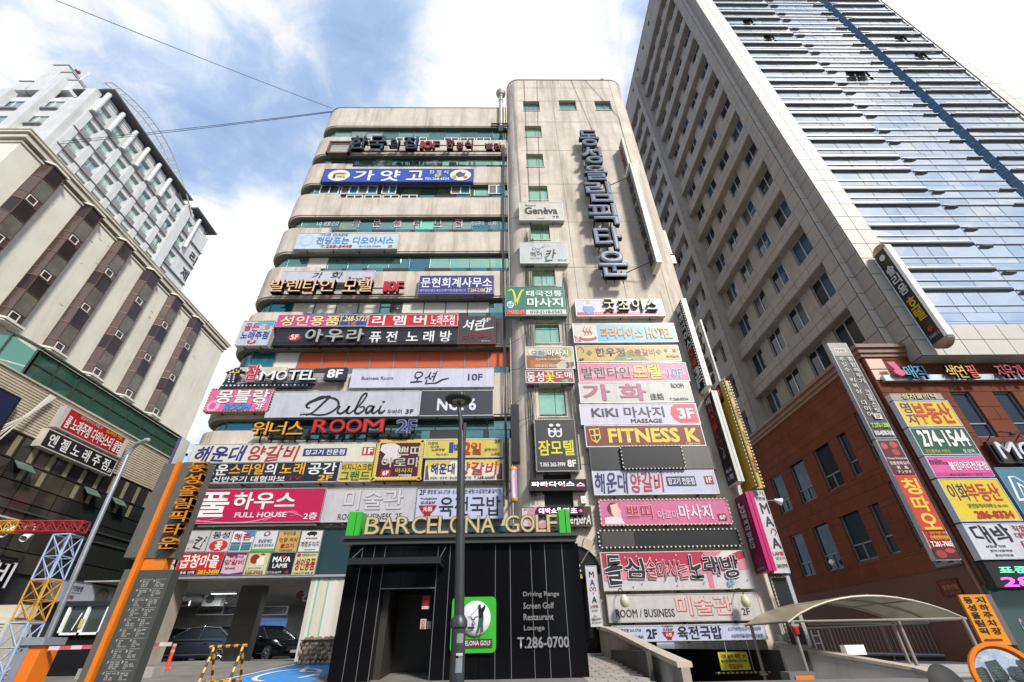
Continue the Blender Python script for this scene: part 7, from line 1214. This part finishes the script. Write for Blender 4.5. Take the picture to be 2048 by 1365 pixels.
t = thing('booth_kerb', 'low pale stone kerb in front of the guard booth', 'kerb', (-11, 15.8, .1)); M().box(-12.0, -9.9, 15.6, 16.1, .15, .42).build('kerb_stone', stone_d, t)
t = thing('brick_planter_wall', 'low orange-brown boarded wall at the far left behind the lattice', 'wall', (-14, 14, 0))
for k in range(7): M().box(-17, -13.8, 14.0, 14.2, .1 + .24 * k, .33 + .24 * k).build('board', mat('orange_board', (.32, .115, .06), .6, var=.15, streak=.3, sscale=(.3, 1, 4)), t)
M().box(-10.8, -8.3, 9.2, 9.5, -.2, .38).build('board', MC['orange_board'], t)
t = thing('louvred_cabinet', 'cream louvred metal cabinet behind the lattice mast', 'cabinet', (-12, 14, 0)); crm = mat('cabinet_cream', (.50, .47, .38), .5, var=.1, streak=.2); M().box(-13.7, -12.75, 13.6, 14.3, .1, 1.55).build('housing', crm, t); M().box(-13.5, -12.7, 13.7, 14.2, 1.56, 1.85).build('top_box', crm, t)
for k in range(18):
    for x in (-13.62, -13.18): M().box(x, x + .36, 13.57, 13.6, .15 + .075 * k, .18 + .075 * k).build('louvre', crm, t)
t = thing('orange_bollard', 'orange flexible bollard beside the parked dark car', 'bollard', at(335, 1330, 17.5)); p = at(337, 1327, 17.5); q = at(349, 1292, 17.5); om = mat('bollard_orange', '#d8442c', .5)
mb = M(); mb.tube([(p.x, 17.5, gz(17.5)), (p.x, 17.5, q.z)], .055, 10); mb.lathe((p.x, 17.5, gz(17.5)), [(.15, 0), (.15, .03), (.06, .06)], 12); mb.build('post', om, t)
for z in (.55, .75): mb = M(); mb.lathe((p.x, 17.5, gz(17.5) + z * .8), [(.058, 0), (.058, .07)], 10); mb.build('reflective_band', paint('#c9b8a0'), t)
t = thing('striped_barricade', 'yellow and black striped A-frame barricade before the garage', 'barricade', (-6.3, 12, 0)); ye = paint('#e39a1c'); bb = mat('barricade_black', (.03, .022, .018), .6)
def stripes(a, b, n, r=.028):
    a, b = Vector(a), Vector(b)
    for i in range(n): mb = M(); mb.tube([a.lerp(b, i / n), a.lerp(b, (i + 1) / n)], r, 8); mb.build('striped_tube', ye if i % 2 == 0 else bb, t)
for x in (-6.62, -5.98): stripes((x + .02, 12.0, 0), (x, 12.3, .84), 9); stripes((x - .0, 12.7, 0.02), (x, 12.32, .82), 8)
stripes((-6.72, 12.3, .84), (-5.9, 12.3, .86), 9, .032); stripes((-6.62, 12.05, .2), (-5.98, 12.05, .22), 7); stripes((-6.62, 12.6, .2), (-5.98, 12.6, .22), 7)
# ================================================================== cars in the garage
def car(name, label, x, y, rz, col, L_=4.7, W_=1.85, H_=1.45, zf=.30, suv=False):
    t = thing(name, label, 'car', (x, y, zf), 'cars parked in the garage'); t.rotation_euler.z = rz; o = Vector(ORG[t.name]); ORG[t.name] = Vector()
    pm_ = mat('car_paint_' + name + col.lstrip('#'), col, .18, .4); hl = L_ / 2
    xs = [-hl, -hl + .08, -hl + .5, -1.35, -.9, 0, .9, 1.35, hl - .45, hl - .1, hl]; top = [.55, .80, .93, .98, .98, .98, .96, .94, .86, .70, .5] if not suv else [.6, .95, 1.05, 1.05, 1.05, 1.05, 1.03, 1.0, .96, .8, .55]
    wd = [.72, .84, .93, .97, 1, 1, 1, .98, .95, .86, .74]; R = []
    for xx, zt, w in zip(xs, top, wd):
        hw = W_ / 2 * w; R.append([(xx, -hw + .06, .22), (xx, -hw, .42), (xx, -hw, zt - .18), (xx, -hw + .07, zt), (xx, hw - .07, zt), (xx, hw, zt - .18), (xx, hw, .42), (xx, hw - .06, .22)])
    M().loft([[Vector(p) for p in r] for r in R]).build('body', pm_, t, smooth=True)
    gx = [(-hl + .75, .97), (-1.05 if not suv else -1.6, H_ - .06), (-.3, H_), (.35, H_ - .04), (1.15, .96)]; R = []
    if suv: gx = [(-hl + .35, 1.03), (-hl + .6, H_ - .08), (-.3, H_), (.5, H_ - .06), (1.2, 1.02)]
    for k, (xx, zt) in enumerate(gx): hw = W_ / 2 - .1; tw_ = hw - (zt - .93) * .42; R.append([(xx, -hw, .93), (xx, -tw_, zt - .02), (xx, -tw_ + .08, zt), (xx, tw_ - .08, zt), (xx, tw_, zt - .02), (xx, hw, .93)])
    M().loft([[Vector(p) for p in r] for r in R]).build('cabin_glass', glass('car_glass', (.02, .024, .03), .05, .2), t, smooth=True)
    rf = M(); hw = W_ / 2 - .1; tw_ = hw - (H_ - .93) * .42; rf.box(gx[1][0], gx[3][0], -tw_ + .02, tw_ - .02, H_ - .03, H_ + .015)
    wl = M()
    for s_ in (-1, 1):
        wl.tube([(a, s_ * (hw - (b - .93) * .42 + .02), b) for a, b in gx], .03, 6)
        for xx in (-.25, ): rf.tube([(xx, s_ * (hw + .01), .93), (xx, s_ * (tw_ + .01), H_ - .02)], .03, 5)
    rf.build('roof', pm_, t); wl.build('window_trim', mat('chrome', (.6, .62, .64), .15, .95), t)
    for s_ in (-1, 1): ch = M(); ch.box(-1.4, 1.3, s_ * (W_ / 2) - .012, s_ * (W_ / 2) + .012, .955 - .03, .975 - .03); ch.box(-1.5, 1.5, s_ * (W_ / 2) - .015, s_ * (W_ / 2) + .015, .33, .37); [ch.box(a, a + .16, s_ * (W_ / 2) - .03, s_ * (W_ / 2) + .03, .8, .83) for a in (-.75, .35)]; ch.build('chrome_trim', mat('chrome', (.6, .62, .64), .15, .95), t)
    wh = mat('tyre', (.02, .02, .02), .8); rm = mat('alloy_rim', (.5, .51, .53), .25, .9)
    for xx in (-1.42, 1.42):
        for s_ in (-1, 1):
            c = Vector((xx, s_ * (W_ / 2 - .09), .33)); w_ = M().lathe(c - Vector((0, .1, 0)), [(.0, 0), (.3, 0), (.335, .04), (.335, .17), (.3, .2), (0, .2)], 22, (0, 1, 0)).build('wheel', wh, t)
            rb = M().lathe(c + Vector((0, s_ * .1, 0)), [(.22, 0), (.24, .012), (.2, .02)], 20, (0, s_, 0))
            for k in range(7): a = 2 * pi * k / 7; rb.tube([c + Vector((0, s_ * .115, 0)), c + Vector((.22 * cos(a), s_ * .115, .22 * sin(a)))], .022, 5)
            rb.build('rim', rm, w_)
    for s_ in (-1, 1): mb = M(); mb.prism([(hl - .1, s_ * .55, .62), (hl - .1, s_ * .82, .64), (hl - .32, s_ * .88, .74), (hl - .2, s_ * .55, .74)], (.03, 0, 0)); mb.build('headlight', mat('headlamp', (.6, .62, .65), .1, .6), t); mb = M(); mb.box(-hl - .01, -hl + .06, s_ * .7 - .14, s_ * .7 + .14, .68, .8); mb.build('tail_light', mat('tail_red', (.4, .01, .01), .2), t); mb = M(); mb.lathe((.85, s_ * (W_ / 2 + .08), 1.0), [(0, -.1), (.08, -.05), (.08, .05), (0, .08)], 10, (0, 1, 0)); mb.build('wing_mirror', pm_, t, smooth=True)
    mb = M(); mb.box(hl - .03, hl + .01, -.5, .5, .42, .62); mb.build('grille', blk, t)
    mb = M(); mb.box(hl, hl + .02, -.26, .26, .36, .47); mb.build('number_plate', paint('#c9c9c4'), t)
    return t
_c = at(395, 1300, 26.0)
car('parked_sedan', 'dark blue-grey sedan side-on behind the striped barricade', _c.x, 26.2, pi, '#39424f', L_=4.9)
car('white_car', 'pale car half hidden behind the dark sedan', at(338, 1290, 28.6).x, 28.6, pi, '#b9bcc0', H_=1.5)
car('black_car', 'black car angled between the garage column and the striped cladding', at(528, 1300, 27.5).x, 27.5, -.5, '#15181d', H_=1.5, L_=4.5)
# garage fittings
t = thing('landscape_banner', 'bright blue sky banner with red writing at the back of the garage', 'banner', (-9, 30, 1.6)); F_ = frameY((506, 1238), (566, 1276), 30); F_ = Fr(F_.o, F_.U, F_.V, F_.w, F_.h); mb = M(); fbox(mb, F_, 0, F_.w, 0, F_.h, -.05, 0)
bn = mat('banner_sky_glow', '#6f97e0', .5, emit=.25, var=.3, scale=.8); mb.build('sheet', bn, t); elems(F_, [('P', [(0, .75), (.4, .68), (1, .8), (1, 1), (0, 1)], '#8f9a2c'), ('P', [(.45, .8), (.55, .62), (.8, .6), (.85, .72), (.8, .85)], '#2c3050'), ('T', '수제골프연습장', (.02, .42, .5, .6), '#b3283a', dict(bold=.04)), ('T', '스크린 최고의 시설', (.02, .22, .5, .36), '#dfe4f0', dict(bold=.02))], t)  # the sheet is given a faint glow of its own, no lamp behind it
mb = M(); mb.box(F_.o.x - .05, F_.o.x + F_.w + .05, 29.9, 30.1, F_.o.z + F_.h, F_.o.z + F_.h + .05); mb.build('banner_rail', alu, t)
def gsign(tl, br, Y, label, c, E, **k): return sign(frameY(tl, br, Y), label, c, E, depth=.12, group=None, brackets=False, **k)
gsign((400, 1207), (445, 1230), 27, 'white signboard with a dark emblem hung under the garage ceiling', '#8b8b88', [('E', (.38, .08, .6, .42), '#3a1216'), ('T', 'LAMB HOUSE', (.06, .55, .94, .85), '#34343a', dict(bold=.04))])
gsign((447, 1212), (478, 1230), 27, 'dark signboard with dim letters beside the white one in the garage', '#2a2a2c', [('T', '노래타운', (.08, .3, .92, .75), '#5a5a60', dict(bold=.04))])
gsign((352, 1202), (376, 1212), 24, 'red glowing display under the garage ceiling', '#1a0a0c', [('R', (.05, .25, .95, .7), '#c8242c')])
gsign((522, 1213), (573, 1230), 28.5, 'grey banner with dim blue letters high in the garage', '#55565a', [('T', '골프연습장', (.2, .2, .8, .8), '#2c3a6c', dict(bold=.04))])
t = thing('ceiling_ac_unit', 'white air conditioning unit on the garage wall', 'air conditioner', at(420, 1195, 26)); p = at(412, 1190, 26); M().box(p.x, p.x + .9, 25.9, 26.3, p.z - .5, p.z + .1).build('housing', white, t); mb = M(); mb.lathe((p.x + .35, 25.89, p.z - .2), [(.2, 0), (.2, .02), (0, .02)], 20, (0, -1, 0)); mb.build('fan', grey, t)
t = thing('striped_display_pole', 'round dark badge hanging at the right end of the garage ceiling', 'badge', at(603, 1190, 21)); mb = M(); mb.lathe(at(601, 1190, 20.8), [(.0, 0), (.13, .0), (.15, .03), (.13, .06), (0, .06)], 20, (0, -1, 0)); mb.build('disc', mat('badge_red', (.10, .03, .03), .2, .5), t); T(frameY((608, 1185), (619, 1203), 20.8), '간', (0, 0, 1, 1), '#c9c9c9', t, th=.06, d=0, bold=.05)
# firewood-like wall of round stones
t = thing('pebble_gabion', 'wire cage filled with rounded brown stones at the foot of the striped column', 'gabion', (-6, 18.2, gz(18))); rg = random.Random(9); sm = [mat('pebble_%d' % i, c, .25, var=.25, scale=5) for i, c in enumerate([(.33, .22, .13), (.24, .15, .09), (.42, .31, .20)])]
pebs = []
for k in range(4):
    mb = M(); mb.lathe((0, 0, 0), [(0, -.07), (.055, -.055), (.08 + .012 * k, 0), (.055, .055), (0, .07)], 10, (rg.random() - .5, 1, rg.random() - .5)); pebs.append(mb)
x0, x1, y0, z0, z1 = -6.85, -5.1, 18.0, gz(18.0), 1.0; n = 0; rest = [M(), M(), M()]; pm2 = {}
nx, nz = int((x1 - x0) / .15), int((z1 - z0) / .125)
for j in range(nz + 1):
    for i in range(nx):
        x = x0 + .08 + i * .15 + (.075 if j % 2 else 0) + rg.uniform(-.02, .02); z = z0 + .06 + j * .125 + rg.uniform(-.01, .01); k = rg.randrange(4); c = rg.randrange(3)
        if (k, c) not in pm2: pm2[(k, c)] = pebs[k].mesh('stone', sm[c], smooth=True)
        if n < 290: o = inst('stone', pm2[(k, c)], (x, y0 + rg.uniform(-.02, .02), z), t); n += 1
mb = M(); mb.box(x0, x1, y0 + .03, y0 + .5, z0, z1); mb.build('stone_core', mat('gabion_core', (.05, .035, .025), .9), t)
mb = M()
for i in range(12): x = x0 + (x1 - x0) * i / 11; mb.tube([(x, y0 - .08, z0), (x, y0 - .08, z1)], .006, 4)
mb.box(x0, x1, y0 - .1, y0 - .05, z1, z1 + .03); mb.build('wire_cage', blk, t)
# ================================================================== ramp walls, canopy, railing
t = thing('ramp_parapet', 'weathered concrete parapet with a capped top curving down beside the ramp', 'wall', (3.6, 16, 0)); cw = mat('parapet_concrete', (.29, .25, .20), .85, var=.2, streak=.5, streakcol=(.08, .06, .05)); capm = mat('parapet_cap', (.44, .38, .31), .7, var=.12, streak=.2)
pth = [(3.45, 19.15, 1.2), (3.6, 18.2, 1.12), (3.72, 17.0, .95), (3.82, 15.6, .74), (3.92, 14.2, .53), (4.0, 12.3, .30)]
mb = M(); cp = M()
for a, b in zip(pth, pth[1:]):
    for m_, w, dz0, h in ((mb, .1, -2.5, 0), (cp, .17, 0.0, .1)):
        q = [(a[0] - w, a[1], a[2] + dz0), (a[0] + w, a[1], a[2] + dz0), (b[0] + w, b[1], b[2] + dz0), (b[0] - w, b[1], b[2] + dz0)]; z2 = [a[2] + h, a[2] + h, b[2] + h, b[2] + h]
        m_.add(q + [(p[0], p[1], z) for p, z in zip(q, z2)], [(0, 3, 2, 1), (4, 5, 6, 7), (0, 1, 5, 4), (1, 2, 6, 5), (2, 3, 7, 6), (3, 0, 4, 7)])
mb.build('wall_body', cw, t); cp.build('cap_stone', capm, t)
t = thing('plaster_ramp_wall', 'pale plastered wall carrying the canopy posts on the right', 'wall', (9, 15, 0)); pw_ = mat('pale_plaster', (.50, .45, .38), .85, var=.12, streak=.35)
for a, b, c_, z0_, z1_ in ((10.15, 17.6, 8.9, 14.0, 0), ):
    p = at(1570, 1295, 17.5); q = at(1840, 1342, 15.0); r2 = at(2048, 1400, 12.5); P = [(9.7, 19.0, p.z + .08), (p.x, 17.5, p.z), (q.x, 15.0, q.z), (r2.x, 12.5, r2.z)]
    mb = M(); cp = M()
    for a, b in zip(P, P[1:]):
        for m_, w, lo, hi in ((mb, .13, -3, 0), (cp, .18, 0, .08)):
            q4 = [(a[0] - w, a[1], a[2] + lo), (a[0] + w, a[1], a[2] + lo), (b[0] + w, b[1], b[2] + lo), (b[0] - w, b[1], b[2] + lo)]; hs_ = [a[2] + hi] * 2 + [b[2] + hi] * 2
            m_.add(q4 + [(p_[0], p_[1], z) for p_, z in zip(q4, hs_)], [(0, 3, 2, 1), (4, 5, 6, 7), (0, 1, 5, 4), (1, 2, 6, 5), (2, 3, 7, 6), (3, 0, 4, 7)])
    mb.build('wall_body', pw_, t); cp.build('cap_stone', capm, t)
t = thing('arched_canopy', 'arched canopy of translucent tan sheets on stainless steel posts over the ramp stair', 'canopy', (10.5, 17, 0)); inox = mat('stainless', (.30, .27, .23), .55, .6); shm = mat('tan_polycarbonate', (.42, .36, .23), .35, .0, var=.06)
bs = shm.node_tree.nodes['Principled BSDF']; bs.inputs['Transmission Weight'].default_value = .35
CYn, CYf = 15.2, 18.0; n0 = at(1575, 1243, CYn); n1 = at(1932, 1238, CYn); ap = at(1725, 1191, CYn); zL, zA = (n0.z + n1.z) / 2, ap.z
def arcp(k, n=12): s_ = k / n; x = n0.x + (n1.x - n0.x) * s_; return x, zL + (zA - zL) * (1 - (2 * s_ - 1) ** 2) ** .9
for k in range(12):
    (xa, za), (xb, zb_) = arcp(k), arcp(k + 1)
    for j in range(2): ya, yb = CYn + (CYf - CYn) * j / 2, CYn + (CYf - CYn) * (j + 1) / 2; mb = M(); mb.prism([(xa, ya + .02, za), (xb, ya + .02, zb_), (xb, yb - .02, zb_), (xa, yb - .02, za)], (0, 0, .02)); mb.build('roof_sheet', shm, t)
mb = M()
for y in (CYn, (CYn + CYf) / 2, CYf): mb.tube([(arcp(k)[0], y, arcp(k)[1] - .02) for k in range(13)], .032, 8)
for k in (0, 3, 6, 9, 12): x, z = arcp(k); mb.tube([(x, CYn, z), (x, CYf, z)], .03, 6)
mb.build('rib', inox, t)
mb = M(); mb.tube([(n0.x, CYn, zL), (n1.x, CYn, zL)], .03, 6); mb.tube([(n0.x + 2.2, CYf, zL), (n1.x, CYf, zL)], .03, 6); mb.build('tie_bar', inox, t)
for x, y in ((n0.x + .12, CYn), (n1.x - .1, CYn), (n0.x + .2, CYf), (at(1795, 1240, 15.4).x, 15.4), (n1.x - .15, CYf)): mb = M(); mb.tube([(x, y, -1.5), (x, y, zL)], .05, 12); mb.lathe((x, y, at(1840, 1352, 15.4).z - .05), [(.13, 0), (.13, .03), (.06, .05)], 12); mb.build('post', inox, t, smooth=True)
t = thing('alarm_lamp', 'small red warning lamp under the near left corner of the canopy', 'lamp', (n0.x + .1, CYn, zL)); mb = M(); mb.lathe((n0.x + .1, CYn - .08, zL - .32), [(0, 0), (.09, .02), (.1, .15), (.09, .2), (0, .2)], 14); mb.build('red_lens', mat('red_lens', (.45, .01, .01), .2), t); M().box(n0.x, n0.x + .22, CYn - .15, CYn, zL - .12, zL - .06).build('lamp_bracket', inox, t)
t = thing('alley_railing', 'grey metal railing with many upright bars in the alley behind the canopy', 'railing', (15, 22, 0)); rlm = mat('railing_grey', (.20, .21, .215), .4, .6)
pa, pb = at(1592, 1258, 24.0), at(1960, 1243, 20.5); qa, qb = at(1640, 1308, 24.0), at(1985, 1318, 20.5)
a3, b3 = Vector((pa.x, 24, pa.z)), Vector((pb.x, 20.5, pb.z)); a4, b4 = Vector((pa.x, 24, qa.z)), Vector((pb.x, 20.5, qb.z))
mb = M(); mb.tube([a3, b3], .035, 8); mb.tube([a4 + Vector((0, 0, .05)), b4 + Vector((0, 0, .05))], .07, 8); mb.build('rail', rlm, t)
bm_ = M().tube([(0, 0, 0), (0, 0, 1)], .015, 5).mesh('baluster', rlm)
for i in range(46): s_ = i / 45; o = inst('baluster', bm_, a4.lerp(b4, s_), t); o.scale.z = (a3.lerp(b3, s_) - a4.lerp(b4, s_)).z
for s_ in (.2, .5, .8): mb = M(); mb.tube([a4.lerp(b4, s_) - Vector((0, 0, .2)), a3.lerp(b3, s_)], .035, 8); mb.build('railing_post', rlm, t)
t = thing('alley_wall_base', 'low dark kerb wall below the alley railing', 'wall', (15, 22, 0)); mb = M(); mb.prism([a4 + Vector((0, .1, .02)), b4 + Vector((0, .1, .02)), b4 + Vector((0, .1, -.8)), a4 + Vector((0, .1, -.8))], (0, .2, 0)); mb.build('wall_body', mat('dark_kerb', (.05, .05, .05), .8), t)
t = thing('white_planter_box', 'white box lamp standing on the alley paving before the railing', 'box', at(1710, 1300, 20)); p = at(1692, 1309, 20); M().box(p.x, p.x + .72, 19.9, 20.2, p.z - .02, p.z + .28).build('housing', white, t)
t = thing('parking_sign', 'orange upright plate with two columns of black characters and a red arrow', 'sign', at(1975, 1240, 11.5)); F_ = frameY((1917, 1190), (2040, 1290), 11.5); F_ = Fr((at(1917, 1190, 11.5).x, 11.5, at(1965, 1291, 11.5).z), (1, 0, 0), (0, 0, 1), at(1970, 1190, 11.5).x - at(1917, 1190, 11.5).x, at(1917, 1190, 11.5).z - at(1965, 1291, 11.5).z)
mb = M(); fbox(mb, F_, 0, F_.w, 0, F_.h, -.05, 0); mb.build('plate', paint('#ea9812'), t); mb = M(); fbox(mb, F_, F_.w, F_.w + .14, 0, F_.h, -.12, -.01); mb.build('side_box', mat('brown_box', (.14, .09, .085), .5), t)
for i, c in enumerate('동성올림픽'): T(F_, c, (.1, .05 + .155 * i, .40, .175 + .155 * i), '#1e1608', t, bold=.04)
for i, c in enumerate('지하주차장'): T(F_, c, (.55, .05 + .155 * i, .87, .175 + .155 * i), '#1e1608', t, bold=.04)
elems(F_, [('P', [(.08, .90), (.2, .865), (.2, .885), (.75, .885), (.75, .925), (.08, .925)], '#8e1c10')], t); mb = M(); mb.tube([(F_.o.x + .4, 11.6, -1), (F_.o.x + .4, 11.6, F_.o.z + .3)], .04, 10); mb.build('post', inox, t)
t = thing('convex_mirror', 'round traffic mirror with an orange rim at the lower right corner', 'traffic mirror', at(2000, 1335, 9)); c = at(2012, 1353, 9); c = Vector((c.x, 9, c.z)); ax = Vector((-.35, -.9, .1))
mb = M(); mb.lathe(c, [(0, -.03), (.42, -.03), (.46, .0), (.46, .1), (.40, .1), (.40, .04)], 36, ax); mb.build('rim', mat('mirror_orange', '#e87c10', .35), t, smooth=True)
mb = M(); mb.lathe(c, [(.40, .045), (.3, .08), (.15, .105), (0, .115)], 36, ax); mb.build('mirror_face', mat('mirror_silver', (.75, .74, .70), .02, 1.0), t, smooth=True); mb = M(); mb.tube([(c.x + .1, 9.15, -1), (c.x + .1, 9.15, c.z)], .04, 10); mb.build('post', mat('post_orange', '#e87c10', .4), t)
t = thing('black_mirror_hood', 'black rounded hood rising at the bottom edge beside the canopy post', 'mirror hood', at(1900, 1360, 10)); c = at(1905, 1385, 10); mb = M(); mb.lathe((c.x, 10, c.z), [(0, -.12), (.3, -.1), (.42, 0), (.3, .1), (0, .12)], 28, (.2, -1, .2)); mb.build('hood', mat('hood_black', (.006, .006, .006), .7), t, smooth=True); mb = M(); mb.tube([(c.x, 10.1, -1.5), (c.x, 10.1, c.z)], .04, 8); mb.build('post', blk, t)
t = thing('ticket_machine', 'orange and grey ticket machine at the bottom edge by the pale wall', 'ticket machine', at(1600, 1360, 13)); p = at(1577, 1345, 13); M().box(p.x, p.x + .62, 13, 13.4, -1.2, p.z).build('housing', mat('ticket_grey', (.12, .13, .14), .4), t); M().box(p.x + .12, p.x + .55, 12.97, 13.0, -1.2, p.z - .07).build('orange_front', MC['barrier_orange'], t)
sign(frameY((2036, 1238), (2075, 1300), 12.5), 'white handwritten sheet at the right edge beside the orange plate', '#c9ccd4', [('T', '기간', (.1, .1, .9, .3), '#333'), ('T', '주차', (.05, .6, .9, .95), '#2c2c6a', dict(warp=.05, bold=.03))], depth=.02, rim=.005, group=None, brackets=False, edge='#c9ccd4')
t = thing('meter_box', 'small pale electrical boxes and pipe at the foot of the tower corner', 'electrical box', (10.3, 18.8, .5)); mb = M(); mb.box(9.75, 9.95, 18.8, 19.1, .55, .95); mb.box(10.05, 10.3, 18.8, 19.1, -.1, .35); mb.tube([(10.2, 18.8, -.8), (10.2, 18.8, 0)], .04, 8); mb.build('housing', mat('meter_grey', (.33, .31, .28), .5), t)
t = thing('white_trellis', 'small white trellis with ivy at the tower corner', 'trellis', (10.9, 18.6, .5)); mb = M()
for i in range(5): mb.box(10.75, 11.0, 18.6, 18.64, .0 + .22 * i, .03 + .22 * i)
mb.box(10.73, 10.76, 18.6, 18.64, -.4, 1.05); mb.box(10.98, 11.01, 18.6, 18.64, -.4, 1.05); mb.build('lath', white, t); mb = M(); rg = random.Random(1)
for i in range(160): x, y, z = 10.6 + rg.random() * .3, 18.6 + rg.random() * .2, -.1 + rg.random() * .7; s_ = .035; mb.add([(x, y, z), (x + s_, y - .01, z + .01), (x + s_ * .8, y, z + s_), (x - .01, y - .015, z + s_ * .7)], [(0, 1, 2, 3)])
mb.build('ivy_leaves', mat('ivy', (.04, .07, .025), .6), t)['kind'] = 'stuff'
# ================================================================== overhead cables and wall wires
cbm = mat('cable_black', (.03, .03, .032), .6)
def cable(label, pts, r=.02, cat='cable', name='cable', group=None, m=None):
    P = []
    for i in range(len(pts) - 1):
        a, b = Vector(pts[i]), Vector(pts[i + 1]); n = 8
        for k in range(n): s_ = k / n; P.append(a.lerp(b, s_) - Vector((0, 0, 4 * .012 * (b - a).length * s_ * (1 - s_) * .6)))
    P.append(Vector(pts[-1])); mb = M(); mb.tube(P, r, 5); return tag(mb.build(name, m or cbm), label, cat, group)
tp = at(664, 217, 20.4); cable('thin overhead wire falling from the top left to the roof corner of the concrete block', [ray(110, 0) * (9 / ray(110, 0).y) + Vector((0, 0, EYE)), (tp.x, 20.4, tp.z)], .02)
tp2 = at(664, 223, 20.6)
for k, (px, py, s_) in enumerate(((70, 288, 'upper'), (60, 294, 'lower'))): q = ray(px, py); cable('%s of the two overhead wires running left from the roof corner past the cream hotel' % s_, [q * (27 / q.y) + Vector((0, 0, EYE)), (tp2.x, 20.6, tp2.z - .15 * k)], .026)
WW = 'loose wires hanging on the walls'; ORD = 'first second third fourth fifth sixth seventh eighth ninth tenth eleventh twelfth thirteenth fourteenth fifteenth sixteenth'.split()
rg = random.Random(21)
for k, pts in enumerate(([(1026, 165), (1043, 420)], [(1048, 160), (1060, 420)], [(1074, 160), (1086, 640)], [(1142, 160), (1188, 268)], [(1170, 160), (1238, 235), (1262, 330)])):
    cable('%s thin wire from the left on the upper tower wall' % ORD[k], [at(px, py, 19.15) for px, py in pts], .014, group=WW)
for k in range(16):
    x = 1052 + rg.random() * 14; cable('%s of the wires hanging over the tower windows, counted from the left' % ORD[k], [at(x - 2 + rg.uniform(-3, 3), 450 + rg.random() * 30, 19.12), at(x + rg.uniform(-9, 9), 640, 19.0), at(x + 3 + rg.uniform(-6, 8), 800, 19.08), at(x + 10 + rg.uniform(-8, 8), 1000, 19.05)], .011, group=WW)
for k in range(10):
    x = 1132 + k * .8; cable('%s of the wires hanging right of the tower windows' % ORD[k], [at(x - 6 + rg.uniform(-3, 3), 540 + rg.random() * 20, 19.12), at(x + rg.uniform(-4, 5), 640, 19.0), at(x + 6, 760 + rg.random() * 40, 19.0), at(x + 24 + rg.uniform(-4, 4), 940, 19.05)], .011, group=WW)
for k in range(8): cable('%s wire down of those slung across the rounded tower corner' % ORD[k], [at(1016, 440 + 60 * k + rg.random() * 25, 19.6), at(1040, 420 + 60 * k + rg.random() * 25, 19.1), at(1060 + 8 * rg.random(), 412 + 60 * k, 19.05)], .012, group=WW)
for k in range(5): cable('%s cable in the seam between wing and tower' % ORD[k], [at(1005 + k, 290, 19.85), at(1006 + k + rg.uniform(-2, 2), 560, 19.8), at(1009 + k + rg.uniform(-4, 3), 760, 19.75), at(1012 + k, 1000, 19.8)], .018, group=WW)
for k in range(5):
    y0 = 14.3 + .06 * k; cable('%s pale cable looping down the ribbed stone pier' % ORD[k], [(LX + .15, 14.9 + .05 * k, 8.7), (LX + .25, 14.4 + .1 * rg.random(), 7.6), (LX + .15, 13.6 + .15 * k, 6.6), (LX + .2, 12.5 + .15 * k, 5.4)], .028, group='pale cables on the ribbed stone pier', m=mat('cable_pale', (.5, .46, .42), .6))
# unseen buildings added behind the camera for the glass and kiosk to reflect
for i, (x, y, w, d, h) in enumerate(((-30, -46, 22, 12, 22), (-4, -50, 20, 12, 30), (20, -48, 18, 12, 18), (42, -46, 20, 12, 26))):
    t = thing('reflection_building', ['broad', 'taller', 'lower', 'farther'][i] + ' plain unseen building added behind the viewer for the glass to reflect', 'building', (x, y, 0)); M().box(x - w / 2, x + w / 2, y - d / 2, y + d / 2, 0, h).build('wall', stone_d, t)
    for f_ in range(int(h / 3.4)): M().box(x - w / 2 + 1, x + w / 2 - 1, y + d / 2, y + d / 2 + .05, 1.2 + f_ * 3.4, 2.8 + f_ * 3.4).build('window_strip', teal[0], t)
text_flush()
